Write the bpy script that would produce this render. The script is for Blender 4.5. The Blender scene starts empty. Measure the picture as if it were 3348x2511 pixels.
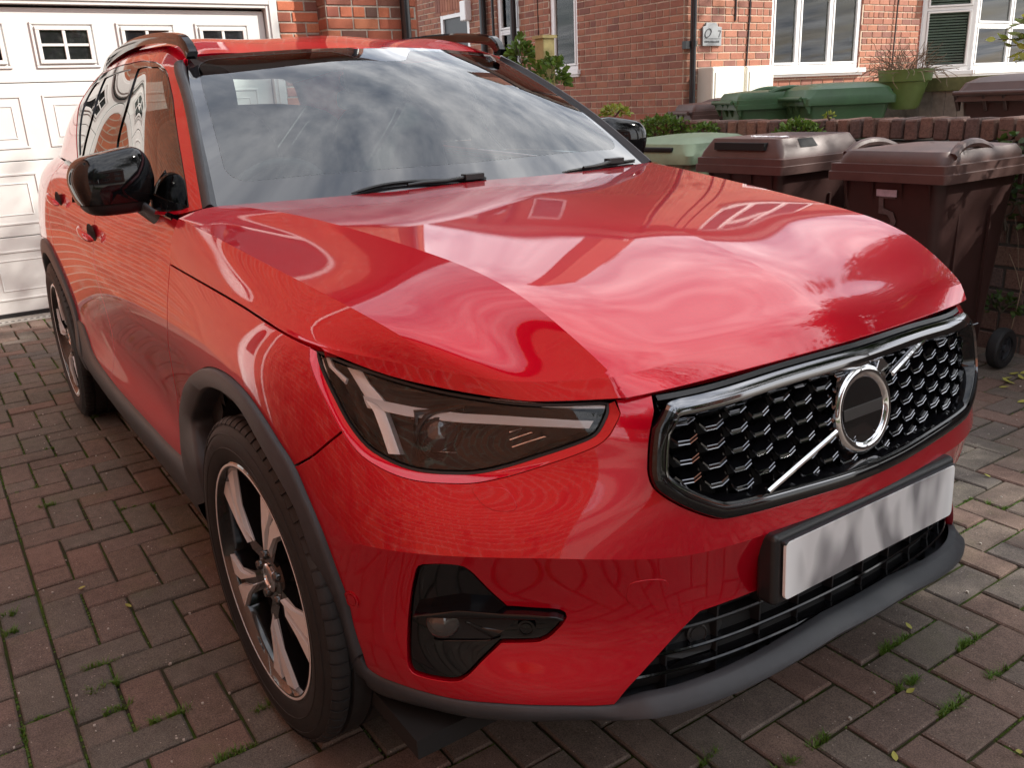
import bpy, bmesh, math, random
import numpy as np
from mathutils import Vector, Matrix, noise
from mathutils.bvhtree import BVHTree
from mathutils.geometry import delaunay_2d_cdt
random.seed(7); RNG = np.random.default_rng(7)
SC = bpy.context.scene; COL = SC.collection

# ------------------------------------------------------------------ camera
# car frame: +X forwards, +Y to the car's left, Z up, origin on the ground under the front axle
CW, CH = 3348.0, 2511.0
CAM = np.array([1.70081, -1.36356, 1.33050]); YAW, PITCH, ROLL, FOC = 2.554802, -0.315909, -0.046213, 2826.59
def cam_axes():
    cy, sy, cp, sp, cr, sr = math.cos(YAW), math.sin(YAW), math.cos(PITCH), math.sin(PITCH), math.cos(ROLL), math.sin(ROLL)
    f = np.array([cy*cp, sy*cp, sp]); r = np.array([sy, -cy, 0.0]); u = np.cross(r, f)
    return cr*r+sr*u, -sr*r+cr*u, f
RGT, UPV, FWD = cam_axes()
cd = bpy.data.cameras.new('camera'); cam = bpy.data.objects.new('camera', cd); COL.objects.link(cam)
M = Matrix.Identity(4)
for i in range(3):
    M[i][0], M[i][1], M[i][2], M[i][3] = RGT[i], UPV[i], -FWD[i], CAM[i]
cam.matrix_world = M
cd.sensor_fit = 'HORIZONTAL'; cd.sensor_width = 36.0; cd.lens = 36.0*FOC/CW
cd.clip_start = 0.02; cd.clip_end = 2000; SC.camera = cam

# ------------------------------------------------------------------ light
SUN_EL, SUN_AZ = math.radians(35), math.radians(52)     # azimuth measured from +X towards +Y
world = bpy.data.worlds.new('World'); SC.world = world; world.use_nodes = True
wn, wl = world.node_tree.nodes, world.node_tree.links; wn.clear()
def wnode(t, **k):
    n = wn.new(t)
    for a, b in k.items(): setattr(n, a, b)
    return n
sky = wnode('ShaderNodeTexSky', sky_type='NISHITA', sun_disc=False)
sky.sun_elevation = SUN_EL; sky.sun_rotation = math.pi/2-SUN_AZ; sky.air_density = 1.1; sky.dust_density = 1.5
tc = wnode('ShaderNodeTexCoord'); sep = wnode('ShaderNodeSeparateXYZ'); wl.new(tc.outputs['Generated'], sep.inputs[0])
mx = wnode('ShaderNodeMath', operation='MAXIMUM'); wl.new(sep.outputs['Z'], mx.inputs[0]); mx.inputs[1].default_value = 0.0
ad = wnode('ShaderNodeMath', operation='ADD'); wl.new(mx.outputs[0], ad.inputs[0]); ad.inputs[1].default_value = 0.16
dx = wnode('ShaderNodeMath', operation='DIVIDE'); wl.new(sep.outputs['X'], dx.inputs[0]); wl.new(ad.outputs[0], dx.inputs[1])
dy = wnode('ShaderNodeMath', operation='DIVIDE'); wl.new(sep.outputs['Y'], dy.inputs[0]); wl.new(ad.outputs[0], dy.inputs[1])
cmb = wnode('ShaderNodeCombineXYZ'); wl.new(dx.outputs[0], cmb.inputs[0]); wl.new(dy.outputs[0], cmb.inputs[1])
mp = wnode('ShaderNodeMapping'); mp.inputs['Rotation'].default_value = (0, 0, 0.9); mp.inputs['Scale'].default_value = (1.0, 2.3, 1); mp.inputs['Location'].default_value = (3.1, 1.7, 0.4)
wl.new(cmb.outputs[0], mp.inputs[0])
n1 = wnode('ShaderNodeTexNoise'); n1.inputs['Scale'].default_value = 1.15; n1.inputs['Detail'].default_value = 12; n1.inputs['Roughness'].default_value = .62; n1.inputs['Distortion'].default_value = .5
wl.new(mp.outputs[0], n1.inputs['Vector'])
cr1 = wnode('ShaderNodeValToRGB'); cr1.color_ramp.elements[0].position = .34; cr1.color_ramp.elements[1].position = .58
cr1.color_ramp.elements[0].color = (.38, .38, .38, 1)
wl.new(n1.outputs[0], cr1.inputs[0])
n2 = wnode('ShaderNodeTexNoise'); n2.inputs['Scale'].default_value = 4.2; n2.inputs['Detail'].default_value = 11; n2.inputs['Roughness'].default_value = .6
wl.new(mp.outputs[0], n2.inputs['Vector'])
cr2 = wnode('ShaderNodeValToRGB'); cr2.color_ramp.elements[0].position = .3; cr2.color_ramp.elements[1].position = .68
cr2.color_ramp.elements[0].color = (6.4, 7.0, 8.1, 1); cr2.color_ramp.elements[1].color = (17, 17, 17.2, 1)
wl.new(n2.outputs[0], cr2.inputs[0])
mixc = wnode('ShaderNodeMix', data_type='RGBA'); wl.new(cr1.outputs[0], mixc.inputs[0]); wl.new(sky.outputs[0], mixc.inputs[6]); wl.new(cr2.outputs[0], mixc.inputs[7])
bg = wnode('ShaderNodeBackground'); bg.inputs[1].default_value = 0.078
wo = wnode('ShaderNodeOutputWorld'); wl.new(mixc.outputs[2], bg.inputs[0]); wl.new(bg.outputs[0], wo.inputs[0])
sd = bpy.data.lights.new('sun', 'SUN'); sd.energy = 4.0; sd.angle = math.radians(0.6); sd.color = (1, .95, .87)
sun = bpy.data.objects.new('sun', sd); COL.objects.link(sun)
sdir = Vector((math.cos(SUN_EL)*math.cos(SUN_AZ), math.cos(SUN_EL)*math.sin(SUN_AZ), math.sin(SUN_EL)))
sun.rotation_euler = sdir.to_track_quat('Z', 'Y').to_euler()
SC.view_settings.view_transform = 'Standard'; SC.view_settings.look = 'None'; SC.view_settings.gamma = 1; SC.view_settings.exposure = 1.1
SC.view_settings.use_curve_mapping = False

# ------------------------------------------------------------------ measuring helpers
def ray(px):
    d = RGT*(px[0]-CW/2)+UPV*(CH/2-px[1])+FWD*FOC
    return d/np.linalg.norm(d)
def at(px, ax, val):
    d = ray(px); return CAM+d*((val-CAM[ax])/d[ax])
def proj(P):
    q = np.atleast_2d(P)-CAM
    x, y, z = q@RGT, q@UPV, q@FWD
    return np.stack([CW/2+FOC*x/z, CH/2-FOC*y/z], 1)

# ------------------------------------------------------------------ objects
def tag(o, label=None, cat=None, group=None, kind=None):
    if label: o['label'] = label
    if cat: o['category'] = cat
    if group: o['group'] = group
    if kind: o['kind'] = kind
    return o
def empty(name, loc=(0, 0, 0), rz=0):
    o = bpy.data.objects.new(name, None); COL.objects.link(o); o.location = loc; o.rotation_euler = (0, 0, rz); o.empty_display_size = .1
    return o
def link(name, me, mat=None, parent=None, loc=None, rz=None):
    o = bpy.data.objects.new(name, me); COL.objects.link(o)
    if mat is not None and not me.materials:
        for m in (mat if isinstance(mat, (list, tuple)) else [mat]): me.materials.append(m)
    if parent is not None: o.parent = parent
    if loc is not None: o.location = loc
    if rz is not None: o.rotation_euler = (0, 0, rz)
    return o
class MB:
    """collects geometry for one mesh"""
    def __init__(s): s.v = []; s.f = []; s.m = []
    def add(s, vs, fs, mi=0):
        b = len(s.v); s.v += [tuple(map(float, p)) for p in vs]; s.f += [tuple(b+i for i in f) for f in fs]; s.m += [mi]*len(fs)
    def box(s, a, b, mi=0, R=None, T=None):
        x0, y0, z0 = a; x1, y1, z1 = b
        vs = [(x0,y0,z0),(x1,y0,z0),(x1,y1,z0),(x0,y1,z0),(x0,y0,z1),(x1,y0,z1),(x1,y1,z1),(x0,y1,z1)]
        if R is not None: vs = [tuple(R@Vector(v)) for v in vs]
        if T is not None: vs = [tuple(Vector(v)+Vector(T)) for v in vs]
        s.add(vs, [(0,3,2,1),(4,5,6,7),(0,1,5,4),(1,2,6,5),(2,3,7,6),(3,0,4,7)], mi)
    def grid(s, P, mi=0, cu=False, cv=False, flip=False):
        nu, nv = len(P), len(P[0]); vs = [p for r in P for p in r]; fs = []
        for i in range(nu if cu else nu-1):
            for j in range(nv if cv else nv-1):
                a, b, c, d = i*nv+j, i*nv+(j+1) % nv, ((i+1) % nu)*nv+(j+1) % nv, ((i+1) % nu)*nv+j
                fs.append((a, d, c, b) if flip else (a, b, c, d))
        s.add(vs, fs, mi)
    def tube(s, path, r, n=8, mi=0, caps=True, closed=False, up=None):
        path = [Vector(p) for p in path]; N = len(path); rings = []
        rr = r if isinstance(r, (list, tuple)) else [r]*N
        prev = None
        for i, p in enumerate(path):
            t = (path[(i+1) % N]-path[i-1]) if closed else (path[min(i+1, N-1)]-path[max(i-1, 0)])
            if t.length < 1e-9: t = Vector((0, 0, 1))
            t.normalize()
            if prev is None:
                a = Vector((0, 0, 1)) if abs(t.z) < .9 else Vector((1, 0, 0))
                prev = t.cross(a).normalized()
            prev = (prev-t*prev.dot(t))
            prev = prev.normalized() if prev.length > 1e-6 else t.orthogonal().normalized()
            b = t.cross(prev)
            rings.append([p+(prev*math.cos(k*2*math.pi/n)+b*math.sin(k*2*math.pi/n))*rr[i] for k in range(n)])
        s.grid(rings, mi, cu=closed, cv=True)
        if caps and not closed:
            s.add(rings[0], [tuple(range(n))], mi); s.add(rings[-1], [tuple(reversed(range(n)))], mi)
    def prism(s, poly, h0, h1, M4, mi=0):
        n = len(poly); lo = [M4@Vector((x, y, h0)) for x, y in poly]; hi = [M4@Vector((x, y, h1)) for x, y in poly]
        s.add(lo+hi, [tuple(reversed(range(n))), tuple(range(n, 2*n))]+[(i, (i+1) % n, n+(i+1) % n, n+i) for i in range(n)], mi)
    def lathe(s, prof, n, M4, mi=0, closed=False):
        s.grid([[M4@Vector((r*math.cos(a), r*math.sin(a), h)) for a in [k*2*math.pi/n for k in range(n)]] for r, h in prof], mi, cu=closed, cv=True)
    def mesh(s, name, smooth=None):
        me = bpy.data.meshes.new(name); me.from_pydata(s.v, [], s.f)
        if any(s.m): me.polygons.foreach_set('material_index', s.m)
        bm = bmesh.new(); bm.from_mesh(me); bmesh.ops.recalc_face_normals(bm, faces=bm.faces); bm.to_mesh(me); bm.free()
        if smooth:
            me.polygons.foreach_set('use_smooth', [True]*len(me.polygons))
            me.set_sharp_from_angle(angle=math.radians(smooth))
        me.update(); return me
    def build(s, name, mat, parent=None, smooth=None, bevel=None, loc=None, segs=2):
        o = link(name, s.mesh(name, smooth), mat, parent, loc)
        if bevel:
            md = o.modifiers.new('bevel', 'BEVEL'); md.width = bevel; md.segments = segs; md.limit_method = 'ANGLE'; md.angle_limit = math.radians(35)
            if smooth is None:
                o.data.polygons.foreach_set('use_smooth', [True]*len(o.data.polygons))
            md.harden_normals = True
        return o
def T4(x, y, z): return Matrix.Translation((x, y, z))

# ------------------------------------------------------------------ materials
def newmat(name):
    m = bpy.data.materials.new(name); m.use_nodes = True; nt = m.node_tree; return m, nt, nt.nodes['Principled BSDF']
def setp(p, **k):
    for a, b in k.items():
        a = a.replace('_', ' ')
        if a in p.inputs: p.inputs[a].default_value = b
def node(nt, t, **k):
    n = nt.nodes.new(t)
    for a, b in k.items(): setattr(n, a, b)
    return n
def ramp(nt, fac, stops):
    n = node(nt, 'ShaderNodeValToRGB'); e = n.color_ramp.elements
    while len(e) > 1: e.remove(e[-1])
    e[0].position, e[0].color = stops[0][0], (*stops[0][1], 1)
    for p_, c_ in stops[1:]:
        q = e.new(p_); q.color = (*c_, 1)
    nt.links.new(fac, n.inputs[0]); return n.outputs[0]
def noisetex(nt, scale, detail=5, rough=.6, vec=None, dist=0, coord='Object'):
    n = node(nt, 'ShaderNodeTexNoise'); n.inputs['Scale'].default_value = scale; n.inputs['Detail'].default_value = detail
    n.inputs['Roughness'].default_value = rough; n.inputs['Distortion'].default_value = dist
    if vec is None: vec = node(nt, 'ShaderNodeTexCoord').outputs[coord]
    nt.links.new(vec, n.inputs['Vector']); return n.outputs[0]
def mix(nt, fac, a, b, mode='MIX'):
    n = node(nt, 'ShaderNodeMix', data_type='RGBA', blend_type=mode)
    for i, v in ((0, fac), (6, a), (7, b)):
        if isinstance(v, (int, float)): n.inputs[i].default_value = v
        elif isinstance(v, tuple): n.inputs[i].default_value = (*v, 1) if len(v) == 3 else v
        else: nt.links.new(v, n.inputs[i])
    return n.outputs[2]
def bump(nt, p, h, strength=.3, dist=.01):
    b = node(nt, 'ShaderNodeBump'); b.inputs['Strength'].default_value = strength; b.inputs['Distance'].default_value = dist
    nt.links.new(h, b.inputs['Height']); nt.links.new(b.outputs[0], p.inputs['Normal']); return b
def world_vec(nt): return node(nt, 'ShaderNodeNewGeometry').outputs['Position']
def simple(name, col, rough=.5, metal=0, coat=0, var=0, vscale=8, bmp=0, bscale=200, spec=.5):
    m, nt, p = newmat(name); setp(p, Base_Color=(*col, 1), Roughness=rough, Metallic=metal, Coat_Weight=coat, Coat_Roughness=.03, Specular_IOR_Level=spec)
    if var:
        f = noisetex(nt, vscale, 6, .65)
        c = ramp(nt, f, [(.3, tuple(x*(1-var) for x in col)), (.7, tuple(min(1, x*(1+var)) for x in col))])
        nt.links.new(c, p.inputs['Base Color'])
    if bmp: bump(nt, p, noisetex(nt, bscale, 3), bmp, .002)
    return m
MAT = {}
# car paint: tinted flake base under clear coat
m, nt, p = newmat('red_paint'); MAT['paint'] = m
setp(p, Base_Color=(.52, .0, .014, 1), Metallic=.50, Roughness=.34, Coat_Weight=1.0, Coat_Roughness=.010, Coat_IOR=1.62, Specular_IOR_Level=.0)
fl = node(nt, 'ShaderNodeTexVoronoi'); fl.inputs['Scale'].default_value = 900; nt.links.new(node(nt, 'ShaderNodeTexCoord').outputs['Object'], fl.inputs['Vector'])
cf = mix(nt, .06, (.52, .0, .014), fl.outputs['Color'], 'OVERLAY')
nt.links.new(cf, p.inputs['Base Color'])
lp = noisetex(nt, 420, 2, .5); bmp_ = node(nt, 'ShaderNodeBump'); bmp_.inputs['Strength'].default_value = .012; bmp_.inputs['Distance'].default_value = .001
nt.links.new(lp, bmp_.inputs['Height']); nt.links.new(bmp_.outputs[0], p.inputs['Coat Normal'])
MAT['gloss_black'] = simple('gloss_black', (.004, .004, .005), .05)
MAT['clad'] = simple('dark_grey_plastic', (.030, .033, .038), .46, var=.12, vscale=30, bmp=.25, bscale=900)
MAT['black_plastic'] = simple('black_plastic', (.012, .012, .013), .38, var=.1, vscale=25, bmp=.1, bscale=700)
MAT['void'] = simple('liner_and_shade_black', (.006, .006, .006), .8)  # liner black, also used as painted shade in holes and hollows
MAT['chrome'] = simple('chrome', (.72, .72, .74), .06, metal=1)
MAT['dark_chrome'] = simple('dark_chrome', (.22, .22, .23), .08, metal=1)
MAT['rubber_seal'] = simple('rubber_seal', (.010, .010, .011), .5)
m, nt, p = newmat('tyre_rubber'); MAT['tyre'] = m
setp(p, Roughness=.62, Specular_IOR_Level=.4)
nt.links.new(ramp(nt, noisetex(nt, 14, 6, .7), [(.3, (.009, .009, .010)), (.62, (.018, .018, .018)), (.8, (.035, .034, .032))]), p.inputs['Base Color'])
bump(nt, p, noisetex(nt, 260, 4), .25, .001)
m, nt, p = newmat('machined_alloy'); MAT['alloy'] = m
setp(p, Base_Color=(.80, .80, .81, 1), Metallic=.2, Roughness=.36)
bump(nt, p, noisetex(nt, 60, 3), .03, .001)
MAT['alloy_black'] = simple('gloss_black_alloy', (.008, .008, .009), .12, coat=.8)
MAT['disc'] = simple('brake_disc', (.25, .24, .235), .3, metal=1)
def glassmat(name, tint, rough=.0, refl_boost=1.0, alpha=None):
    m = bpy.data.materials.new(name); m.use_nodes = True; nt = m.node_tree; nt.nodes.clear()
    fr = node(nt, 'ShaderNodeFresnel'); fr.inputs[0].default_value = 1.5+refl_boost
    tr = node(nt, 'ShaderNodeBsdfTransparent'); tr.inputs[0].default_value = (*tint, 1)
    gl = node(nt, 'ShaderNodeBsdfGlossy'); gl.inputs['Roughness'].default_value = rough; gl.inputs[0].default_value = (1, 1, 1, 1)
    mx_ = node(nt, 'ShaderNodeMixShader'); out = node(nt, 'ShaderNodeOutputMaterial')
    nt.links.new(fr.outputs[0], mx_.inputs[0]); nt.links.new(tr.outputs[0], mx_.inputs[1]); nt.links.new(gl.outputs[0], mx_.inputs[2]); nt.links.new(mx_.outputs[0], out.inputs[0])
    return m
MAT['screen_glass'] = glassmat('windscreen_glass', (.66, .80, .77), 0, .55)
MAT['side_glass'] = glassmat('tinted_side_glass', (.16, .19, .18), 0, .3)
MAT['dark_glass'] = glassmat('privacy_glass', (.02, .022, .022), 0, .3)
MAT['lamp_glass'] = glassmat('lamp_lens', (.96, .97, .98), 0, -.02)
MAT['win_glass'] = glassmat('window_glass', (.80, .84, .82), 0, .0)
MAT['frit'] = simple('black_glass_band', (.012, .012, .014), .03, coat=1); MAT['frit'].node_tree.nodes['Principled BSDF'].inputs['Coat IOR'].default_value = 1.75
MAT['drl'] = simple('clear_light_guide', (.93, .94, .95), .25, coat=1)
MAT['interior'] = simple('charcoal_interior', (.065, .070, .072), .6, var=.15, vscale=12)
MAT['interior_mid'] = simple('grey_trim', (.28, .30, .30), .6)
MAT['headliner'] = simple('pale_headliner', (.45, .45, .43), .8)
MAT['garage_white'] = simple('darkened_white_door', (.62, .61, .59), .4, var=.05, vscale=2); MAT['white_pvc'] = simple('white_pvc', (.78, .77, .76), .3, var=.03, vscale=3)  # door white is darkened to keep it from overexposing
m, nt, p = newmat('number_plate_white'); MAT['plate'] = m
setp(p, Roughness=.22, Coat_Weight=.5)
tcp = node(nt, 'ShaderNodeTexCoord'); mpp = node(nt, 'ShaderNodeMapping'); mpp.inputs['Scale'].default_value = (1, 17, 7); nt.links.new(tcp.outputs['Object'], mpp.inputs[0])
sm = noisetex(nt, 1.0, 1, .4, vec=mpp.outputs[0])
sx = node(nt, 'ShaderNodeSeparateXYZ'); nt.links.new(tcp.outputs['Object'], sx.inputs[0])
ab = node(nt, 'ShaderNodeMath', operation='ABSOLUTE'); nt.links.new(sx.outputs['Y'], ab.inputs[0])
edge = node(nt, 'ShaderNodeMapRange'); edge.inputs[1].default_value = .25; edge.inputs[2].default_value = .20; nt.links.new(ab.outputs[0], edge.inputs[0])
dk = ramp(nt, sm, [(.38, (.22, .22, .23)), (.58, (.62, .62, .62))])
nt.links.new(mix(nt, edge.outputs[0], (.80, .82, .82), dk), p.inputs['Base Color'])
# masonry
def brickmat(name, cols, rough=.85, grain=160, dirt=.25):
    m, nt, p = newmat(name); setp(p, Roughness=rough, Specular_IOR_Level=.25)
    oi = node(nt, 'ShaderNodeObjectInfo'); geo = node(nt, 'ShaderNodeNewGeometry'); 
    isl = node(nt, 'ShaderNodeMath', operation='ADD'); nt.links.new(oi.outputs['Random'], isl.inputs[0]); nt.links.new(geo.outputs['Random Per Island'], isl.inputs[1])
    fr_ = node(nt, 'ShaderNodeMath', operation='FRACT'); nt.links.new(isl.outputs[0], fr_.inputs[0])
    st = [(i/(len(cols)), c) for i, c in enumerate(cols)]
    base = ramp(nt, fr_.outputs[0], st)
    wv = world_vec(nt)
    n_ = noisetex(nt, 7, 6, .7, vec=wv); c2 = mix(nt, .6, base, ramp(nt, n_, [(.25, (.28, .26, .26)), (.5, (.5, .5, .5)), (.8, (.66, .64, .62))]), 'OVERLAY')
    g_ = noisetex(nt, grain, 4, .7, vec=wv); c3 = mix(nt, dirt, c2, ramp(nt, g_, [(.35, (.12, .10, .09)), (.55, (.5, .5, .5)), (.75, (.8, .76, .7))]), 'OVERLAY')
    nt.links.new(c3, p.inputs['Base Color']); bump(nt, p, g_, .5, .004); return m
MAT['brick_red'] = brickmat('red_brick', [(.33, .135, .09), (.28, .115, .08), (.38, .165, .11), (.31, .135, .095), (.22, .10, .08), (.35, .15, .095)])
MAT['brick_mix'] = brickmat('multi_brick', [(.46, .15, .08), (.42, .12, .065), (.10, .06, .055), (.50, .19, .10), (.30, .10, .07), (.13, .075, .06), (.44, .14, .08)])
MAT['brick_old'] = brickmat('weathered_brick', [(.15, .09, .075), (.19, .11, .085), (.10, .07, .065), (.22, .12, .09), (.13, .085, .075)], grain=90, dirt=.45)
def mortarmat(name, col):
    m, nt, p = newmat(name); setp(p, Roughness=.95, Specular_IOR_Level=.15); wv = world_vec(nt)
    nt.links.new(ramp(nt, noisetex(nt, 30, 6, .7, vec=wv), [(.3, tuple(c*.65 for c in col)), (.7, tuple(c*1.15 for c in col))]), p.inputs['Base Color'])
    bump(nt, p, noisetex(nt, 120, 4, vec=wv), .5, .005); return m
MAT['mortar'] = mortarmat('sandy_mortar', (.52, .40, .31))
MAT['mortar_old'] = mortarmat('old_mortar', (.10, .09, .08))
MAT['mortar_pale'] = mortarmat('pale_mortar', (.42, .37, .31))
def brickwall_far(name, c1, c2, mort, w=.225, h=.075):
    m, nt, p = newmat(name); setp(p, Roughness=.85, Specular_IOR_Level=.2)
    tc_ = node(nt, 'ShaderNodeTexCoord'); b = node(nt, 'ShaderNodeTexBrick'); b.inputs['Scale'].default_value = 1; b.inputs['Brick Width'].default_value = w
    b.inputs['Row Height'].default_value = h; b.inputs['Mortar Size'].default_value = .006; b.inputs['Color1'].default_value = (*c1, 1); b.inputs['Color2'].default_value = (*c2, 1); b.inputs['Mortar'].default_value = (*mort, 1)
    nt.links.new(tc_.outputs['UV'], b.inputs['Vector'])
    c = mix(nt, .5, b.outputs[0], ramp(nt, noisetex(nt, 3, 6, .7, vec=world_vec(nt)), [(.3, (.36, .35, .35)), (.7, (.62, .6, .6))]), 'OVERLAY')
    nt.links.new(c, p.inputs['Base Color']); return m
MAT['far_red'] = brickwall_far('red_brick_far', (.33, .12, .075), (.25, .09, .065), (.34, .25, .2))
MAT['far_mix'] = brickwall_far('multi_brick_far', (.38, .13, .07), (.25, .095, .06), (.34, .28, .22))
# paving
m, nt, p = newmat('block_paver'); MAT['paver'] = m
setp(p, Roughness=.9, Specular_IOR_Level=.25)
oi = node(nt, 'ShaderNodeObjectInfo'); geo = node(nt, 'ShaderNodeNewGeometry'); ia = node(nt, 'ShaderNodeMath', operation='ADD')
nt.links.new(oi.outputs['Random'], ia.inputs[0]); nt.links.new(geo.outputs['Random Per Island'], ia.inputs[1]); fr_ = node(nt, 'ShaderNodeMath', operation='FRACT'); nt.links.new(ia.outputs[0], fr_.inputs[0])
base = ramp(nt, fr_.outputs[0], [(0, (.140, .120, .102)), (.2, (.130, .115, .101)), (.4, (.160, .113, .094)), (.55, (.138, .121, .106)), (.7, (.175, .115, .096)), (.85, (.118, .110, .101)), (1, (.152, .118, .099))])
wv = world_vec(nt)
big = ramp(nt, noisetex(nt, 2.2, 6, .65, vec=wv), [(.3, (.36, .36, .35)), (.7, (.63, .61, .59))]); c_ = mix(nt, .7, base, big, 'OVERLAY')
mid = ramp(nt, noisetex(nt, 26, 5, .7, vec=wv), [(.3, (.34, .34, .32)), (.7, (.66, .64, .63))]); c_ = mix(nt, .55, c_, mid, 'OVERLAY')
grn = ramp(nt, noisetex(nt, 330, 3, .7, vec=wv), [(.34, (.08, .08, .08)), (.5, (.5, .5, .5)), (.66, (.95, .93, .9))]); c_ = mix(nt, .5, c_, grn, 'OVERLAY')
vo = node(nt, 'ShaderNodeTexVoronoi'); vo.inputs['Scale'].default_value = 95; nt.links.new(wv, vo.inputs['Vector'])
spk = ramp(nt, vo.outputs['Distance'], [(.0, (1, 1, 1)), (.10, (1, 1, 1)), (.17, (0, 0, 0))])
wn_ = node(nt, 'ShaderNodeMath', operation='MULTIPLY'); nt.links.new(spk, wn_.inputs[0]); sc_ = node(nt, 'ShaderNodeSeparateColor'); nt.links.new(vo.outputs['Color'], sc_.inputs[0])
gt = node(nt, 'ShaderNodeMath', operation='GREATER_THAN'); gt.inputs[1].default_value = .82; nt.links.new(sc_.outputs[0], gt.inputs[0]); nt.links.new(gt.outputs[0], wn_.inputs[1])
c_ = mix(nt, wn_.outputs[0], c_, (.42, .36, .31))
alg = ramp(nt, noisetex(nt, 3.1, 6, .7, vec=wv, dist=.4), [(.55, (0, 0, 0)), (.75, (.35, .35, .35))]); c_ = mix(nt, alg, c_, (.12, .125, .05))
nt.links.new(c_, p.inputs['Base Color']); bump(nt, p, noisetex(nt, 240, 5, .75, vec=wv), .55, .003)
m, nt, p = newmat('mossy_joint_sand'); MAT['joint'] = m
setp(p, Roughness=1, Specular_IOR_Level=.1); wv = world_vec(nt)
nt.links.new(ramp(nt, noisetex(nt, 5, 7, .75, vec=wv), [(.32, (.035, .03, .024)), (.47, (.055, .05, .03)), (.56, (.05, .075, .015)), (.75, (.075, .12, .02))]), p.inputs['Base Color'])
bump(nt, p, noisetex(nt, 300, 4, vec=wv), .8, .006)
def leafmat(name, cols, rough=.5, trans=.25):
    m, nt, p = newmat(name); setp(p, Roughness=rough, Specular_IOR_Level=.4)
    geo = node(nt, 'ShaderNodeNewGeometry')
    c = ramp(nt, geo.outputs['Random Per Island'], [(i/max(1, len(cols)-1), c) for i, c in enumerate(cols)])
    nt.links.new(c, p.inputs['Base Color'])
    tl = node(nt, 'ShaderNodeBsdfTranslucent'); nt.links.new(c, tl.inputs[0]); ms = node(nt, 'ShaderNodeMixShader'); ms.inputs[0].default_value = trans
    out = [n for n in nt.nodes if n.type == 'OUTPUT_MATERIAL'][0]
    nt.links.new(p.outputs[0], ms.inputs[1]); nt.links.new(tl.outputs[0], ms.inputs[2]); nt.links.new(ms.outputs[0], out.inputs[0]); return m
MAT['grass'] = leafmat('joint_grass', [(.06, .13, .015), (.10, .20, .025), (.14, .22, .035), (.09, .15, .02)])
MAT['leaf'] = leafmat('green_leaves', [(.05, .10, .015), (.09, .16, .02), (.13, .22, .03), (.07, .13, .02)])
MAT['leaf_lime'] = leafmat('lime_leaves', [(.22, .28, .03), (.30, .33, .05), (.16, .24, .03)])
MAT['leaf_var'] = leafmat('variegated_leaves', [(.06, .11, .02), (.35, .36, .06), (.08, .13, .02), (.45, .42, .10)])
MAT['leaf_dark'] = leafmat('tree_leaves', [(.03, .06, .012), (.05, .09, .018), (.07, .11, .02)])
MAT['leaf_dead'] = leafmat('dry_stems', [(.20, .13, .09), (.28, .20, .13), (.14, .10, .07)], .8, .1)
MAT['leaf_yellow'] = leafmat('fallen_leaf', [(.45, .40, .06), (.38, .36, .08), (.25, .28, .04)], .6, .1)
MAT['bark'] = simple('bark', (.10, .08, .06), .9, var=.4, vscale=9, bmp=.6, bscale=40)
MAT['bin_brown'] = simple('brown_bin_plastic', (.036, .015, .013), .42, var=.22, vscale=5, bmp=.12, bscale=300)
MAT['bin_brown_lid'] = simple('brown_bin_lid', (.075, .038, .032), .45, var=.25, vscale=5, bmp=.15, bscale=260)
MAT['bin_green'] = simple('green_bin_plastic', (.045, .105, .045), .42, var=.2, vscale=5, bmp=.12, bscale=300)
MAT['bin_sage'] = simple('faded_green_lid', (.19, .26, .16), .5, var=.2, vscale=4, bmp=.12, bscale=300)
MAT['pot_green'] = simple('lime_green_pot', (.13, .19, .05), .5, var=.2, vscale=6)
MAT['pipe'] = simple('black_downpipe', (.012, .012, .014), .3)
MAT['wood_grey'] = simple('weathered_boards', (.20, .165, .135), .85, var=.4, vscale=9, bmp=.4, bscale=60)
MAT['wood_new'] = simple('tanalised_post', (.40, .33, .14), .8, var=.2, vscale=12)
MAT['wood_moss'] = simple('mossy_rail', (.13, .13, .05), .9, var=.35, vscale=10)
MAT['blind'] = simple('blind_slats', (.80, .84, .78), .6)
MAT['dark_room'] = simple('dark_room', (.035, .04, .04), .8)
MAT['concrete'] = mortarmat('concrete', (.36, .33, .29))
MAT['slate'] = simple('grey_slate_plaque', (.25, .26, .27), .5, var=.1, vscale=20)
MAT['ink'] = simple('painted_digit', (.085, .062, .060), .6, var=.35, vscale=40)
MAT['ink_dark'] = simple('engraved_letters', (.05, .05, .055), .6)
MAT['rooftile'] = simple('roof_tiles', (.11, .065, .05), .8, var=.3, vscale=6, bmp=.5, bscale=30)
MAT['cream'] = simple('cream_meter_box', (.74, .71, .62), .45, var=.04, vscale=6)

# ------------------------------------------------------------------ smooth body surfaces
def spl_basis(k, q):
    """values at q of the cardinal natural cubic splines over knots k -> (len(q), len(k))"""
    k = np.asarray(k, float); q = np.asarray(q, float); n = len(k); h = np.diff(k)
    if n == 2:
        t = (q-k[0])/h[0]; return np.stack([1-t, t], 1)
    A = np.zeros((n, n)); D = np.zeros((n, n)); A[0, 0] = A[-1, -1] = 1
    for i in range(1, n-1):
        A[i, i-1], A[i, i], A[i, i+1] = h[i-1], 2*(h[i-1]+h[i]), h[i]
        D[i, i-1], D[i, i], D[i, i+1] = 6/h[i-1], -6/h[i-1]-6/h[i], 6/h[i]
    Mm = np.linalg.solve(A, D)
    i = np.clip(np.searchsorted(k, q, side='right')-1, 0, n-2); hi = h[i]; a = (k[i+1]-q)/hi; b = (q-k[i])/hi
    E_ = np.eye(n)
    return a[:, None]*E_[i]+b[:, None]*E_[i+1]+((a**3-a)*hi**2/6)[:, None]*Mm[i]+((b**3-b)*hi**2/6)[:, None]*Mm[i+1]
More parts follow.
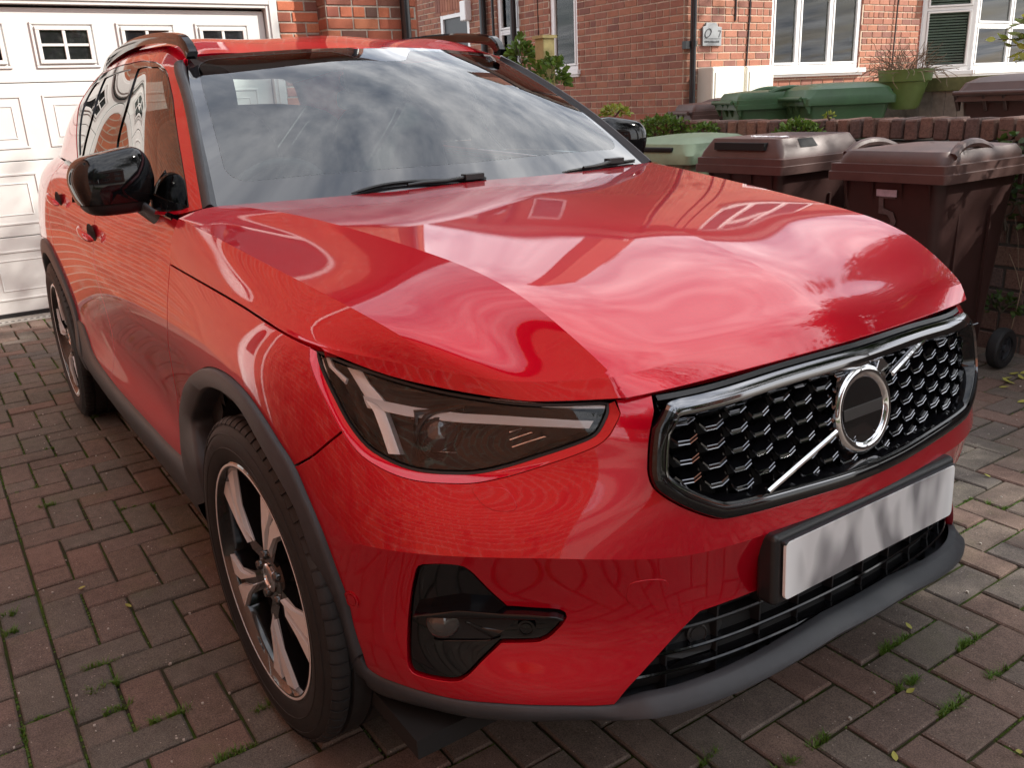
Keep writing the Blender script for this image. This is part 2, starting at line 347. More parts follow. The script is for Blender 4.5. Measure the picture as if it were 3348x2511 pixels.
def seg_basis(k, q, brk, side=None):
    """cardinal splines broken (creased) at knot indices brk"""
    k = np.asarray(k, float); n = len(k); B = np.zeros((len(q), n)); e = [0]+sorted(brk)+[n-1]
    idx = np.zeros(len(q), int)
    for s in range(len(e)-1):
        a, b = e[s], e[s+1]
        msk = (q >= k[a]) & (q <= k[b]) if s == len(e)-2 else (q >= k[a]) & (q < k[b])
        if s == 0: msk |= q < k[0]
        if s == len(e)-2: msk |= q > k[-1]
        if msk.any(): B[msk, a:b+1] = spl_basis(k[a:b+1], q[msk])
    return B
def smooth_rows(G, k, lam):
    """light spline smoothing of every column of a grid along its first axis (ends kept)"""
    k = np.asarray(k, float); n = len(k); h = np.diff(k); Q = np.zeros((n-2, n)); R = np.zeros((n-2, n-2))
    for i in range(n-2):
        Q[i, i], Q[i, i+1], Q[i, i+2] = 1/h[i], -1/h[i]-1/h[i+1], 1/h[i+1]; R[i, i] = (h[i]+h[i+1])/3
        if i < n-3: R[i, i+1] = R[i+1, i] = h[i+1]/6
    K = Q.T@np.linalg.solve(R, Q); W = np.eye(n); W[0, 0] = W[-1, -1] = 1e6
    return np.einsum('ij,jkl->ikl', np.linalg.solve(W+lam*K, W), G)
class Patch:
    """tensor-product spline through a grid of points G[nu][nv]; creases = {v index: u -> weight}, ucr = {u index: v -> weight}"""
    def __init__(s, G, ku, kv, creases=None, sgn=1, ucr=None):
        s.sgn = sgn; s.G = np.array(G, float); s.ku = np.array(ku, float); s.kv = np.array(kv, float); s.cr = creases or {}; s.ucr = ucr or {}
    @staticmethod
    def blend(k, q, cr, other):
        keys = sorted(cr); out = np.zeros((len(q), len(k)))
        W = [np.clip(np.array([cr[k_](x) for x in other]), 0, 1) for k_ in keys]
        for mask in range(2**len(keys)):
            w = np.ones(len(q)); brk = []
            for i, k_ in enumerate(keys):
                if mask >> i & 1: w = w*W[i]; brk.append(k_)
                else: w = w*(1-W[i])
            if w.max() < 1e-6: continue
            out += w[:, None]*seg_basis(k, q, brk)
        return out
    def P(s, u, v):
        u = np.atleast_1d(np.asarray(u, float)); v = np.atleast_1d(np.asarray(v, float))
        return np.einsum('nu,nv,uvk->nk', s.blend(s.ku, u, s.ucr, v), s.blend(s.kv, v, s.cr, u), s.G, optimize=True)
    def N(s, u, v, h=2e-4):
        u = np.atleast_1d(np.asarray(u, float)); v = np.atleast_1d(np.asarray(v, float))
        du = s.P(u+h, v)-s.P(u-h, v); dv = s.P(u, v+h)-s.P(u, v-h); n = np.cross(du, dv)*s.sgn
        return n/np.maximum(np.linalg.norm(n, axis=1, keepdims=True), 1e-12)
    def bake(s, nu=220, nv=90):
        uu = np.linspace(s.ku[0], s.ku[-1], nu); vv = np.linspace(s.kv[0], s.kv[-1], nv)
        U, V = np.meshgrid(uu, vv, indexing='ij'); s.pts = s.P(U.ravel(), V.ravel()); s.nu, s.nv, s.uu, s.vv = nu, nv, uu, vv
        f = []
        for i in range(nu-1):
            for j in range(nv-1):
                a = i*nv+j; f += [(a, a+1, a+nv+1), (a, a+nv+1, a+nv)]
        s.bvh = BVHTree.FromPolygons([Vector(p) for p in s.pts], f); s.tri = f
        return s
    def hit(s, o, d):
        loc, nn, fi, dist = s.bvh.ray_cast(Vector(o), Vector(d))
        if loc is None:
            # closest approach of the ray
            best = None
            for t in np.linspace(.3, 7, 160):
                l2, n2, f2, d2 = s.bvh.find_nearest(Vector(o)+Vector(d)*t)
                if best is None or d2 < best[1]: best = (l2, d2, f2)
            loc, fi = best[0], best[2]
        q = fi//2; i, j = divmod(q, s.nv-1); a, b, c = s.tri[fi]
        A, B, C = s.pts[a], s.pts[b], s.pts[c]; L = np.array(loc)
        v0, v1, v2 = B-A, C-A, L-A; d00, d01, d11, d20, d21 = v0@v0, v0@v1, v1@v1, v2@v0, v2@v1; den = d00*d11-d01*d01
        wb = (d11*d20-d01*d21)/den; wc = (d00*d21-d01*d20)/den; wa = 1-wb-wc
        uv = lambda k: (s.uu[k//s.nv], s.vv[k % s.nv])
        return np.array([sum(w*uv(k)[z] for w, k in ((wa, a), (wb, b), (wc, c))) for z in (0, 1)])
    def px(s, p): return s.hit(CAM, ray(p))
    def side(s, x, z): return s.hit((x, -3, z), (0, 1, 0))
    def front(s, y, z): return s.hit((3, y, z), (-1, 0, 0))
def catmull(pts, step, closed=False, corners=()):
    """smooth polyline through 2-D points with kinks at the given indices"""
    pts = [np.asarray(p, float) for p in pts]; n = len(pts); out = []
    rng = range(n) if closed else range(n-1)
    for i in rng:
        p1, p2 = pts[i], pts[(i+1) % n]
        p0 = pts[i-1] if (closed or i > 0) and i not in corners else 2*p1-p2
        j = (i+1) % n
        p3 = pts[(i+2) % n] if (closed or i < n-2) and j not in corners else 2*p2-p1
        d = np.linalg.norm(p2-p1); m_ = max(1, int(round(d/step)))
        t0 = 0; t1 = t0+max(np.linalg.norm(p1-p0), 1e-6)**.5; t2 = t1+max(d, 1e-6)**.5; t3 = t2+max(np.linalg.norm(p3-p2), 1e-6)**.5
        for k in range(m_):
            t = t1+(t2-t1)*k/m_
            A1 = (t1-t)/(t1-t0)*p0+(t-t0)/(t1-t0)*p1; A2 = (t2-t)/(t2-t1)*p1+(t-t1)/(t2-t1)*p2; A3 = (t3-t)/(t3-t2)*p2+(t-t2)/(t3-t2)*p3
            B1 = (t2-t)/(t2-t0)*A1+(t-t0)/(t2-t0)*A2; B2 = (t3-t)/(t3-t1)*A2+(t-t1)/(t3-t1)*A3
            out.append((t2-t)/(t2-t1)*B1+(t-t1)/(t2-t1)*B2)
    if not closed: out.append(pts[-1])
    return out
def inside(poly, x, y):
    px_, py_ = poly[:, 0], poly[:, 1]; qx, qy = np.roll(px_, -1), np.roll(py_, -1); r = np.zeros(len(x), bool)
    for a, b, c, d in zip(px_, py_, qx, qy):
        cnd = ((b > y) != (d > y))
        with np.errstate(divide='ignore', invalid='ignore'):
            r ^= cnd & (x < (c-a)*(y-b)/(d-b+1e-15)+a)
    return r
def segdist(poly, x, y):
    d = np.full(len(x), 1e9)
    for a, b in zip(poly, np.roll(poly, -1, 0)):
        ab = b-a; L = ab@ab+1e-12; t = np.clip(((x-a[0])*ab[0]+(y-a[1])*ab[1])/L, 0, 1)
        d = np.minimum(d, (x-a[0]-t*ab[0])**2+(y-a[1]-t*ab[1])**2)
    return np.sqrt(d)
def panel(name, S, outer, holes=(), mat=None, parent=None, res=.014, gap=.0018, lip=.0014, depth=.014, lines=(), mirror=None, off=0., flip=False, noflange=None, both=True):
    """a trimmed sheet of surface S with rolled edges and folded-in flanges.
    mirror: None | 'join' (weld to its own mirror image at Y=0) | 'copy' (a second object on the other side)"""
    loops = [np.array(outer)]+[np.array(h) for h in holes]
    def clean(L):
        o = [L[0]]
        for p_ in L[1:]:
            if np.linalg.norm(p_-o[-1]) > 1e-4: o.append(p_)
        if np.linalg.norm(o[0]-o[-1]) < 1e-4: o.pop()
        return np.array(o)
    loops = [clean(L) for L in loops]
    for i, L in enumerate(loops):
        ar = np.sum(L[:, 0]*np.roll(L[:, 1], -1)-np.roll(L[:, 0], -1)*L[:, 1])
        if (ar > 0) != (i == 0): loops[i] = L[::-1]
    lo = loops[0].min(0); hi = loops[0].max(0)
    gx, gy = np.meshgrid(np.arange(lo[0], hi[0], res), np.arange(lo[1], hi[1], res), indexing='ij'); gx, gy = gx.ravel(), gy.ravel()
    ok = inside(loops[0], gx, gy)
    for L in loops[1:]: ok &= ~inside(L, gx, gy)
    for L in loops: ok &= segdist(L, gx, gy) > res*.42
    for L in lines:
        LL = np.array(L)
        for a, b in zip(LL[:-1], LL[1:]):
            ab = b-a; t = np.clip(((gx-a[0])*ab[0]+(gy-a[1])*ab[1])/(ab@ab+1e-12), 0, 1); ok &= (gx-a[0]-t*ab[0])**2+(gy-a[1]-t*ab[1])**2 > (res*.42)**2
    # crease rows of the surface become edges of the mesh
    V2 = []; E2 = []
    for L in loops:
        b = len(V2); V2 += [tuple(p_) for p_ in L]; n = len(L); E2 += [(b+i, b+(i+1) % n) for i in range(n)]
    for L in lines:
        b = len(V2); V2 += [tuple(p_) for p_ in L]; E2 += [(b+i, b+i+1) for i in range(len(L)-1)]
    V2 += [(a, b) for a, b, k in zip(gx, gy, ok) if k]
    vs, es, fs, ov, _, _ = delaunay_2d_cdt([Vector(p_) for p_ in V2], E2, [], 0, 1e-5)
    uv = np.array([tuple(v) for v in vs]); tri = np.array([tuple(f) for f in fs])
    cen = uv[tri].mean(1); keep = inside(loops[0], cen[:, 0], cen[:, 1])
    for L in loops[1:]: keep &= ~inside(L, cen[:, 0], cen[:, 1])
    tri = tri[keep]; cen = cen[keep]
    P = S.P(uv[:, 0], uv[:, 1]); Nn = S.N(uv[:, 0], uv[:, 1])*(-1 if flip else 1)
    P = P+Nn*off
    # corner normals, evaluated a little towards each face's middle so creases stay crisp
    cu = uv[tri]; cu = cu+(cen[:, None, :]-cu)*.12; CN = (S.N(cu[:, :, 0].ravel(), cu[:, :, 1].ravel())*(-1 if flip else 1)).reshape(-1, 3, 3)
    fn = np.cross(P[tri[:, 1]]-P[tri[:, 0]], P[tri[:, 2]]-P[tri[:, 0]]); s_ = np.sign(np.einsum('ij,ij->i', fn, CN[:, 0])); bad = s_ < 0
    tri[bad] = tri[bad][:, ::-1]; CN[bad] = CN[bad][:, ::-1]
    verts = [p_ for p_ in P]; faces = [tuple(t) for t in tri]; norms = [tuple(x) for x in CN.reshape(-1, 3)]
    # boundary loops
    ecount = {}
    for t in faces:
        for a, b in ((t[0], t[1]), (t[1], t[2]), (t[2], t[0])): ecount[(a, b)] = 1
    bnd = [(a, b) for (a, b) in ecount if (b, a) not in ecount]
    def skip(i):
        return (mirror == 'join' and abs(P[i][1]) < 1e-3) or (noflange is not None and noflange(uv[i]))
    out_dir = {}
    for a, b in bnd:
        if skip(a) and skip(b): continue
        t = P[b]-P[a]; L = np.linalg.norm(t)
        if L < 1e-9: continue
        for i in (a, b):
            o = np.cross(t/L, Nn[i]); out_dir.setdefault(i, []).append(o)
    for i in out_dir:
        o = np.sum(out_dir[i], 0); o = o/max(np.linalg.norm(o), 1e-9); out_dir[i] = o
    ring1 = {}; ring2 = {}
    for i, o in out_dir.items():
        if mirror == 'join' and abs(P[i][1]) < 1e-3: o = o*[1, 0, 1]; o = o/max(np.linalg.norm(o), 1e-9); out_dir[i] = o
        base = P[i]-o*(gap+lip); verts[i] = base
        ring1[i] = len(verts); verts.append(base+o*lip-Nn[i]*lip)
        ring2[i] = len(verts); verts.append(base+o*lip-Nn[i]*(lip+depth))
    for a, b in bnd:
        if a not in out_dir or b not in out_dir: continue
        if skip(a) and skip(b): continue
        oa, ob = out_dir[a], out_dir[b]; na, nb = Nn[a], Nn[b]
        faces.append((b, a, ring1[a], ring1[b])); norms += [tuple(nb), tuple(na), tuple(oa), tuple(ob)]
        faces.append((ring1[b], ring1[a], ring2[a], ring2[b])); norms += [tuple(ob), tuple(oa), tuple(oa), tuple(ob)]
    verts = np.array(verts); norms = np.array(norms)
    if mirror == 'join':
        n0 = len(verts); mv = verts*[1, -1, 1]; mf = [tuple(n0+i for i in reversed(f)) for f in faces]; mn = []; k = 0
        for f in faces:
            seg = norms[k:k+len(f)]*[1, -1, 1]; mn.append(seg[::-1]); k += len(f)
        verts = np.vstack([verts, mv]); faces = faces+mf; norms = np.vstack([norms]+mn)
    def mk(nm, verts, faces, norms):
        me = bpy.data.meshes.new(nm); me.from_pydata([tuple(v) for v in verts], [], faces)
        me.polygons.foreach_set('use_smooth', [True]*len(me.polygons)); me.update()
        nn = np.asarray(norms); nn = nn/np.maximum(np.linalg.norm(nn, axis=1, keepdims=True), 1e-9)
        me.normals_split_custom_set([tuple(x) for x in nn]); return me
    o1 = link(name, mk(name, verts, faces, norms), mat, parent)
    if mirror == 'copy':
        mn = []; k = 0
        for f in faces: mn.append((norms[k:k+len(f)]*[1, -1, 1])[::-1]); k += len(f)
        o2 = link(name, mk(name, verts*[1, -1, 1], [tuple(reversed(f)) for f in faces], np.vstack(mn)), mat, parent)
        return o1, o2
    return o1
def mirrored(o, parent=None):
    """the same part on the car's other side (object and its children)"""
    me = o.data.copy(); co = np.zeros(len(me.vertices)*3); me.vertices.foreach_get('co', co); co = co.reshape(-1, 3); co[:, 1] *= -1
    me.vertices.foreach_set('co', co.ravel()); me.flip_normals(); me.update()
    c = bpy.data.objects.new(o.name, me); COL.objects.link(c); c.parent = parent if parent is not None else o.parent
    c.location = (o.location[0], -o.location[1], o.location[2])
    for m_ in o.modifiers:
        q = c.modifiers.new(m_.name, m_.type)
        if m_.type == 'BEVEL': q.width, q.segments, q.limit_method, q.angle_limit, q.harden_normals = m_.width, m_.segments, m_.limit_method, m_.angle_limit, m_.harden_normals
    for ch in o.children: mirrored(ch, c)
    return c
def sweep(name, S, line, prof, mat, parent, closed=False, off=0, smooth=40, sgn=1):
    """profile (outward-from-line, height-over-surface) swept along a (u,v) line on S"""
    L = np.array(line); P = S.P(L[:, 0], L[:, 1]); Nn = S.N(L[:, 0], L[:, 1]); mb = MB(); rings = []; n = len(P)
    for i in range(n):
        t = (P[(i+1) % n]-P[i-1]) if closed else P[min(i+1, n-1)]-P[max(i-1, 0)]; t = t/np.linalg.norm(t); o = np.cross(t, Nn[i])*sgn; o /= np.linalg.norm(o)
        rings.append([P[i]+o*a+Nn[i]*(b+off) for a, b in prof])
    mb.grid(rings, cu=closed, cv=True)
    if not closed: mb.add(rings[0], [tuple(range(len(prof)))]); mb.add(rings[-1], [tuple(reversed(range(len(prof))))])
    return mb.build(name, mat, parent, smooth=smooth)
def offset_line(S, line, d, sgn=1):
    """(u,v) line moved sideways by d metres (patch parameters are near metric)"""
    L = np.array(line); t = np.gradient(L, axis=0); t /= np.maximum(np.linalg.norm(t, axis=1, keepdims=True), 1e-9)
    return L+np.stack([t[:, 1], -t[:, 0]], 1)*d*sgn

# ------------------------------------------------------------------ the car: master surfaces
CAR = empty('car'); tag(CAR, 'glossy red five-door crossover parked on the block paving, facing the camera', 'car')
# skirt: perimeter stations (s) x levels; right half (Y<0), ghost stations across the centre line
def row(*p): return [np.array(q, float) for q in p]
LV = dict(
 T=row((.62,0,1.00),(.61,-.22,1.00),(.58,-.42,1.00),(.52,-.56,.98),(.46,-.63,.975),(.40,-.68,.975),(.30,-.735,.985),(.18,-.772,1.008),(0,-.787,1.028),(-.3,-.811,1.064),(-.62,-.815,1.082),(-1.2,-.805,1.098),(-1.9,-.795,1.13),(-2.35,-.785,1.155),(-2.75,-.77,1.175),(-3.12,-.735,1.18),(-3.40,-.64,1.17),(-3.50,-.4,1.17),(-3.53,0,1.17)),
 A=row((.785,0,.888),(.768,-.22,.883),(.735,-.42,.872),(.632,-.592,.866),(.54,-.668,.871),(.455,-.728,.884),(.35,-.80,.912),(.20,-.845,.938),(0,-.852,.953),(-.3,-.855,.964),(-.61,-.857,.973),(-1.2,-.862,.985),(-1.9,-.866,1.01),(-2.35,-.868,1.04),(-2.75,-.862,1.075),(-3.12,-.832,1.08),(-3.42,-.73,1.06),(-3.53,-.45,1.05),(-3.56,0,1.05)),
 L1=row((.818,0,.79),(.803,-.22,.787),(.766,-.44,.78),(.655,-.597,.772),(.567,-.690,.768),(.493,-.766,.770),(.395,-.838,.785),(.22,-.886,.82),(0,-.900,.84),(-.3,-.897,.84),(-.61,-.889,.82),(-1.2,-.888,.82),(-1.9,-.891,.83),(-2.35,-.898,.84),(-2.75,-.905,.86),(-3.12,-.88,.86),(-3.45,-.77,.85),(-3.58,-.45,.84),(-3.62,0,.84)),
 L2=row((.838,0,.70),(.823,-.22,.697),(.780,-.445,.69),(.678,-.603,.688),(.590,-.710,.688),(.518,-.787,.688),(.42,-.853,.695),(.24,-.893,.70),(0,-.905,.70),(-.3,-.90,.70),(-.61,-.885,.70),(-1.2,-.880,.70),(-1.9,-.884,.70),(-2.35,-.897,.70),(-2.75,-.908,.72),(-3.12,-.885,.72),(-3.46,-.78,.72),(-3.60,-.45,.72),(-3.64,0,.72)),
 L3=row((.850,0,.606),(.836,-.235,.605),(.789,-.450,.603),(.694,-.608,.614),(.602,-.722,.617),(.527,-.797,.618),(.437,-.858,.615),(.25,-.893,.60),(0,-.905,.58),(-.3,-.898,.58),(-.61,-.880,.58),(-1.2,-.872,.58),(-1.9,-.878,.58),(-2.35,-.893,.59),(-2.75,-.908,.60),(-3.12,-.885,.60),(-3.46,-.78,.60),(-3.60,-.45,.60),(-3.64,0,.60)),
 L4=row((.828,0,.47),(.812,-.23,.465),(.766,-.440,.46),(.665,-.583,.455),(.573,-.694,.455),(.500,-.783,.455),(.412,-.853,.46),(.25,-.893,.46),(0,-.905,.46),(-.3,-.900,.46),(-.61,-.892,.47),(-1.2,-.893,.46),(-1.9,-.896,.46),(-2.35,-.90,.47),(-2.75,-.908,.48),(-3.12,-.885,.48),(-3.46,-.78,.48),(-3.60,-.45,.48),(-3.64,0,.48)),
 L5=row((.852,0,.352),(.838,-.23,.349),(.788,-.435,.335),(.690,-.590,.312),(.592,-.702,.312),(.500,-.780,.318),(.388,-.845,.33),(.25,-.89,.34),(0,-.902,.34),(-.3,-.900,.345),(-.61,-.900,.36),(-1.2,-.902,.36),(-1.9,-.903,.36),(-2.35,-.90,.37),(-2.75,-.905,.38),(-3.12,-.88,.38),(-3.46,-.77,.38),(-3.58,-.45,.38),(-3.62,0,.38)),
 L6=row((.822,0,.288),(.808,-.23,.283),(.768,-.425,.278),(.672,-.570,.248),(.565,-.680,.225),(.465,-.762,.225),(.345,-.825,.23),(.22,-.86,.24),(0,-.87,.24),(-.3,-.87,.245),(-.61,-.872,.25),(-1.2,-.874,.25),(-1.9,-.874,.25),(-2.35,-.87,.26),(-2.75,-.86,.27),(-3.12,-.84,.28),(-3.42,-.72,.30),(-3.52,-.45,.31),(-3.55,0,.31)))
names = ['T', 'A', 'L1', 'L2', 'L3', 'L4', 'L5', 'L6']
G = np.array([LV[k] for k in names]).transpose(1, 0, 2)             # [station][level]
mid_ = G[:, 2:6].mean(1); seg = np.linalg.norm(np.diff(mid_, axis=0), axis=1); KU = np.concatenate([[0], np.cumsum(seg)])
KV = np.array([-.11, 0, .11, .20, .29, .43, .57, .68])
G[5:] = smooth_rows(G[5:], KU[5:], 2e-4)
ghost = G[1:3][::-1]*[1, -1, 1]; G = np.concatenate([ghost, G]); KU = np.concatenate([[-KU[2], -KU[1]], KU])
def fade(a, b): return lambda u: float(np.clip((b-u)/(b-a), 0, 1))**.8
SK = Patch(G, KU, KV, creases={4: fade(.98, 1.16)}).bake(300, 110)
US = {i-2: KU[i] for i in range(len(KU))}                             # station number -> u
# hood: from the cowl (row 0) to the front edge (last row), from the centre (col 0) out to the shut line (last col)
A_ = LV['A']
HC = dict(
 c0=row((-.455,0,1.118),(-.30,0,1.114),(-.12,0,1.104),(.08,0,1.086),(.27,0,1.060),(.45,0,1.025),(.60,0,.983),(.682,0,.952),(.745,0,.918),(.785,0,.888)),
 c1=row((-.468,-.33,1.113),(-.31,-.31,1.108),(-.12,-.30,1.097),(.08,-.295,1.079),(.27,-.29,1.053),(.44,-.285,1.019),(.585,-.285,.977),(.662,-.288,.946),(.722,-.29,.911),(.758,-.30,.880)),
 c2=row((-.53,-.712,1.114),(-.36,-.665,1.109),(-.17,-.617,1.095),(.04,-.583,1.076),(.23,-.556,1.054),(.40,-.540,1.031),(.55,-.534,.998),(.634,-.523,.960),(.700,-.502,.906),(.722,-.494,.872)),
 m=row((-.555,-.776,1.108),(-.39,-.742,1.086),(-.21,-.712,1.068),(-.02,-.690,1.049),(.17,-.670,1.029),(.34,-.650,1.006),(.47,-.632,.976),(.550,-.616,.943),(.612,-.600,.898),(.634,-.592,.866)),
 k=row((-.555,-.832,1.092),(-.42,-.822,1.079),(-.25,-.8085,1.059),(-.06,-.792,1.036),(.12,-.776,1.014),(.28,-.758,.992),(.41,-.736,.967),(.478,-.714,.942),(.525,-.678,.906),(.548,-.662,.871)),
 n=row((-.59,-.849,1.035),(-.45,-.845,1.026),(-.28,-.839,1.012),(-.10,-.831,.996),(.07,-.820,.980),(.21,-.808,.966),(.325,-.789,.945),(.366,-.776,.934),(.400,-.760,.921),(.412,-.758,.893)),
 s=row((-.61,-.857,.973),(-.46,-.857,.969),(-.30,-.855,.964),(-.13,-.854,.959),(0,-.852,.953),(.12,-.850,.946),(.20,-.846,.939),(.240,-.838,.935),(.272,-.826,.932),(.290,-.822,.926)))
HG = np.array([HC[k] for k in ('c0', 'c1', 'c2', 'm', 'k', 'n', 's')]).transpose(1, 0, 2)
HKU = np.array([0, .16, .35, .55, .74, .92, 1.07, 1.155, 1.23, 1.265])
HG[:9] = smooth_rows(HG[:9], HKU[:9], 4e-4)
gh = HG[:, 1:2]*[1, -1, 1]; HG = np.concatenate([gh, HG], 1)
HKV = np.array([-.30, 0, .30, .56, .69, .80, .875, .94])
HD = Patch(HG, HKU, HKV, creases={3: (lambda u: .85), 5: (lambda u: float(np.clip((1.18-u)/.22, 0, 1)))}, ucr={8: (lambda v: float(np.clip((v-.42)/.16, 0, 1))*.9)}, sgn=-1).bake(160, 120)

# ------------------------------------------------------------------ the car: outlines (read off the photograph, laid on the surfaces)
def pxs(S, pts): return [S.px(p) for p in pts]
def lv(a, b, v=0., n=60): return [np.array([u, v]) for u in np.linspace(a, b, n)]
STEP = .010
uTip = SK.px((1031, 1141))[0]; uIn = SK.px((1990, 1313))[0]; uGr = SK.px((2143, 1319))[0]
doorgap = [np.array([US[10], 0.])]+pxs(SK, [(549, 952), (547, 1053), (554, 1154), (572, 1256), (585, 1380), (594, 1462)])
doorgap = catmull(doorgap, STEP)
# wheel arch outlines in the (u,v) chart of the skirt, from circles about the wheel centres
def arch(cx, r, a0, a1, n=48, cz=.364, sx=1.0):
    return [SK.side(cx+sx*r*math.cos(a), cz+r*math.sin(a)) for a in np.linspace(a0, a1, n)]
D2 = math.pi/180
aout = [(1184,2140),(1155,2052),(1133,1957),(1096,1855),(1053,1738),(1008,1630),(962,1524),(911,1443),(861,1362),(810,1291),(759,1238),(719,1212),(686,1203),(655,1211),(625,1239),(606,1286),(597,1357),(600,1420),(604,1473),(614,1530),(632,1590),(655,1650)]
ain = [(1140,2198),(1104,2088),(1074,1957),(1038,1826),(980,1665),(928,1563),(855,1446),(797,1350),(759,1306),(719,1278),(684,1268),(653,1281),(630,1322),(620,1382),(628,1458),(643,1515),(658,1575),(676,1640)]
archF = catmull(pxs(SK, aout), .012)                 # from the lower front, over the top, to the rear
archR = arch(-2.727, .470, -6*D2, 190*D2)
fb = pxs(SK, [(1137, 1397), (1080, 1442), (1020, 1492), (966, 1524)])
fb = catmull(fb, STEP)
def split_at(L, p):
    i = int(np.argmin([np.linalg.norm(q-p) for q in L])); return i
iF = split_at(archF, fb[-1])
hl = [(1029,1145),(1113,1183),(1221,1218),(1384,1258),(1547,1285),(1764,1305),(1960,1309),(1986,1318),(1985,1345),(1972,1378),(1943,1424),(1872,1457),(1737,1500),(1628,1530),(1547,1544),(1465,1544),(1357,1533),(1286,1511),(1235,1485),(1194,1457),(1140,1392),(1086,1294),(1042,1196)]
HL = catmull(pxs(SK, hl), STEP, closed=True, corners=(0, 6, 7))
for q in HL: q[1] = max(q[1], .004)
iTop = split_at(HL, np.array([uIn, 0.])); iFb = split_at(HL, fb[0])
topHL = [q for q in HL]
# lower part of the lamp outline: from the inner corner round to the tip
k_in = split_at(HL, SK.px((1986, 1325))); low = HL[k_in:]+[HL[0]]
low2 = list(offset_line(SK, low, .017, LSG)) if (LSG := (1 if inside(np.array(HL), *[np.array([c]) for c in offset_line(SK, low, -.01, 1)[len(low)//2]])[0] else -1)) else None
low2[0] = np.array([low[0][0]-.010, 0.004]); low2[-1] = np.array([low[-1][0]+.014, 0.003])
for q in low2: q[1] = max(q[1], .003)
fb[0] = low2[split_at(low, fb[0])]
k_fb = split_at(low, fb[0]); low_b, low_f = low2[:k_fb+1], low2[k_fb:]
# --- hood panel
Hn = 60
hp = [np.array([u, HKV[1]]) for u in np.linspace(0, HKU[-1], Hn)]+[np.array([HKU[-1], v]) for v in np.linspace(HKV[1], HKV[-1], Hn)][1:]+[np.array([u, HKV[-1]]) for u in np.linspace(HKU[-1], 0, Hn)][1:]+[np.array([0., v]) for v in np.linspace(HKV[-1], HKV[1], Hn)][1:-1]
cl = lambda v, a, b: [np.array([u, v]) for u in np.arange(a, b, .014)]
hood = panel('bonnet', HD, hp, mat=MAT['paint'], parent=CAR, res=.013, mirror='join', lines=[cl(HKV[3], .01, HKU[8]-.01), cl(HKV[5], .01, 1.15), [np.array([HKU[8], v]) for v in np.arange(.44, HKV[-1]-.012, .013)]])
# --- grille opening
gro = [(2143,1321),(2132,1400),(2122,1500),(2123,1550),(2137,1590),(2170,1620),(2225,1652),(2300,1682),(2350,1694),(2385,1691),(2450,1677),(2600,1636),(2750,1590)]
GO = pxs(SK, gro); zc = .668
gc = SK.px((2796, 1573)); GO = catmull(GO+[np.array([0., gc[1]])], STEP, corners=(0,))
# --- lower intake
ink = [(2010,2308),(2055,2255),(2205,2090),(2290,2003),(2400,1965),(2497,1932)]
IN = pxs(SK, ink); ci = SK.front(-.0001, .462); IN = catmull(IN+[np.array([US[1], ci[1]]), np.array([0., ci[1]])], STEP, corners=(0, 3))
# --- bottom edge of the painted bumper
rb = [(1186,2150),(1200,2185),(1240,2214),(1300,2238),(1400,2270),(1500,2292),(1650,2306),(1850,2312),(1960,2312),(2010,2308)]
RB = catmull(pxs(SK, rb), STEP)
aF = archF[:]                                        # from the lower front upwards
iB = split_at(aF, RB[0])
fog = [(1370,1855),(1400,1849),(1475,1850),(1515,1857),(1535,1870),(1600,1935),(1655,1985),(1750,1992),(1830,1998),(1845,2006),(1849,2020),(1835,2042),(1790,2085),(1765,2096),(1637,2101),(1575,2160),(1525,2210),(1495,2227),(1450,2226),(1380,2212),(1350,2200),(1337,2175),(1334,2125),(1340,2000),(1355,1900)]
FOG = catmull(pxs(SK, fog), STEP, closed=True, corners=(6, 14))
bumper = [np.array([u, 0.]) for u in np.linspace(uGr, uIn-.010, 12)]
bumper = [np.array([0., v]) for v in np.linspace(IN[-1][1], GO[-1][1], 24)][1:-1]+GO[::-1][:-1]+bumper+low_b[1:]+fb[1:-1]+list(reversed(aF[iB:iF+1]))+RB[1:]+IN[1:]
washer = catmull(pxs(SK, [(1545,1597),(1600,1592),(1655,1600),(1680,1630),(1690,1662),(1670,1672),(1610,1668),(1570,1642)]), .006, closed=True)
tow = catmull(pxs(SK, [(2062,1908),(2110,1897),(2165,1895),(2185,1905),(2180,1945),(2160,1963),(2110,1978),(2065,1980),(2050,1960),(2052,1925)]), .006, closed=True)
SKL4 = [np.array([u, KV[4]]) for u in np.arange(.012, US[6], .014)]
bp = panel('front_bumper', SK, bumper, holes=[FOG], mat=MAT['paint'], parent=CAR, res=.012, mirror='join', lines=[SKL4])
for L_ in (washer, tow): panel('cover_cap', SK, L_, mat=MAT['paint'], parent=CAR, res=.01, gap=.0, lip=.0009, depth=.002, off=.0010, mirror='copy')
# --- wing (fender)
uG = US[10]
fender = [np.array([u, 0.]) for u in np.linspace(uTip+.014, uG, 70)]+doorgap[1:-1]
iD = split_at(archF, doorgap[-1])
fender = fender+list(reversed(archF[iF:iD+1]))+fb[::-1][1:]+low_f[1:]
panel('front_wing', SK, fender, mat=MAT['paint'], parent=CAR, res=.013, mirror='copy')
# --- doors, quarter, rear bumper
belt = -.108
d2 = catmull([SK.side(-1.60, 1.10), SK.side(-1.60, .95), SK.side(-1.61, .7), SK.side(-1.63, .45), SK.side(-1.63, .425)], STEP)
d2[0][1] = belt
d3 = catmull([SK.side(-2.62, 1.13), SK.side(-2.60, 1.0), SK.side(-2.50, .86)], STEP); d3[0][1] = belt
k3 = split_at(archR, d3[-1])
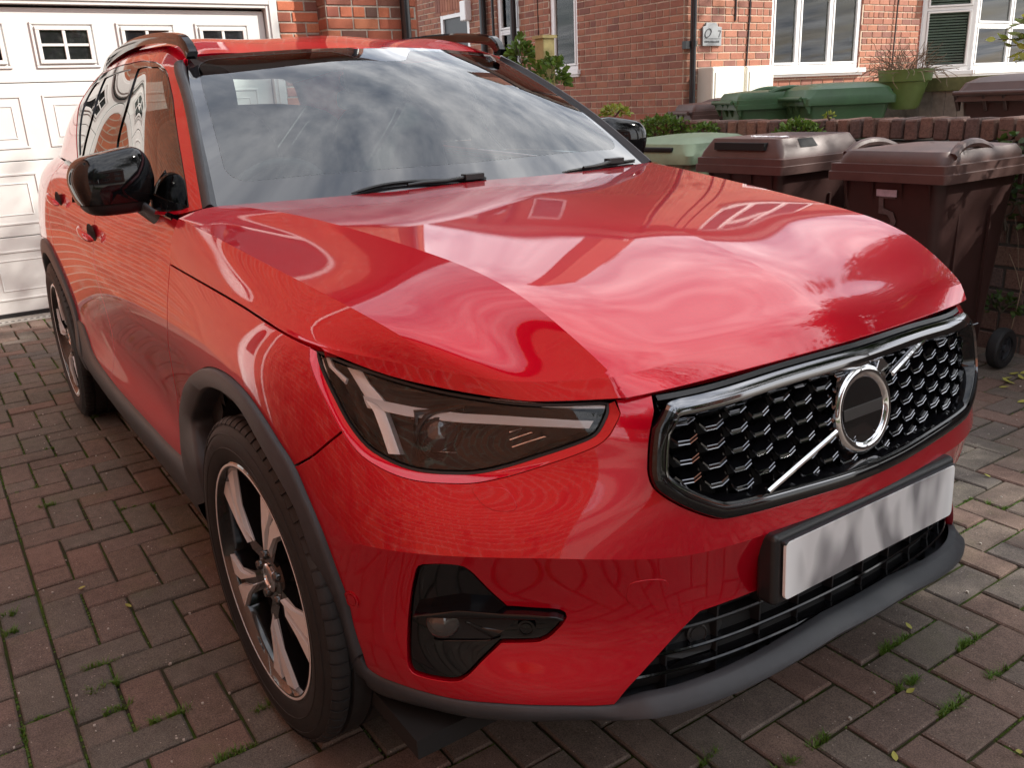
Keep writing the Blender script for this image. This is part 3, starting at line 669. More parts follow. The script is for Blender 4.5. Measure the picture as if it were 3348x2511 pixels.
# sill line (bottom of the doors)
sill = catmull([SK.side(x, z) for x, z in ((-.62, .435), (-.80, .425), (-1.2, .42), (-1.7, .425), (-2.0, .45), (-2.13, .50), (-2.20, .53))], STEP)
doorF = [np.array([u, belt]) for u in np.linspace(US[10]+.0, d2[0][0], 60)]+d2[1:]
i2 = split_at(sill, d2[-1])
dg0 = [np.array([US[10], v]) for v in np.linspace(0, belt, 10)]
doorF = doorF+list(reversed(sill[:i2]))+[doorgap[-1]]+list(reversed(doorgap[:-1]))+dg0[1:-1]
handle1 = catmull(pxs(SK, [(262,752),(268,738),(285,733),(305,735),(322,745),(337,768),(338,790),(322,796),(300,790),(275,775)]), .008, closed=True)
panel('front_door', SK, doorF, mat=MAT['paint'], parent=CAR, res=.016, mirror='copy')
k4 = split_at(archR, sill[-1])
doorR = [np.array([u, belt]) for u in np.linspace(d2[0][0], d3[0][0], 50)]+d3[1:-1]+(archR[k4:k3+1][::-1] if k4 < k3 else archR[k3:k4+1])+list(reversed(sill[i2+1:-1]))+list(reversed(d2[1:]))
panel('rear_door', SK, doorR, mat=MAT['paint'], parent=CAR, res=.02, mirror='copy')
vq = .43
quarter = [np.array([u, belt]) for u in np.linspace(d3[0][0], US[18], 60)]+[np.array([US[18], v]) for v in np.linspace(belt, vq, 20)][1:]
ar_end = archR[-1]; quarter += [np.array([u, vq]) for u in np.linspace(US[18], ar_end[0]-.02 if ar_end[0]-.02 > ar_end[0] else ar_end[0]+.01, 24)][1:]
kv = [i for i, q in enumerate(archR) if i > k3 and q[1] < vq-.005]
quarter += [archR[i] for i in reversed(kv)]+[archR[k3]]+list(reversed(d3[1:-1]))
panel('rear_quarter', SK, quarter, mat=MAT['paint'], parent=CAR, res=.025, mirror='copy')

# painted chamfer between the lamp glass and the surrounding panels
mb = MB(); R_ = []
for a, b in zip(low, low2):
    A_u = np.array(a); r = []
    for w, d_ in ((0., .020), (0., .0115), (.1, .0108), (.5, .0065), (.9, .0020), (1., .0004), (1.06, -.0002)):
        q = A_u*(1-w)+np.array(b)*w; r.append(SK.P(*q)[0]-SK.N(*q)[0]*d_)
    R_.append(r)
mb.grid(R_); o = mb.build('lamp_surround', MAT['paint'], CAR, smooth=38); mirrored(o)

# ------------------------------------------------------------------ the car: black cladding, arches, sills, lip
def arch_trim(line, ctr, name, a_skip=0):
    P = SK.P([q[0] for q in line], [q[1] for q in line]); mb = MB(); rings = []
    for p_ in P:
        dx, dz = p_[0]-ctr, p_[2]-.364; r = math.hypot(dx, dz); ex, ez = dx/r, dz/r; y = p_[1]
        pt = lambda rr, yy: (ctr+ex*rr, yy, .364+ez*rr)
        rings.append([pt(r+.002, y+.010), pt(r+.0015, y-.006), pt(r-.002, y-.010), pt(r-.010, y-.0125), pt(r-.050, y-.016), pt(r-.062, y-.014), pt(r-.067, y-.008), pt(r-.069, y+.01), pt(r-.066, y+.08), pt(r-.05, y+.30)])
    mb.grid(rings); return mb.build(name, MAT['clad'], CAR, smooth=40)
def arch_trim2(line, inner_px):
    """front arch: both edges of the moulding follow the measured outlines"""
    P_ = np.array(SK.P([q[0] for q in line], [q[1] for q in line])); n = len(P_)
    I0 = []
    for p_ in inner_px:
        d = ray(p_); y = -.905
        for _ in range(6):
            q = CAM+d*((y-CAM[1])/d[1]); k = int(np.argmin(np.hypot(P_[:, 0]-q[0], P_[:, 2]-q[2]))); y = P_[k][1]-.013
        I0.append(q)
    I0 = catmull(I0, .01); I0 = np.array(I0); s1 = np.concatenate([[0], np.cumsum(np.linalg.norm(np.diff(P_, axis=0), axis=1))]); s2 = np.concatenate([[0], np.cumsum(np.linalg.norm(np.diff(I0, axis=0), axis=1))])
    R_ = []
    for i in range(n):
        t = s1[i]/s1[-1]*s2[-1]; q = np.array([np.interp(t, s2, I0[:, c]) for c in range(3)]); o = P_[i]; d = q-o; L = math.hypot(d[0], d[2]); e = np.array([d[0]/L, 0, d[2]/L])
        q = q.copy(); q[1] = o[1]-.014
        R_.append([o-e*.002+np.array([0, .010, 0]), o-e*.001+np.array([0, -.006, 0]), o+e*.003+np.array([0, -.010, 0]), o+e*.011+np.array([0, -.0125, 0]), q-e*.010+np.array([0, -.002, 0]), q+np.array([0, .001, 0]), q+e*.005+np.array([0, .007, 0]), q+e*.006+np.array([0, .03, 0]), q+e*.004+np.array([0, .10, 0]), q-e*.010+np.array([0, .30, 0])])
    mb = MB(); mb.grid(R_); return mb.build('arch_trim', MAT['clad'], CAR, smooth=40)
mirrored(arch_trim2(archF, ain)); o = arch_trim(archR, -2.727, 'arch_trim'); mirrored(o)
for cx in (-.025, -2.727):
    mb = MB(); mb.lathe([(.405, -.86), (.43, -.60), (.43, -.50), (.02, -.50)], 40, Matrix.Translation((cx, 0, .364))@Matrix.Rotation(-math.pi/2, 4, 'X')@Matrix.Scale(-1, 4, (0, 0, 1)))
    mb.v = [(x, -abs(y), z) for x, y, z in mb.v]
    keep = [f for f in mb.f if min(mb.v[i][2] for i in f) > .30 or min(abs(mb.v[i][1]) for i in f) < .51]; mb.f = keep; mb.m = [0]*len(keep)
    o = mb.build('wheel_liner', MAT['void'], CAR); mirrored(o)
# sill trim
def strip(name, us, vtop, rows, mat, smooth=50):
    """rows: list of (dv from the top line or None for absolute v, lift off the surface)"""
    mb = MB(); R_ = []
    for u, vt in zip(us, vtop):
        r = []
        for (k, dv, lift) in rows:
            v = vt+dv if k == 'd' else dv
            p_ = SK.P(u, v)[0]; n_ = SK.N(u, v)[0]; r.append(p_+n_*lift)
        b = r[-1]; inward = np.array([-.10 if u < US[5] else 0, .10*math.copysign(1, -b[1]) if abs(b[1]) > .3 else 0, 0]); r.append(b+inward+np.array([0, 0, .004]))
        R_.append(r)
    mb.grid(R_); return mb.build(name, mat, CAR, smooth=smooth)
us = np.linspace(archF[-1][0]-.012, archR[0][0]+.03, 60)
sl = np.array(sorted([tuple(q) for q in sill])); vt = np.interp(us, sl[:, 0], sl[:, 1])
o = strip('sill_trim', us, vt, [('d', -.004, -.004), ('d', -.001, .004), ('d', .006, .008), ('a', .56, .010), ('a', .63, .008), ('a', .66, .004)], MAT['clad']); mirrored(o)
# front lip
lt = pxs(SK, [(2108,2281),(2205,2262),(2365,2205),(2480,2148),(2600,2077),(2700,2014)])
uc = SK.px((2060, 2270)); rbu = np.array(sorted([tuple(q) for q in RB]+[tuple(q) for q in lt]+[(0., lt[-1][1])]))
us = np.concatenate([np.linspace(0, US[6]+.06, 110)]); vt = np.interp(us, rbu[:, 0], rbu[:, 1])
mb = MB()
R_ = []
for u, v0 in zip(us, vt):
    k_ = float(np.clip((US[3]-.03-u)/.10, 0, 1)); r = []
    w_ = float(np.clip((u-US[5])/.18, 0, 1)); hs_ = .60+.10*k_+.42*w_
    for dv, lift in ((-.004, -.012), (-.001, .001), (.004, .005), (.026, .008+.016*k_), (.044, .009+.020*k_), (.060, .007+.017*k_), (.085, .001+.008*k_)):
        v = min(v0+(dv*hs_ if dv > 0 else dv), .70); p_ = SK.P(u, v)[0]; n_ = SK.N(u, v)[0]; r.append(p_+n_*lift)
    r.append(r[-1]+np.array([-.12, 0 if u < .2 else .05, .01])); R_.append(r)
full = [[p_*[1, -1, 1] for p_ in r] for r in R_[:0:-1]]+R_
mb.grid(full); mb.build('front_lip', MAT['clad'], CAR, smooth=45)
# air flap behind the lip, ahead of the wheel
mb = MB(); mb.add([(.34, -.80, .28), (.34, -.70, .27), (.325, -.70, .225), (.325, -.79, .222), (.33, -.795, .28), (.33, -.70, .27), (.315, -.70, .225), (.315, -.785, .222)], [(0, 1, 2, 3), (7, 6, 5, 4), (0, 4, 5, 1), (3, 2, 6, 7), (0, 3, 7, 4), (1, 5, 6, 2)])
o = mb.build('air_deflector', MAT['clad'], CAR, bevel=.004); mirrored(o)
# underbody and inner dark shell so nothing shows through the shut lines
mb = MB(); mb.box((-3.35, -.82, .20), (.52, .82, .24)); mb.box((.44, -.60, .24), (.60, .60, .55)); mb.build('underbody', MAT['void'], CAR)
def shell(name, S, u0, u1, v0, v1, off, nu=50, nv=16, cond=None):
    mb = MB(); uu = np.linspace(u0, u1, nu); vv = np.linspace(v0, v1, nv); R_ = []
    for u in uu:
        p_ = S.P([u]*nv, vv); n_ = S.N([u]*nv, vv); R_.append([tuple(x) for x in p_-n_*off])
    mb.grid(R_)
    if cond: k = [f for f in mb.f if cond(np.mean([mb.v[i] for i in f], 0))]; mb.f = k; mb.m = [0]*len(k)
    return mb
inarch = lambda c: math.hypot(c[0]+.025, c[2]-.364) > .42 and math.hypot(c[0]+2.727, c[2]-.364) > .42
mb = shell('inner_shell', SK, 0, US[18], .0, .64, .045, 160, 30, inarch)
mb2 = shell('x', HD, 0, HKU[-1], HKV[1], HKV[-1], .045, 30, 30); mb.add(mb2.v, mb2.f)
mb.add([(x, -y, z) for x, y, z in mb.v], mb.f[:]); mb.build('inner_shell', MAT['void'], CAR, smooth=60)
mb = shell('y', SK, uTip+.05, US[18], -.10, .02, .02, 120, 6); mb.add([(x, -y, z) for x, y, z in mb.v], mb.f[:]); mb.build('door_frame_inner', MAT['void'], CAR, smooth=60)

# ------------------------------------------------------------------ the car: lamps
def onS(px, d=0., S=None):
    S = S or SK; uv = S.px(px); return S.P(uv[0], uv[1])[0]-S.N(uv[0], uv[1])[0]*d
def plate_px(mb, pts, d0, th, mi=0, S=None, step=None):
    """a thin solid whose outline is given in photo pixels, lying d0 below surface S"""
    S = S or SK; fr_ = []; bk = []
    for p_ in pts:
        uv = S.px(p_); P_ = S.P(uv[0], uv[1])[0]; N_ = S.N(uv[0], uv[1])[0]; fr_.append(P_-N_*d0); bk.append(P_-N_*(d0+th))
    n = len(pts); mb.add(fr_+bk, [tuple(range(n)), tuple(reversed(range(n, 2*n)))]+[(i, (i+1) % n, n+(i+1) % n, n+i) for i in range(n)], mi)
def band_px(mb, top, bot, d0, th, n=24, mi=0, S=None, tilt=0.):
    """ribbon between two pixel polylines"""
    S = S or SK
    def res(L):
        L = np.array(L, float); s_ = np.concatenate([[0], np.cumsum(np.linalg.norm(np.diff(L, axis=0), axis=1))]); t = np.linspace(0, s_[-1], n)
        return np.stack([np.interp(t, s_, L[:, 0]), np.interp(t, s_, L[:, 1])], 1)
    a, b = res(top), res(bot); R_ = []
    for p_, q_ in zip(a, b):
        r = []
        for w, e in ((0, th), (0, tilt+.0008), (.08, tilt), (.5, tilt*.45-.0008), (.92, 0), (1, .0008), (1, th)):
            uv = S.px(p_*(1-w)+q_*w); r.append(S.P(uv[0], uv[1])[0]-S.N(uv[0], uv[1])[0]*(d0+e))
        R_.append(r)
    mb.grid(R_, mi, cv=True); m_ = len(R_[0]); mb.add(R_[0], [tuple(range(m_))], mi); mb.add(R_[-1], [tuple(reversed(range(m_)))], mi)
c5 = lambda *L: [(950+x*.5425, 1050+y*.5425) for x, y in L]
LAMP = empty('headlight'); LAMP.parent = CAR
lens = panel('lens', SK, HL, mat=MAT['lamp_glass'], parent=LAMP, res=.016, gap=.003, lip=.001, depth=.004, off=-.010)
# housing bowl
cu = np.array(HL); cen = cu.mean(0); mb = MB(); rings = []
for k, (s_, d_) in enumerate(((1.0, .014), (.985, .032), (.93, .055), (.75, .066), (.45, .070), (.05, .072))):
    r = []
    for q in cu:
        uv = cen+(q-cen)*s_; r.append(SK.P(uv[0], uv[1])[0]-SK.N(uv[0], uv[1])[0]*d_)
    rings.append(r)
mb.grid(rings, cv=True); mb.build('lamp_housing', MAT['black_plastic'], LAMP, smooth=50)
sweep('lamp_seal', SK, HL, [(-.004, -.024), (-.004, -.0085), (.0005, -.0085), (.0005, -.024)], MAT['rubber_seal'], LAMP, closed=True)
mb = MB()
band_px(mb, c5((395,440),(520,470),(700,505),(1000,553),(1400,588),(1700,602),(1832,604)), c5((440,520),(545,540),(700,572),(1000,612),(1400,643),(1700,655),(1800,657)), .0145, .020, tilt=.009)
band_px(mb, c5((430,470),(480,535),(530,670),(572,800)), c5((500,500),(548,545),(600,690),(640,805)), .0140, .020, n=16, tilt=-.004)
mb.build('light_guide', MAT['drl'], LAMP, smooth=40)
mb = MB()
band_px(mb, c5((285,250),(330,330),(400,450),(440,520)), c5((385,275),(430,360),(490,430),(520,470)), .030, .010, n=14)
band_px(mb, c5((1180,455),(1500,482),(1700,490),(1902,487)), c5((1200,470),(1500,508),(1700,516),(1900,514)), .016, .006, n=16)
band_px(mb, c5((165,190),(185,260),(290,370)), c5((195,200),(215,260),(300,335)), .020, .006, n=10)
mb.build('reflector', MAT['drl'], LAMP, smooth=40)
mb = MB()
for a, b in ((((1280,692),(1358,674)), ((1290,708),(1370,686))), (((1285,742),(1420,704)), ((1300,756),(1450,712))), (((1303,786),(1505,733)), ((1315,800),(1542,742)))):
    band_px(mb, c5(*a), c5(*b), .038, .004, n=4)
band_px(mb, c5((735,772),(860,786),(975,796)), c5((735,782),(860,796),(975,806)), .03, .004, n=6)
band_px(mb, c5((690,578),(760,590),(900,595)), c5((690,584),(760,597),(900,603)), .03, .004, n=6)
mb.build('trim_bar', MAT['chrome'], LAMP, smooth=40)
pc = onS(c5((880, 685))[0], .035); pn = SK.N(*SK.px(c5((880, 685))[0]))[0]; pn = np.array([.93, -.30, .02]); pn /= np.linalg.norm(pn)
Mx = Matrix.Translation(Vector(pc-pn*.0))@Vector(pn).to_track_quat('Z', 'Y').to_matrix().to_4x4()
mb = MB(); prof = [(.046, -.03), (.046, .0), (.043, .004), (.040, .002), (.038, -.004)]; mb.lathe(prof, 36, Mx)
mb.lathe([(.060, -.028), (.062, -.006), (.056, -.004), (.052, -.02)], 4, Mx@Matrix.Rotation(math.pi/4, 4, 'Z')); mb.build('projector_bezel', MAT['black_plastic'], LAMP, smooth=40)
mb = MB(); mb.lathe([(.038, -.004), (.034, .006), (.026, .013), (.014, .018), (.001, .020)], 36, Mx)
mb.build('projector_lens', simple('projector_glass', (.03, .03, .035), .03, coat=1), LAMP, smooth=60)
def mirror_tree(e):
    c = empty(e.name); c.parent = e.parent
    for ch in list(e.children): mirrored(ch, c)
    return c
mirror_tree(LAMP)
# body-coloured lip around the lamp
line = offset_line(SK, [q for q in low_b+[]], 0)
# fog lamp corner panel
FG = empty('fog_lamp'); FG.parent = CAR
panel('fog_panel', SK, FOG, mat=MAT['gloss_black'], parent=FG, res=.014, gap=.0035, lip=.001, depth=.006, off=-.005)
c6 = lambda *L: [(1250+x*.3616, 1750+y*.3616) for x, y in L]
mb = MB()
band_px(mb, c6((300,682),(480,655),(700,628),(900,645),(1115,662),(1300,668),(1580,690),(1640,715)), c6((320,690),(480,698),(700,702),(900,708),(1115,712),(1300,716),(1580,722),(1625,728)), -.016, .022, n=22)
mb.build('fog_blade', MAT['gloss_black'], FG, smooth=35)
mb = MB(); plate_px(mb, c6((455,740),(480,718),(760,722),(1200,735),(1180,800),(1050,900),(980,935),(500,930),(455,900)), -.001, .004)
mb.build('fog_recess', MAT['void'], FG)
mb = MB(); band_px(mb, c6((470,925),(520,940),(800,943),(960,940),(1040,920)), c6((480,935),(520,950),(800,953),(970,951),(1070,915)), -.004, .006, n=12)
band_px(mb, c6((745,785),(850,850),(990,925)), c6((770,775),(900,830),(1100,860)), -.002, .004, n=8)
mb.build('fog_trim', MAT['gloss_black'], FG, smooth=35)
fc = onS(c6((560, 790))[0], .0); fn_ = np.array([.86, -.48, .1]); Mf = Matrix.Translation(Vector(fc-fn_*.004))@Vector(fn_).to_track_quat('Z', 'Y').to_matrix().to_4x4()
mb = MB(); mb.lathe([(.032, 0), (.029, .008), (.018, .013), (.001, .015)], 28, Mf); mb.build('fog_lens', MAT['drl'] if False else simple('fog_glass', (.035, .033, .032), .06, coat=1), FG, smooth=60)
mirror_tree(FG)
def sensor(px, r=.013, mat=None, off=.001):
    uv = SK.px(px); P_ = SK.P(*uv)[0]; N_ = SK.N(*uv)[0]; Mq = Matrix.Translation(Vector(P_+N_*off))@Vector(N_).to_track_quat('Z', 'Y').to_matrix().to_4x4()
    mb = MB(); mb.lathe([(r+.004, -.001), (r+.004, .0008), (r, .0008), (r, -.0015), (r-.002, -.0015), (r-.002, .0012), (.0005, .0016)], 28, Mq)
    o = mb.build('parking_sensor', mat or MAT['paint'], CAR, smooth=30); mirrored(o)
sensor((1150, 1961)); sensor(c6((1302, 840))[0], .012, MAT['gloss_black'], .002)

# ------------------------------------------------------------------ the car: grille, emblem, intake, number plate
GRL = empty('grille'); GRL.parent = CAR
half = [np.array([u, .013]) for u in np.linspace(0, uGr-.035, 40)]+catmull([np.array([uGr-.034, .013]), np.array([uGr-.014, .017]), np.array([uGr-.004, .032]), GO[4]], .006)[1:]+GO[5:]
fprof = [(.0, -.03), (.0, .004), (.003, .011), (.010, .0145), (.022, .0135), (.030, .008), (.033, -.004), (.034, -.030)]
def sweep_half(line, prof, lift=0, sgn=1, vscale=None):
    L = np.array(line); P_ = SK.P(L[:, 0], L[:, 1]); N_ = SK.N(L[:, 0], L[:, 1]); R_ = []
    for i in range(len(P_)):
        t = P_[min(i+1, len(P_)-1)]-P_[max(i-1, 0)]; t = t/np.linalg.norm(t); o = np.cross(t, N_[i])*sgn; o /= np.linalg.norm(o)
        if i in (0, len(P_)-1): o = o*[1, 0, 1]; o /= np.linalg.norm(o)
        k_ = 1 if vscale is None else vscale(L[i])
        R_.append([P_[i]+o*a*k_+N_[i]*(b+lift) for a, b in prof])
    return R_
t_ = SK.P(half[1][0], half[1][1])[0]-SK.P(half[0][0], half[0][1])[0]; o_ = np.cross(t_, SK.N(half[0][0], half[0][1])[0]); SG = 1 if o_[2] < 0 else -1
R_ = sweep_half(half, fprof, sgn=SG)
ktop = 44
for nm, a, b, mt in (('grille_top_bar', 0, ktop+1, MAT['dark_chrome']), ('grille_frame', ktop, len(R_), MAT['gloss_black'])):
    mb = MB(); seg_ = R_[a:b]
    mir = [[p_*[1, -1, 1] for p_ in r] for r in seg_]
    mb.grid(seg_); mb.grid(mir, flip=True); mb.build(nm, mt, GRL, smooth=35)
# thin bright line inside the lower frame
R2 = sweep_half(half[ktop:], [(.024, .0125), (.0245, .0150), (.0265, .0145), (.0265, .010)], sgn=SG); mb = MB(); mb.grid(R2); mb.grid([[p_*[1, -1, 1] for p_ in r] for r in R2], flip=True); mb.build('bright_line', MAT['dark_chrome'], GRL, smooth=35)
# seal between bonnet and grille bar
R2 = sweep_half([np.array([u, .003]) for u in np.linspace(0, uGr-.004, 50)], [(0, -.03), (0, .000), (.009, .000), (.009, -.03)], sgn=SG); mb = MB(); mb.grid(R2); mb.grid([[p_*[1, -1, 1] for p_ in r] for r in R2], flip=True); mb.build('bonnet_seal', MAT['black_plastic'], CAR, smooth=35)
gpoly = np.array([SK.P(q[0], q[1])[0][[1, 2]] for q in half]); gpoly = np.vstack([gpoly, (gpoly*[-1, 1])[::-1]])
def gsurf(y, z):
    uv = SK.front(-abs(y)-1e-5, z); P_ = SK.P(*uv)[0]; return P_[0]
# backing
mb = MB(); ys = np.linspace(-.50, .50, 41); zs = np.linspace(.60, .90, 13)
mb.grid([[(gsurf(y, z)-.075, y, z) for z in zs] for y in ys]); mb.build('grille_backing', MAT['void'], GRL)
# blades: shallow "\_/" shelves in staggered columns
pitch, rowp = .0510, .0325
def blade_mesh():
    mb = MB(); w = pitch*.5-.002
    pl = [(-w, .0085), (-w*.45, -.0030), (w*.45, -.0030), (w, .0055)]
    th = .0035
    for x0, x1, tt, mi in ((0, -.034, th, 0),):
        up_ = [(x0, y, z+tt/2) for y, z in pl]; lo_ = [(x0, y, z-tt/2) for y, z in pl]; ub = [(x1, y*.97, z+.010+tt/2) for y, z in pl]; lb = [(x1, y*.97, z+.010-tt/2) for y, z in pl]
        mb.grid([up_, ub], 0); mb.grid([lo_, lb], 0, flip=True)
    # bright leading edges
    for dz, dx, hh in ((.0030, .0005, .0011), (-.0030, .0022, .0013)):
        a = [(dx, y, z+dz+hh) for y, z in pl]; b = [(dx+.0012, y, z+dz) for y, z in pl]; c = [(dx, y, z+dz-hh) for y, z in pl]
        mb.grid([a, b, c], 1)
    a = [(.0005, y, z+.0020) for y, z in pl]; c = [(.002, y, z-.0045) for y, z in pl]; mb.grid([a, c], 0)
    # short upright wing at each side
    for s in (-1, 1):
        mb.add([(0, s*w, .0105), (-.03, s*w, .0105+.01), (-.03, s*w, .026), (-.006, s*w, .022)], [(0, 1, 2, 3)], 0)
    me = mb.mesh('grille_blade'); me.materials.append(MAT['gloss_black']); me.materials.append(MAT['dark_chrome']); return me
BL = blade_mesh()
gin = gpoly.copy(); gc0 = gin.mean(0)
for ci in range(-9, 10):
    yc = ci*pitch
    for rj in range(-1, 10):
        zc = .628+rj*rowp+(rowp/2 if ci % 2 else 0)
        ok = inside(gpoly, np.array([yc]), np.array([zc]))[0] and segdist(gpoly, np.array([yc]), np.array([zc]))[0] > .031
        if not ok or math.hypot(yc, zc-.762) < .066: continue
        x = gsurf(yc, zc)-.014; sl_ = (gsurf(yc+.02, zc)-gsurf(yc-.02, zc))/.04
        o = link('grille_blade', BL, None, GRL, (x, yc, zc)); o.rotation_euler = (0, 0, -math.atan(sl_))
mb = MB()
for ci in range(-9, 9):
    yc = (ci+.5)*pitch; zz = [z for z in np.linspace(.60, .90, 60) if inside(gpoly, np.array([yc]), np.array([z]))[0]]
    if len(zz) < 4: continue
    R_ = []
    for z in np.linspace(zz[0], zz[-1], 14):
        x = gsurf(yc, z)-.020; R_.append([(x, yc-.0015, z), (x, yc+.0015, z), (x-.04, yc+.0015, z), (x-.04, yc-.0015, z)])
    mb.grid(R_, cv=True)
mb.build('grille_rib', MAT['gloss_black'], GRL)
# emblem
bx = .818; EM = empty('emblem'); EM.parent = GRL
def em_x(y, z): return .822+(gsurf(y, z)-gsurf(0, .762))
nrm = Vector((1, 0, .16)).normalized(); ec_ = at((2815, 1338), 1, 0.); Me = Matrix.Translation(Vector(ec_))@Matrix((Vector((0, 1, 0)), nrm.cross(Vector((0, 1, 0))), nrm)).transposed().to_4x4()
def lathe_obj(name, prof, mat, parent, M4, n=64, smooth=40):
    mb = MB(); mb.lathe(prof, n, M4); return mb.build(name, mat, parent, smooth=smooth)
bpy.data.objects.remove(EM)
lathe_obj('emblem_ring', [(.0845, -.03), (.0845, .000), (.083, .006), (.078, .0095), (.070, .0095), (.062, .006), (.060, .003), (.060, -.01)], MAT['chrome'], GRL, Me)
lathe_obj('emblem_disc', [(.0605, .0035), (.0605, .0045), (.0005, .0055)], simple('smoked_disc', (.010, .009, .009), .08, coat=1), GRL, Me)
mb = MB(); mb.box((-.0585, -.011, .0046), (.0585, .011, .0066)); mb.v = [tuple(Me@Vector(v)) for v in mb.v]
o = mb.build('emblem_bar', simple('grey_bar', (.035, .032, .031), .35), GRL, bevel=.001)
mb = MB()
for v in mb.v: pass
def bar_px(pa, pb, w0, w1, x_off, n=10):
    a = at(pa, 0, .80); b = at(pb, 0, .80); R_ = []
    for t in np.linspace(0, 1, n):
        p_ = a*(1-t)+b*t; x = gsurf(p_[1], p_[2])+x_off; q = at((pa[0]*(1-t)+pb[0]*t, pa[1]*(1-t)+pb[1]*t), 0, x)
        d = (b-a); d[0] = 0; d /= np.linalg.norm(d); s_ = np.array([0, -d[2], d[1]]); w = w0*(1-t)+w1*t
        R_.append([q+s_*w*c+np.array([e, 0, 0]) for c, e in ((-.5, -.006), (-.5, 0), (-.2, .004), (.2, .004), (.5, 0), (.5, -.006))])
    mb.grid(R_, cv=True); mb.add(R_[0], [tuple(range(6))]); mb.add(R_[-1], [tuple(reversed(range(6)))])
bar_px((2512, 1608), (2735, 1412), .0105, .0105, .010); mb.build('diagonal_bar', MAT['chrome'], GRL, smooth=35); mb = MB(); bar_px((2918, 1222), (3034, 1096), .0105, .0105, .010)
mb.build('diagonal_bar', MAT['chrome'], GRL, smooth=35)
mb = MB(); mb.prism([(-.017, 0), (.017, .0), (.024, .030), (-.024, .030)], -.012, .007, Me@Matrix.Rotation(math.radians(-45), 4, 'Z')@Matrix.Translation((0, .077, 0)))
mb.build('emblem_arrow', MAT['chrome'], GRL, bevel=.002)
# lower intake
INT = empty('lower_intake'); INT.parent = CAR
ip = np.array([SK.P(q[0], q[1])[0] for q in IN]); 
mb = MB(); us = np.linspace(0, US[3]+.06, 40); vs_ = np.linspace(.30, .62, 10); R_ = [[SK.P(u, v)[0]-np.array([.085, 0, 0]) for v in vs_] for u in us]
mb.grid([[p_*[1, -1, 1] for p_ in r] for r in R_[:0:-1]]+R_); mb.build('intake_backing', MAT['void'], INT)
def intake_edge(v):    # u where the painted edge crosses level v
    L = np.array(IN); c = [(q[0]) for a, q in zip(L[:-1], L[1:]) if (a[1]-v)*(q[1]-v) <= 0]; return max(c) if c else US[2]
for v, dpt in ((.455, .018), (.497, .022), (.535, .020)):
    ue = intake_edge(v)+.02; R_ = []
    for u in np.linspace(0, ue, 36):
        P_ = SK.P(u, v)[0]; N_ = SK.N(u, v)[0]; R_.append([P_-N_*(dpt+a)+np.array([0, 0, b]) for a, b in ((.0, -.0035), (-.002, 0), (0, .0035), (.03, .006), (.03, -.006))])
    mb = MB(); mb.grid([[p_*[1, -1, 1] for p_ in r] for r in R_[:0:-1]]+R_, cv=True); mb.build('intake_slat', MAT['gloss_black'] if v != .455 else MAT['black_plastic'], INT, smooth=35)
for y in np.arange(-.62, .63, .095):
    mb = MB(); x = gsurf(y, .40)-.05; mb.box((x, y-.002, .30), (x+.022, y+.002, .46)); mb.build('intake_rib', MAT['black_plastic'], INT)
mb = MB(); plate_px(mb, [(2225, 2065), (2300, 2020), (2395, 1975), (2405, 2060), (2360, 2150), (2260, 2185), (2180, 2180)], .040, .01); mb.build('sensor_panel', MAT['black_plastic'], INT); mirrored(INT.children[-1]) if False else None
sp = onS((2310, 2093), .034); lathe_obj('sensor_disc', [(.020, -.004), (.020, .002), (.017, .003), (.016, .0015), (.013, .0015), (.013, .003), (.0005, .0035)], MAT['black_plastic'], INT, Matrix.Translation(Vector(sp))@Vector((.9, -.3, .1)).to_track_quat('Z', 'Y').to_matrix().to_4x4(), 28)
# number plate and holder
NP = empty('number_plate', (.861, 0, .5385)); NP.parent = CAR; NP.rotation_euler = (0, math.radians(-2), 0)
mb = MB(); mb.box((-.050, -.277, -.070), (-.006, .277, .068)); o = mb.build('plate_holder', MAT['black_plastic'], NP, bevel=.012, segs=4)
mb = MB(); mb.box((-.008, -.262, .050), (.003, .262, .0565)); mb.build('holder_ledge', MAT['clad'], NP, bevel=.002)
def rrect(w, h, r, n=6):
    o = []
    for cx, cy, a0 in ((w-r, h-r, 0), (-w+r, h-r, 90), (-w+r, -h+r, 180), (w-r, -h+r, 270)):
        for k in range(n+1): a = math.radians(a0+90*k/n); o.append((cx+r*math.cos(a), cy+r*math.sin(a)))
    return o
mb = MB(); Mp = Matrix(((0, 0, 1, 0), (1, 0, 0, 0), (0, 1, 0, 0), (0, 0, 0, 1))); mb.prism(rrect(.26, .0555, .010), -.003, .0035, Mp); mb.build('plate', MAT['plate'], NP, bevel=.001)

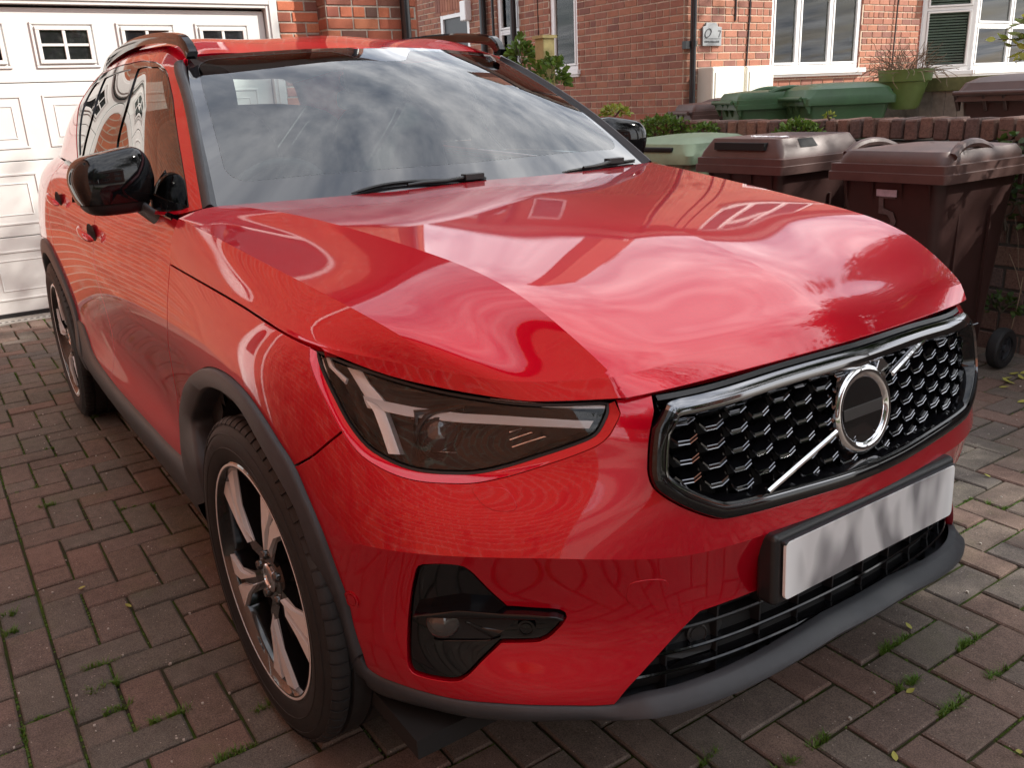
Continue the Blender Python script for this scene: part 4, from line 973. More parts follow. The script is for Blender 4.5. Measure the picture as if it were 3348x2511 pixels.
# ------------------------------------------------------------------ the car: upper body, glass, mirrors, rails
HH = dict(
 T=row((-.560,-.748,1.112),(-.70,-.812,1.086),(-1.2,-.803,1.102),(-1.9,-.793,1.134),(-2.5,-.775,1.165),(-3.0,-.745,1.18),(-3.35,-.66,1.175)),
 U=row((-.784,-.692,1.269),(-.93,-.745,1.262),(-1.35,-.737,1.30),(-1.95,-.730,1.32),(-2.5,-.715,1.33),(-2.95,-.685,1.325),(-3.25,-.60,1.31)),
 V=row((-1.065,-.628,1.423),(-1.18,-.672,1.415),(-1.5,-.655,1.463),(-2.0,-.645,1.475),(-2.5,-.632,1.465),(-2.9,-.60,1.445),(-3.15,-.53,1.42)),
 W=row((-1.231,-.580,1.499),(-1.34,-.585,1.522),(-1.6,-.572,1.555),(-2.05,-.562,1.566),(-2.5,-.548,1.552),(-2.85,-.52,1.525),(-3.05,-.46,1.50)),
 X=row((-1.185,-.34,1.512),(-1.32,-.34,1.550),(-1.6,-.34,1.584),(-2.05,-.34,1.598),(-2.5,-.33,1.586),(-2.85,-.32,1.558),(-3.05,-.30,1.53)),
 Y=row((-1.105,0,1.522),(-1.28,0,1.562),(-1.6,0,1.596),(-2.05,0,1.610),(-2.5,0,1.597),(-2.85,0,1.570),(-3.05,0,1.54)))
HGn = np.array([HH[k] for k in 'TUVWXY']).transpose(1, 0, 2); HGn = np.concatenate([HGn, HGn[:, 4:5]*[1, -1, 1]], 1)
HSU = np.array([0, .14, .5, 1.05, 1.6, 2.05, 2.35]); HSV = np.array([0, .19, .38, .50, .72, 1.06, 1.40])
HS = Patch(HGn, HSU, HSV, sgn=-1).bake(200, 80)
dlo = [(253,522),(249,450),(252,385),(262,335),(275,304),(304,266),(354,230),(395,212),(430,204),(481,198),(510,202),(530,215),(547,240),(562,304),(572,380),(583,456),(596,535),(608,608),(617,680),(618,714)]
DL = [HS.px(p) for p in dlo]
for q in DL: q[1] = max(q[1], .012)
bl = [np.array([u, .010]) for u in np.linspace(DL[-1][0], DL[0][0], 60)]
DLO = catmull(DL, .012, corners=())+bl[1:-1]
hs_out = [np.array([u, 0.]) for u in np.linspace(0, HSU[-1], 70)]+[np.array([HSU[-1], v]) for v in np.linspace(0, HSV[5], 40)][1:]+[np.array([u, HSV[5]]) for u in np.linspace(HSU[-1], 0, 70)][1:]+[np.array([0., v]) for v in np.linspace(HSV[5], 0, 40)][1:-1]
panel('roof', HS, hs_out, holes=[DLO], mat=MAT['paint'], parent=CAR, res=.022, mirror='join', gap=.001, lip=.001, depth=.02)
def loop_px(pts, corners=(), st=.012): return catmull([HS.px(p) for p in pts], st, closed=True, corners=corners)
w1 = loop_px([(448,224),(486,217),(522,222),(541,247),(557,314),(568,385),(577,456),(590,535),(602,608),(609,668),(560,655),(496,630),(385,585),(379,481),(412,340)], (0, 9, 12))
w2 = loop_px([(340,254),(380,236),(424,226),(418,300),(390,380),(352,486),(340,540),(262,540),(270,490),(300,372)], (0, 2, 6, 7))
w3 = loop_px([(324,266),(318,300),(288,390),(264,500),(258,505),(257,440),(263,378),(282,318),(304,280)], (0, 4))
panel('window_surround', HS, DLO, holes=[w1, w2, w3], mat=MAT['gloss_black'], parent=CAR, res=.02, gap=.002, lip=.0008, depth=.01, off=-.002, mirror='copy')
panel('door_window', HS, w1, mat=MAT['side_glass'], parent=CAR, res=.03, gap=.0, lip=.0005, depth=.002, off=-.006, mirror='copy')
for w_ in (w2, w3): panel('rear_window', HS, w_, mat=MAT['dark_glass'], parent=CAR, res=.03, gap=.0, lip=.0005, depth=.002, off=-.006, mirror='copy')
# pillar moulding along the windscreen
pl = [np.array([.0, v]) for v in np.linspace(.0, HSV[3]-.02, 40)]
o = sweep('windscreen_trim', HS, pl, [(-.006, -.02), (-.006, .004), (.000, .008), (.016, .0085), (.023, .004), (.024, -.02)], MAT['clad'], CAR, sgn=-1); mirrored(o)
# waist moulding
o = sweep('waist_moulding', SK, [np.array([u, -.104]) for u in np.linspace(US[10]+.06, US[14]-.15, 60)], [(-.004, -.01), (-.004, .003), (.004, .0055), (.012, .003), (.012, -.01)], MAT['gloss_black'], CAR, sgn=1); mirrored(o)
# windscreen
WE = row((-.548,-.735,1.095),(-.784,-.682,1.266),(-1.065,-.617,1.421),(-1.240,-.565,1.505)); WM = row((-.488,-.40,1.093),(-.722,-.375,1.288),(-1.00,-.345,1.448),(-1.176,-.33,1.518)); WC = row((-.455,0,1.088),(-.690,0,1.293),(-.955,0,1.456),(-1.112,0,1.523))
WG = np.array([[a, b, c_, b*[1, -1, 1], a*[1, -1, 1]] for a, b, c_ in zip(WE, WM, WC)])
WKU = np.array([0, .29, .60, .80]); WKV = np.array([-.72, -.36, 0, .36, .72]); WS = Patch(WG, WKU, WKV, sgn=-1).bake(60, 90)
def rr(u0, u1, v0, v1, r, n=8):
    o = []
    for cx, cy, a0 in ((u1-r, v1-r, 0), (u0+r, v1-r, 90), (u0+r, v0+r, 180), (u1-r, v0+r, 270)):
        for k in range(n+1): a = math.radians(a0+90*k/n); o.append(np.array([cx+r*math.cos(a), cy+r*math.sin(a)]))
    return o
outer = [np.array([u, v]) for u, v in [(0, -.72), (0, .72), (.80, .72), (.80, -.72)]]
outer = [outer[i]*(1-t)+outer[(i+1) % 4]*t for i in range(4) for t in np.linspace(0, 1, 30)[:-1]]
inn = rr(.105, .765, -.675, .675, .07)
pod = []
for v in (-.13, -.10, -.06, .06, .10, .13): pod.append(v)
# the camera pod hangs as a rounded notch from the top edge
inn2 = []
top = [q for q in inn]
for q in inn: inn2.append(q)
a_ = [i for i, q in enumerate(inn2) if q[0] > .764]
ps = [np.array([.765, .15]), np.array([.735, .125]), np.array([.655, .075]), np.array([.645, .05]), np.array([.645, -.05]), np.array([.655, -.075]), np.array([.735, -.125]), np.array([.765, -.15])]
k0 = max(i for i, q in enumerate(inn2) if q[0] > .7649 and q[1] > 0) if any(q[0] > .7649 and q[1] > 0 for q in inn2) else 8
inn2 = inn2[9*3+0:]+inn2[:9*3]      # start after the last corner
INN = rr(.105, .765, -.675, .675, .07)
# corners order: (+u,+v) (-u,+v) (-u,-v) (+u,-v); the closing edge runs along the top from -v to +v
INN = INN+[q for q in reversed(ps)]
INN = [INN[i]*(1-t)+INN[(i+1) % len(INN)]*t for i in range(len(INN)) for t in np.linspace(0, 1, max(2, int(np.linalg.norm(INN[(i+1) % len(INN)]-INN[i])/.02)+1))[:-1]]
panel('glass_border', WS, outer, holes=[INN], mat=MAT['frit'], parent=CAR, res=.035, gap=.0, lip=.0004, depth=.003, flip=False)
panel('windscreen', WS, INN, mat=MAT['screen_glass'], parent=CAR, res=.035, gap=.0, lip=.0004, depth=.001)
# cowl
mb = MB(); mb.grid([[(-.40-.09*abs(y)**2-(.02), y, 1.088-.01*abs(y)), (-.47-.09*abs(y)**2, y, 1.078), (-.58-.1*y*y, y, 1.10)] for y in np.linspace(-.70, .70, 30)]); mb.build('cowl_panel', MAT['black_plastic'], CAR, smooth=60)
# wipers
def wiper(path, arm):
    mb = MB(); P_ = [WS.px(p) for p in path]; pts = []
    for q in catmull(P_, .03): pts.append(WS.P(*q)[0]+WS.N(*q)[0]*SGN*.010)
    mb.tube(pts, [.002]+[.0045]*(len(pts)-2)+[.003], 6)
    pts2 = [p_-np.array([0, 0, .006]) for p_ in pts]; mb.tube(pts2, .0025, 4)
    o = mb.build('wiper_blade', MAT['black_plastic'], CAR, smooth=50)
    mb = MB(); pts = [WS.P(*WS.px(p))[0]+WS.N(*WS.px(p))[0]*SGN*.016 for p in arm]; mb.tube(pts, [.007, .007, .006, .005][:len(pts)], 8); a = pts[0]
    mb.box(a-np.array([.014, .032, .010]), a+np.array([.014, .032, .008])); mb.build('wiper_arm', MAT['black_plastic'], CAR, bevel=.006)
SGN = 1 if WS.N(.4, 0)[0][2] > 0 else -1
wiper([(1148, 640), (1250, 612), (1350, 600), (1455, 596), (1585, 588)], [(1540, 588), (1455, 604), (1380, 610), (1330, 618)])
wiper([(1835, 570), (1880, 562), (1975, 545), (2070, 530)], [(2000, 536), (1960, 550), (1930, 556), (1900, 560)])
# roof rails
rl = [(-1.17,-.566,1.512),(-1.19,-.568,1.538),(-1.22,-.570,1.556),(-1.36,-.570,1.578),(-1.58,-.566,1.594),(-1.90,-.562,1.601),(-2.25,-.555,1.589),(-2.50,-.548,1.566),(-2.64,-.540,1.535)]
rl = catmull([np.array(p) for p in rl], .03); mb = MB(); R_ = []
for i, p_ in enumerate(rl):
    t = rl[min(i+1, len(rl)-1)]-rl[max(i-1, 0)]; t /= np.linalg.norm(t); s_ = np.cross(t, [0, 0, 1]); s_ /= np.linalg.norm(s_); n_ = np.cross(s_, t)
    R_.append([p_+s_*a+n_*b for a, b in ((-.016, -.024), (-.017, .002), (-.012, .009), (.010, .010), (.016, .004), (.017, -.024))])
mb.grid(R_, cv=True); mb.add(R_[0], [tuple(range(6))]); mb.add(R_[-1], [tuple(reversed(range(6)))])
RAIL = mb.build('roof_rail', MAT['gloss_black'], CAR, smooth=40); 
mirrored(RAIL)
# door mirrors
MC = at((362, 592), 0, -.905)
def mirror_shell(name, zlo, zhi, mat, parent, inset=0.):
    mb = MB(); nu, nv = 40, 26; R_ = []
    for i in range(nv+1):
        b = zlo+(zhi-zlo)*i/nv; r = []
        for k in range(nu):
            a = 2*math.pi*k/nu; ca, sa = math.cos(a), math.sin(a); e = .42
            sx = math.copysign(abs(ca)**e, ca); sy = math.copysign(abs(sa)**e, sa)
            cz = math.cos(b*math.pi/2)**.36 if abs(b) < .9999 else 0
            x = sx*cz*(.072 if sx > 0 else .035); y = sy*cz*.108; z = math.copysign(abs(math.sin(b*math.pi/2))**1.0, b)*.090
            z *= 1-.30*np.clip((.06-y)/.17, 0, 1) if z > 0 else 1; y *= 1-.10*(z < 0)*(-z/.08)
            x -= 1.1*(y-.01)**2*(sx > 0); r.append(np.array([x, y, z])*(1-inset))
        R_.append(r)
    Rz = np.array([[math.cos(.18), -math.sin(.18), 0], [math.sin(.18), math.cos(.18), 0], [0, 0, 1]])
    R_ = [[MC+Rz@(p_*[1, 1, 1]) for p_ in r] for r in R_]
    mb.grid(R_, cv=True); return mb.build(name, mat, parent, smooth=60)
WM_ = empty('door_mirror'); WM_.parent = CAR
mirror_shell('mirror_cap', -.42, .999, MAT['gloss_black'], WM_); mirror_shell('mirror_base', -.999, -.46, MAT['black_plastic'], WM_, .02); mirror_shell('mirror_seam', -.55, -.35, MAT['void'], WM_, .05)
mb = MB(); a, b = MC+np.array([.0, .05, -.06]), SK.P(*SK.px((512, 735)))[0]+np.array([0, .02, 0]); 
mb.grid([[a*(1-t)+b*t+np.array([.030*(1-.2*t)*math.cos(q), .0, .026*(1-.1*t)*math.sin(q)]) for q in np.linspace(0, 2*math.pi, 17)[:-1]] for t in np.linspace(0, 1, 8)], cv=True)
mb.build('mirror_arm', MAT['clad'], WM_, smooth=60)
mb = MB(); gp = [MC+np.array([-.040, y, z]) for y, z in ((-.10, -.05), (.10, -.055), (.105, .05), (-.08, .045))]; mb.add(gp, [(0, 1, 2, 3)]); mb.build('mirror_glass', MAT['chrome'], WM_)
mirror_tree(WM_)
# door handles
for cpx, ln in (((300, 765), .20), ((192, 655), .20)):
    uv = SK.px(cpx); P_ = SK.P(*uv)[0]; N_ = SK.N(*uv)[0]; mb = MB(); R_ = []
    for t in np.linspace(-1, 1, 15):
        w = max(.0, 1-abs(t)**3.5)**.5; lift = .034*(1-t**2*.55) if abs(t) < .99 else .012; c_ = P_+np.array([t*ln/2, 0, .012*-t])
        R_.append([c_+N_*(lift+.010*w*math.cos(q))+np.array([0, 0, .017*w*math.sin(q)]) for q in np.linspace(0, 2*math.pi, 13)[:-1]])
    mb.grid(R_, cv=True); o = mb.build('door_handle', MAT['paint'], CAR, smooth=60); mirrored(o)
    mb = MB(); R_ = []
    for rr_, dd in ((1.0, .002), (.85, .003), (.5, .0035), (.02, .004)): R_.append([P_+np.array([ln*.42*rr_*math.cos(q), 0, .036*rr_*math.sin(q)])+N_*dd for q in np.linspace(0, 2*math.pi, 25)[:-1]])
    mb.grid(R_, cv=True); o = mb.build('handle_shade_disc', MAT['void'], CAR, smooth=60); mirrored(o)  # raised black disc, painted shade for the hollow behind the handle

# ------------------------------------------------------------------ the car: cabin
def soft(mb, c, s, e=.5, n=20, m=12, tilt=0):
    R_ = []
    for i in range(m+1):
        b = -math.pi/2+math.pi*i/m; r = []
        for k in range(n):
            a = 2*math.pi*k/n; f = lambda x: math.copysign(abs(x)**e, x)
            v = Vector((f(math.cos(a))*f(math.cos(b))*s[0], f(math.sin(a))*f(math.cos(b))*s[1], f(math.sin(b))*s[2])); v.rotate(Matrix.Rotation(tilt, 3, 'Y')); r.append(v+Vector(c))
        R_.append(r)
    mb.grid(R_, cv=True)
for y in (-.37, .37):
    mb = MB(); soft(mb, (-1.42, y, .72), (.27, .25, .09)); soft(mb, (-1.72, y, 1.02), (.09, .24, .34), tilt=-.28); o = mb.build('front_seat', MAT['interior'], CAR, smooth=70)
    mb = MB(); soft(mb, (-1.85, y, 1.41), (.055, .13, .10), tilt=-.2); mb.build('head_restraint', MAT['interior'], CAR, smooth=70)
mb = MB(); soft(mb, (-2.45, 0, .75), (.28, .62, .10)); soft(mb, (-2.72, 0, 1.06), (.09, .62, .32), tilt=-.3); mb.build('rear_seat', MAT['interior'], CAR, smooth=70)
mb = MB(); mb.grid([[tuple(WS.P(.085, y*1.02)[0]-WS.N(.085, y*1.02)[0]*.008), tuple(WS.P(.05, y*1.02)[0]-np.array([.05, 0, .02]))]+[(x, y, 1.075-.05*max(0, (-.62-x)*2)-.03*(x < -.98)+(.035*math.exp(-((y+.37)/.16)**2) if -1.05 < x < -.85 else 0)-.03*abs(y)) for x in np.linspace(-.64, -1.02, 12)]+[(-1.06, y, .95), (-1.04, y, .6)] for y in np.linspace(-.69, .69, 40)])
mb.build('dashboard', MAT['interior_mid'], CAR, smooth=60)
mb = MB(); Ms = Matrix.Translation((-1.14, -.37, 1.01))@Matrix.Rotation(math.radians(-66), 4, 'Y'); ring = [Ms@Vector((.185*math.cos(a), .185*math.sin(a), 0)) for a in np.linspace(0, 2*math.pi, 41)[:-1]]
mb.tube(ring, .016, 8, closed=True); mb.box((-.06, -.05, -.03), (.05, .05, .02)); n0 = len(mb.v)-8; mb.v[n0:] = [tuple(Ms@Vector(v)) for v in mb.v[n0:]]
for a in (0, 180, 270): 
    q = math.radians(a); mb.tube([Ms@Vector((.04*math.cos(q+1.57), .04*math.sin(q+1.57), 0)), Ms@Vector((.18*math.cos(q+1.57), .18*math.sin(q+1.57), 0))], .014, 6)
mb.build('steering_wheel', MAT['interior'], CAR, smooth=50)
mb = MB(); mb.box((-3.2, -.70, .45), (-.6, .70, .47)); mb.box((-1.08, -.70, .45), (-1.04, .70, .95)); mb.box((-3.22, -.65, .45), (-3.18, .65, 1.15)); mb.build('cabin_floor', MAT['interior'], CAR)
mb = shell('h', HS, .25, HSU[-1], HSV[3]+.0, HSV[5], .03, 24, 8); mb.add([(x, -y, z) for x, y, z in mb.v], mb.f[:]); mb.build('headlining', MAT['headliner'], CAR, smooth=60)
mb = MB(); soft(mb, (-1.08, 0, 1.425), (.05, .11, .05)); soft(mb, (-1.14, 0, 1.36), (.012, .125, .035)); mb.build('rear_view_mirror', MAT['interior'], CAR, smooth=60)

# ------------------------------------------------------------------ the car: wheels
def tyre_mesh():
    mb = MB(); mid = Matrix.Rotation(math.pi/2, 4, 'X')
    prof = [(.258, .098), (.268, .112), (.274, .1165), (.300, .1225), (.318, .1225), (.336, .118), (.349, .111), (.3555, .104), (.3600, .096), (.3605, .078), (.3515, .077), (.3515, .071), (.3630, .070), (.3635, .030), (.3545, .029), (.3545, .021), (.3640, .020), (.3640, -.020), (.3545, -.021), (.3545, -.029), (.3635, -.030), (.3630, -.070), (.3515, -.071), (.3515, -.077), (.3605, -.078), (.3600, -.096), (.3555, -.104), (.349, -.111), (.336, -.118), (.318, -.1225), (.300, -.1225), (.274, -.1165), (.258, -.098)]
    mb.lathe(prof, 120, mid); 
    # shoulder sipes
    for k in range(72):
        a = 2*math.pi*k/72; R3 = Matrix.Rotation(a, 4, 'Y')
        for s in (-1, 1):
            vs = [(.3595, .086), (.3625, .098), (.3555, .1065), (.3565, .1085), (.3635, .100), (.3635, .086)]
            w = .0035
            a4 = [R3@Vector((-w, s*y, r)) for r, y in vs[:3]]+[R3@Vector((w, s*y, r)) for r, y in vs[:3]]
        # tread blocks: low raised lugs between sipes on the shoulder
            lug = [(.3600, .080), (.3625, .094), (.3575, .1055), (.3510, .1125)]
            w2 = .0125; top = [R3@Vector((-w2, s*y, r+.0022)) for r, y in lug]; top2 = [R3@Vector((w2, s*y, r+.0022)) for r, y in lug]
            lo = [R3@Vector((-w2, s*y, r-.002)) for r, y in lug]; lo2 = [R3@Vector((w2, s*y, r-.002)) for r, y in lug]
            mb.grid([lo, top, top2, lo2]); mb.add([lo[-1], top[-1], top2[-1], lo2[-1]], [(0, 1, 2, 3)]); mb.add([lo[0], top[0], top2[0], lo2[0]], [(3, 2, 1, 0)])
    # raised lettering-like rib and rim guard
    mb.lathe([(.2995, .1222), (.3005, .1236), (.3020, .1236), (.3030, .1222)], 120, mid); mb.lathe([(.3995-.068, .1195), (.3325, .1206), (.3335, .1195)], 120, mid)
    return mb
def sidewall_text(word, a0, r, size):
    mb = MB(); a = a0
    for ch in word:
        cu_ = bpy.data.curves.new('glyph', 'FONT'); cu_.body = ch; cu_.size = size; cu_.extrude = .0006; cu_.resolution_u = 1; tmp = bpy.data.objects.new('glyph', cu_); COL.objects.link(tmp); bpy.context.view_layer.update()
        me = bpy.data.meshes.new_from_object(tmp); bpy.data.objects.remove(tmp); M_ = Matrix.Rotation(a, 4, 'Y')@Matrix(((1, 0, 0, 0), (0, 0, -1, -.1222), (0, 1, 0, r), (0, 0, 0, 1)))
        mb.add([M_@v.co for v in me.vertices], [tuple(p_.vertices) for p_ in me.polygons]); a += size*.72/r; bpy.data.meshes.remove(me)
    return mb
tmb = tyre_mesh()
for w_, a0_ in (('245/45R20', 1.75), ('245/45R20', 4.9)):
    q_ = sidewall_text(w_, a0_, .304, .024); tmb.add(q_.v, q_.f)
TYM = tmb.mesh('tyre', 35); TYM.materials.append(MAT['tyre'])
def pol(r, a): return (r*math.sin(a), r*math.cos(a))    # (x, z) with a measured from straight up, towards the car's front
def rim_meshes():
    md = Matrix.Rotation(math.pi/2, 4, 'X')
    # barrel: y in wheel space grows towards the outer face (-y of the car handled by rotation)
    mb = MB(); mb.lathe([(.262, .100), (.268, .108), (.268, .1125), (.264, .115), (.256, .1145), (.252, .108), (.247, .094), (.240, .05), (.232, -.02), (.236, -.09), (.245, -.11)], 96, md); barrel = mb
    mk = MB(); sp = MB()
    def Y(r): return .100+.006*math.sin(math.pi*np.clip((r-.03)/.22, 0, 1))-(.016 if r < .07 else 0)
    def solid(target, poly, lift, depth, mi=0):
        f = [Vector((pol(r, a)[0], -(Y(r)+lift), pol(r, a)[1])) for r, a in poly]; b = [Vector((pol(r*.995, a)[0], -(Y(r)-depth), pol(r*.995, a)[1])) for r, a in poly]; n = len(poly)
        target.add(f+b, [tuple(range(n)), tuple(reversed(range(n, 2*n)))]+[(i, (i+1) % n, n+(i+1) % n, n+i) for i in range(n)], mi)
    # one spoke: dark body, two machined faces that widen towards the rim with a dark valley between them
    solid(sp, [(.040, -.60), (.085, -.30), (.16, -.215), (.254, -.275), (.256, -.10), (.256, .10), (.254, .305), (.17, .185), (.085, .24), (.040, .60)], -.008, .045)
    solid(sp, [(.060, .135), (.12, .105), (.18, .150), (.257, .285), (.257, .085), (.19, .030), (.12, .060), (.060, .085)], .001, .014, 1)
    solid(sp, [(.095, -.120), (.155, -.185), (.257, -.255), (.257, -.055), (.215, -.030), (.15, -.085), (.095, -.090)], .001, .014, 1)
    mk.lathe([(.072, .050), (.070, .082), (.060, .090), (.034, .090), (.033, .086)], 40, md)
    cap = MB(); cap.lathe([(.033, .080), (.033, .093), (.030, .096), (.022, .097), (.021, .094), (.0005, .094)], 36, md)
    nut = MB(); nut.lathe([(.012, .06), (.012, .094), (.009, .099), (.0005, .099)], 12, md)
    disc = MB(); disc.lathe([(.17, .015), (.17, .03), (.08, .03), (.078, .05), (.02, .05)], 60, md); disc.box((.10, -.055, -.07), (.17, .02, .07))
    return barrel, mk, sp, cap, nut, disc
ba, mk, sp, cp_, nu_, di = rim_meshes()
RM = []
for nm, mb_, mt, sm in (('rim_barrel', ba, 'alloy_black', 35), ('hub', mk, 'alloy_black', 30), ('hub_cap', cp_, 'chrome', 40), ('brake_disc', di, 'disc', 40)):
    me = mb_.mesh(nm, sm); me.materials.append(MAT[mt]); RM.append((nm, me))
SPM = sp.mesh('spoke', 25); SPM.materials.append(MAT['alloy_black']); SPM.materials.append(MAT['alloy']); NUM = nu_.mesh('wheel_nut', 40); NUM.materials.append(MAT['alloy_black'])
lipm = MB(); lipm.lathe([(.2645, .1152), (.2625, .1158), (.2595, .1154), (.259, .1125)], 96, Matrix.Rotation(math.pi/2, 4, 'X')); me = lipm.mesh('rim_lip', 40); me.materials.append(MAT['alloy']); RM.append(('rim_lip', me))
for x, y, st in ((-.0, -.803, .03), (-2.702, -.803, 0), (0, .803, .03), (-2.702, .803, 0)):
    w = empty('wheel', (x, y, .3635), st if y < 0 else st+math.pi); w.parent = CAR; w.rotation_euler[1] = .35 if x > -1 else 1.0
    w.rotation_mode = 'ZYX' if False else 'XYZ'
    link('tyre', TYM, None, w)
    for nm, me in RM: link(nm, me, None, w)
    for k in range(5):
        o = link('spoke', SPM, None, w); o.rotation_euler = (0, math.radians(72*k+8), 0)
        q = pol(.054, math.radians(72*k+44)); link('wheel_nut', NUM, None, w, (q[0], 0, q[1]))

# ------------------------------------------------------------------ masonry
def wall(parent, O, U, N, u0, u1, z0, z1, holes=(), mortar='mortar', brick='brick_red', bp=(.215, .080), joint=.014, detail=None, far=None, thick=.10, limit=300, proud=.007, soldier=(), name='brick', counter=None, phase=0.):
    """a wall plane: backing with openings (and reveals), and single bricks proud of the mortar inside `detail`"""
    O, U, N = Vector(O), Vector(U).normalized(), Vector(N).normalized(); Z = Vector((0, 0, 1))
    P = lambda u, z, d=0: O+U*u+Z*z+N*d
    us = sorted({u0, u1, *[h[0] for h in holes], *[h[1] for h in holes]}|({detail[0], detail[1]} if detail else set())); us = [u for u in us if u0 <= u <= u1]
    zs = sorted({z0, z1, *[h[2] for h in holes], *[h[3] for h in holes]}|({detail[2], detail[3]} if detail else set())); zs = [z for z in zs if z0 <= z <= z1]
    vs, fs, uvs, mi = [], [], [], []
    for a, b in zip(us[:-1], us[1:]):
        for c, d in zip(zs[:-1], zs[1:]):
            uc, zc_ = (a+b)/2, (c+d)/2
            if any(h[0] < uc < h[1] and h[2] < zc_ < h[3] for h in holes): continue
            k = len(vs); vs += [P(a, c), P(b, c), P(b, d), P(a, d)]; fs.append((k, k+1, k+2, k+3)); uvs += [(a, c), (b, c), (b, d), (a, d)]
            ind = detail and detail[0] < uc < detail[1] and detail[2] < zc_ < detail[3]; mi.append(0 if ind else 1)
    for h in holes:
        for (a, c), (b, d) in (((h[0], h[2]), (h[0], h[3])), ((h[1], h[2]), (h[1], h[3])), ((h[0], h[2]), (h[1], h[2])), ((h[0], h[3]), (h[1], h[3]))):
            k = len(vs); vs += [P(a, c), P(b, d), P(b, d, -thick), P(a, c, -thick)]; fs.append((k, k+1, k+2, k+3)); uvs += [(a, c), (b, d), (b, d+.1), (a, c+.1)]; mi.append(1)
    me = bpy.data.meshes.new('masonry'); me.from_pydata([tuple(v) for v in vs], [], fs); uvl = me.uv_layers.new(name='UVMap')
    for i, q in enumerate(uvs): uvl.data[i].uv = q
    me.materials.append(MAT[mortar]); me.materials.append(MAT[far or mortar]); me.polygons.foreach_set('material_index', mi)
    back = link('masonry', me, None, parent)
    if not detail: return back
    rng = random.Random(hash((round(u0, 3), round(z0, 3))) & 999); L = []
    r0 = int(math.floor((detail[2]-z0)/bp[1])); r1 = int(math.ceil((detail[3]-z0)/bp[1]))
    for r in range(r0, r1):
        c, d = z0+r*bp[1]+joint/2, z0+(r+1)*bp[1]-joint/2; u = detail[0]-bp[0]+phase+(r % 2)*bp[0]/2
        if d > detail[3]+.001 or c < detail[2]-.001: continue
        header = (r % 4 == 3)
        while u < detail[1]:
            w = bp[0]/2 if header else bp[0]; a, b = max(u+joint/2, detail[0]), min(u+w-joint/2, detail[1]); u += w
            segs = [(a, b)]
            for h in holes:
                if h[2] < d-.02 and h[3] > c+.02:
                    ns = []
                    for (p_, q_) in segs:
                        if q_ <= h[0] or p_ >= h[1]: ns.append((p_, q_))
                        else:
                            if p_ < h[0]: ns.append((p_, h[0]-.002))
                            if q_ > h[1]: ns.append((h[1]+.002, q_))
                    segs = ns
            L += [(p_, q_, c, d) for p_, q_ in segs if q_-p_ > .03]
    sized = []
    for q in L:
        ctr = np.array(P((q[0]+q[1])/2, (q[2]+q[3])/2)); pp = proj(ctr)[0]; dz = (ctr-CAM)@FWD
        vis = dz > 0 and -60 < pp[0] < CW+60 and -60 < pp[1] < CH+60
        sized.append((-(q[1]-q[0])/dz if vis else 1, q))
    sized.sort(key=lambda t: t[0]); cache = {}; rest = MB()
    Rm = Matrix((U, N, Z)).transposed()
    for i, (sz, q) in enumerate(sized):
        w = round(q[1]-q[0], 3); hgt = q[3]-q[2]; jt = rng.uniform(-.002, .002)
        if i < limit and sz < 0:
            if w not in cache:
                mb = MB(); e = .003; mb.v = []
                f = [(-w/2, 0, -hgt/2), (w/2, 0, -hgt/2), (w/2, 0, hgt/2), (-w/2, 0, hgt/2)]; g_ = [(-w/2+e, e, -hgt/2+e), (w/2-e, e, -hgt/2+e), (w/2-e, e, hgt/2-e), (-w/2+e, e, hgt/2-e)]
                bk = [(x, -.02, z) for x, y, z in f]
                mb.add(bk+f+g_, [(4, 5, 1, 0), (5, 6, 2, 1), (6, 7, 3, 2), (7, 4, 0, 3), (8, 9, 5, 4), (9, 10, 6, 5), (10, 11, 7, 6), (11, 8, 4, 7), (11, 10, 9, 8)])
                me = mb.mesh('brick'); me.materials.append(MAT[brick]); cache[w] = me
            o = link(name, cache[w], None, parent); o.matrix_world = Matrix.Translation(P((q[0]+q[1])/2, (q[2]+q[3])/2, proud-.003+jt))@Rm.to_4x4()
            if parent: o.matrix_parent_inverse = Matrix.Identity(4); o.location = Vector(o.location)-Vector(parent.location)
        else:
            a, b, c, d = q; e = .003; pr = proud+jt
            v_ = [P(a, c, -.01), P(b, c, -.01), P(b, d, -.01), P(a, d, -.01), P(a, c, pr-e), P(b, c, pr-e), P(b, d, pr-e), P(a, d, pr-e), P(a+e, c+e, pr), P(b-e, c+e, pr), P(b-e, d-e, pr), P(a+e, d-e, pr)]
            rest.add(v_, [(4, 5, 1, 0), (5, 6, 2, 1), (6, 7, 3, 2), (7, 4, 0, 3), (8, 9, 5, 4), (9, 10, 6, 5), (10, 11, 7, 6), (11, 8, 4, 7), (11, 10, 9, 8)])
    if rest.v:
        o = rest.build('brickwork', MAT[brick], parent); tag(o, kind='stuff')
    return back

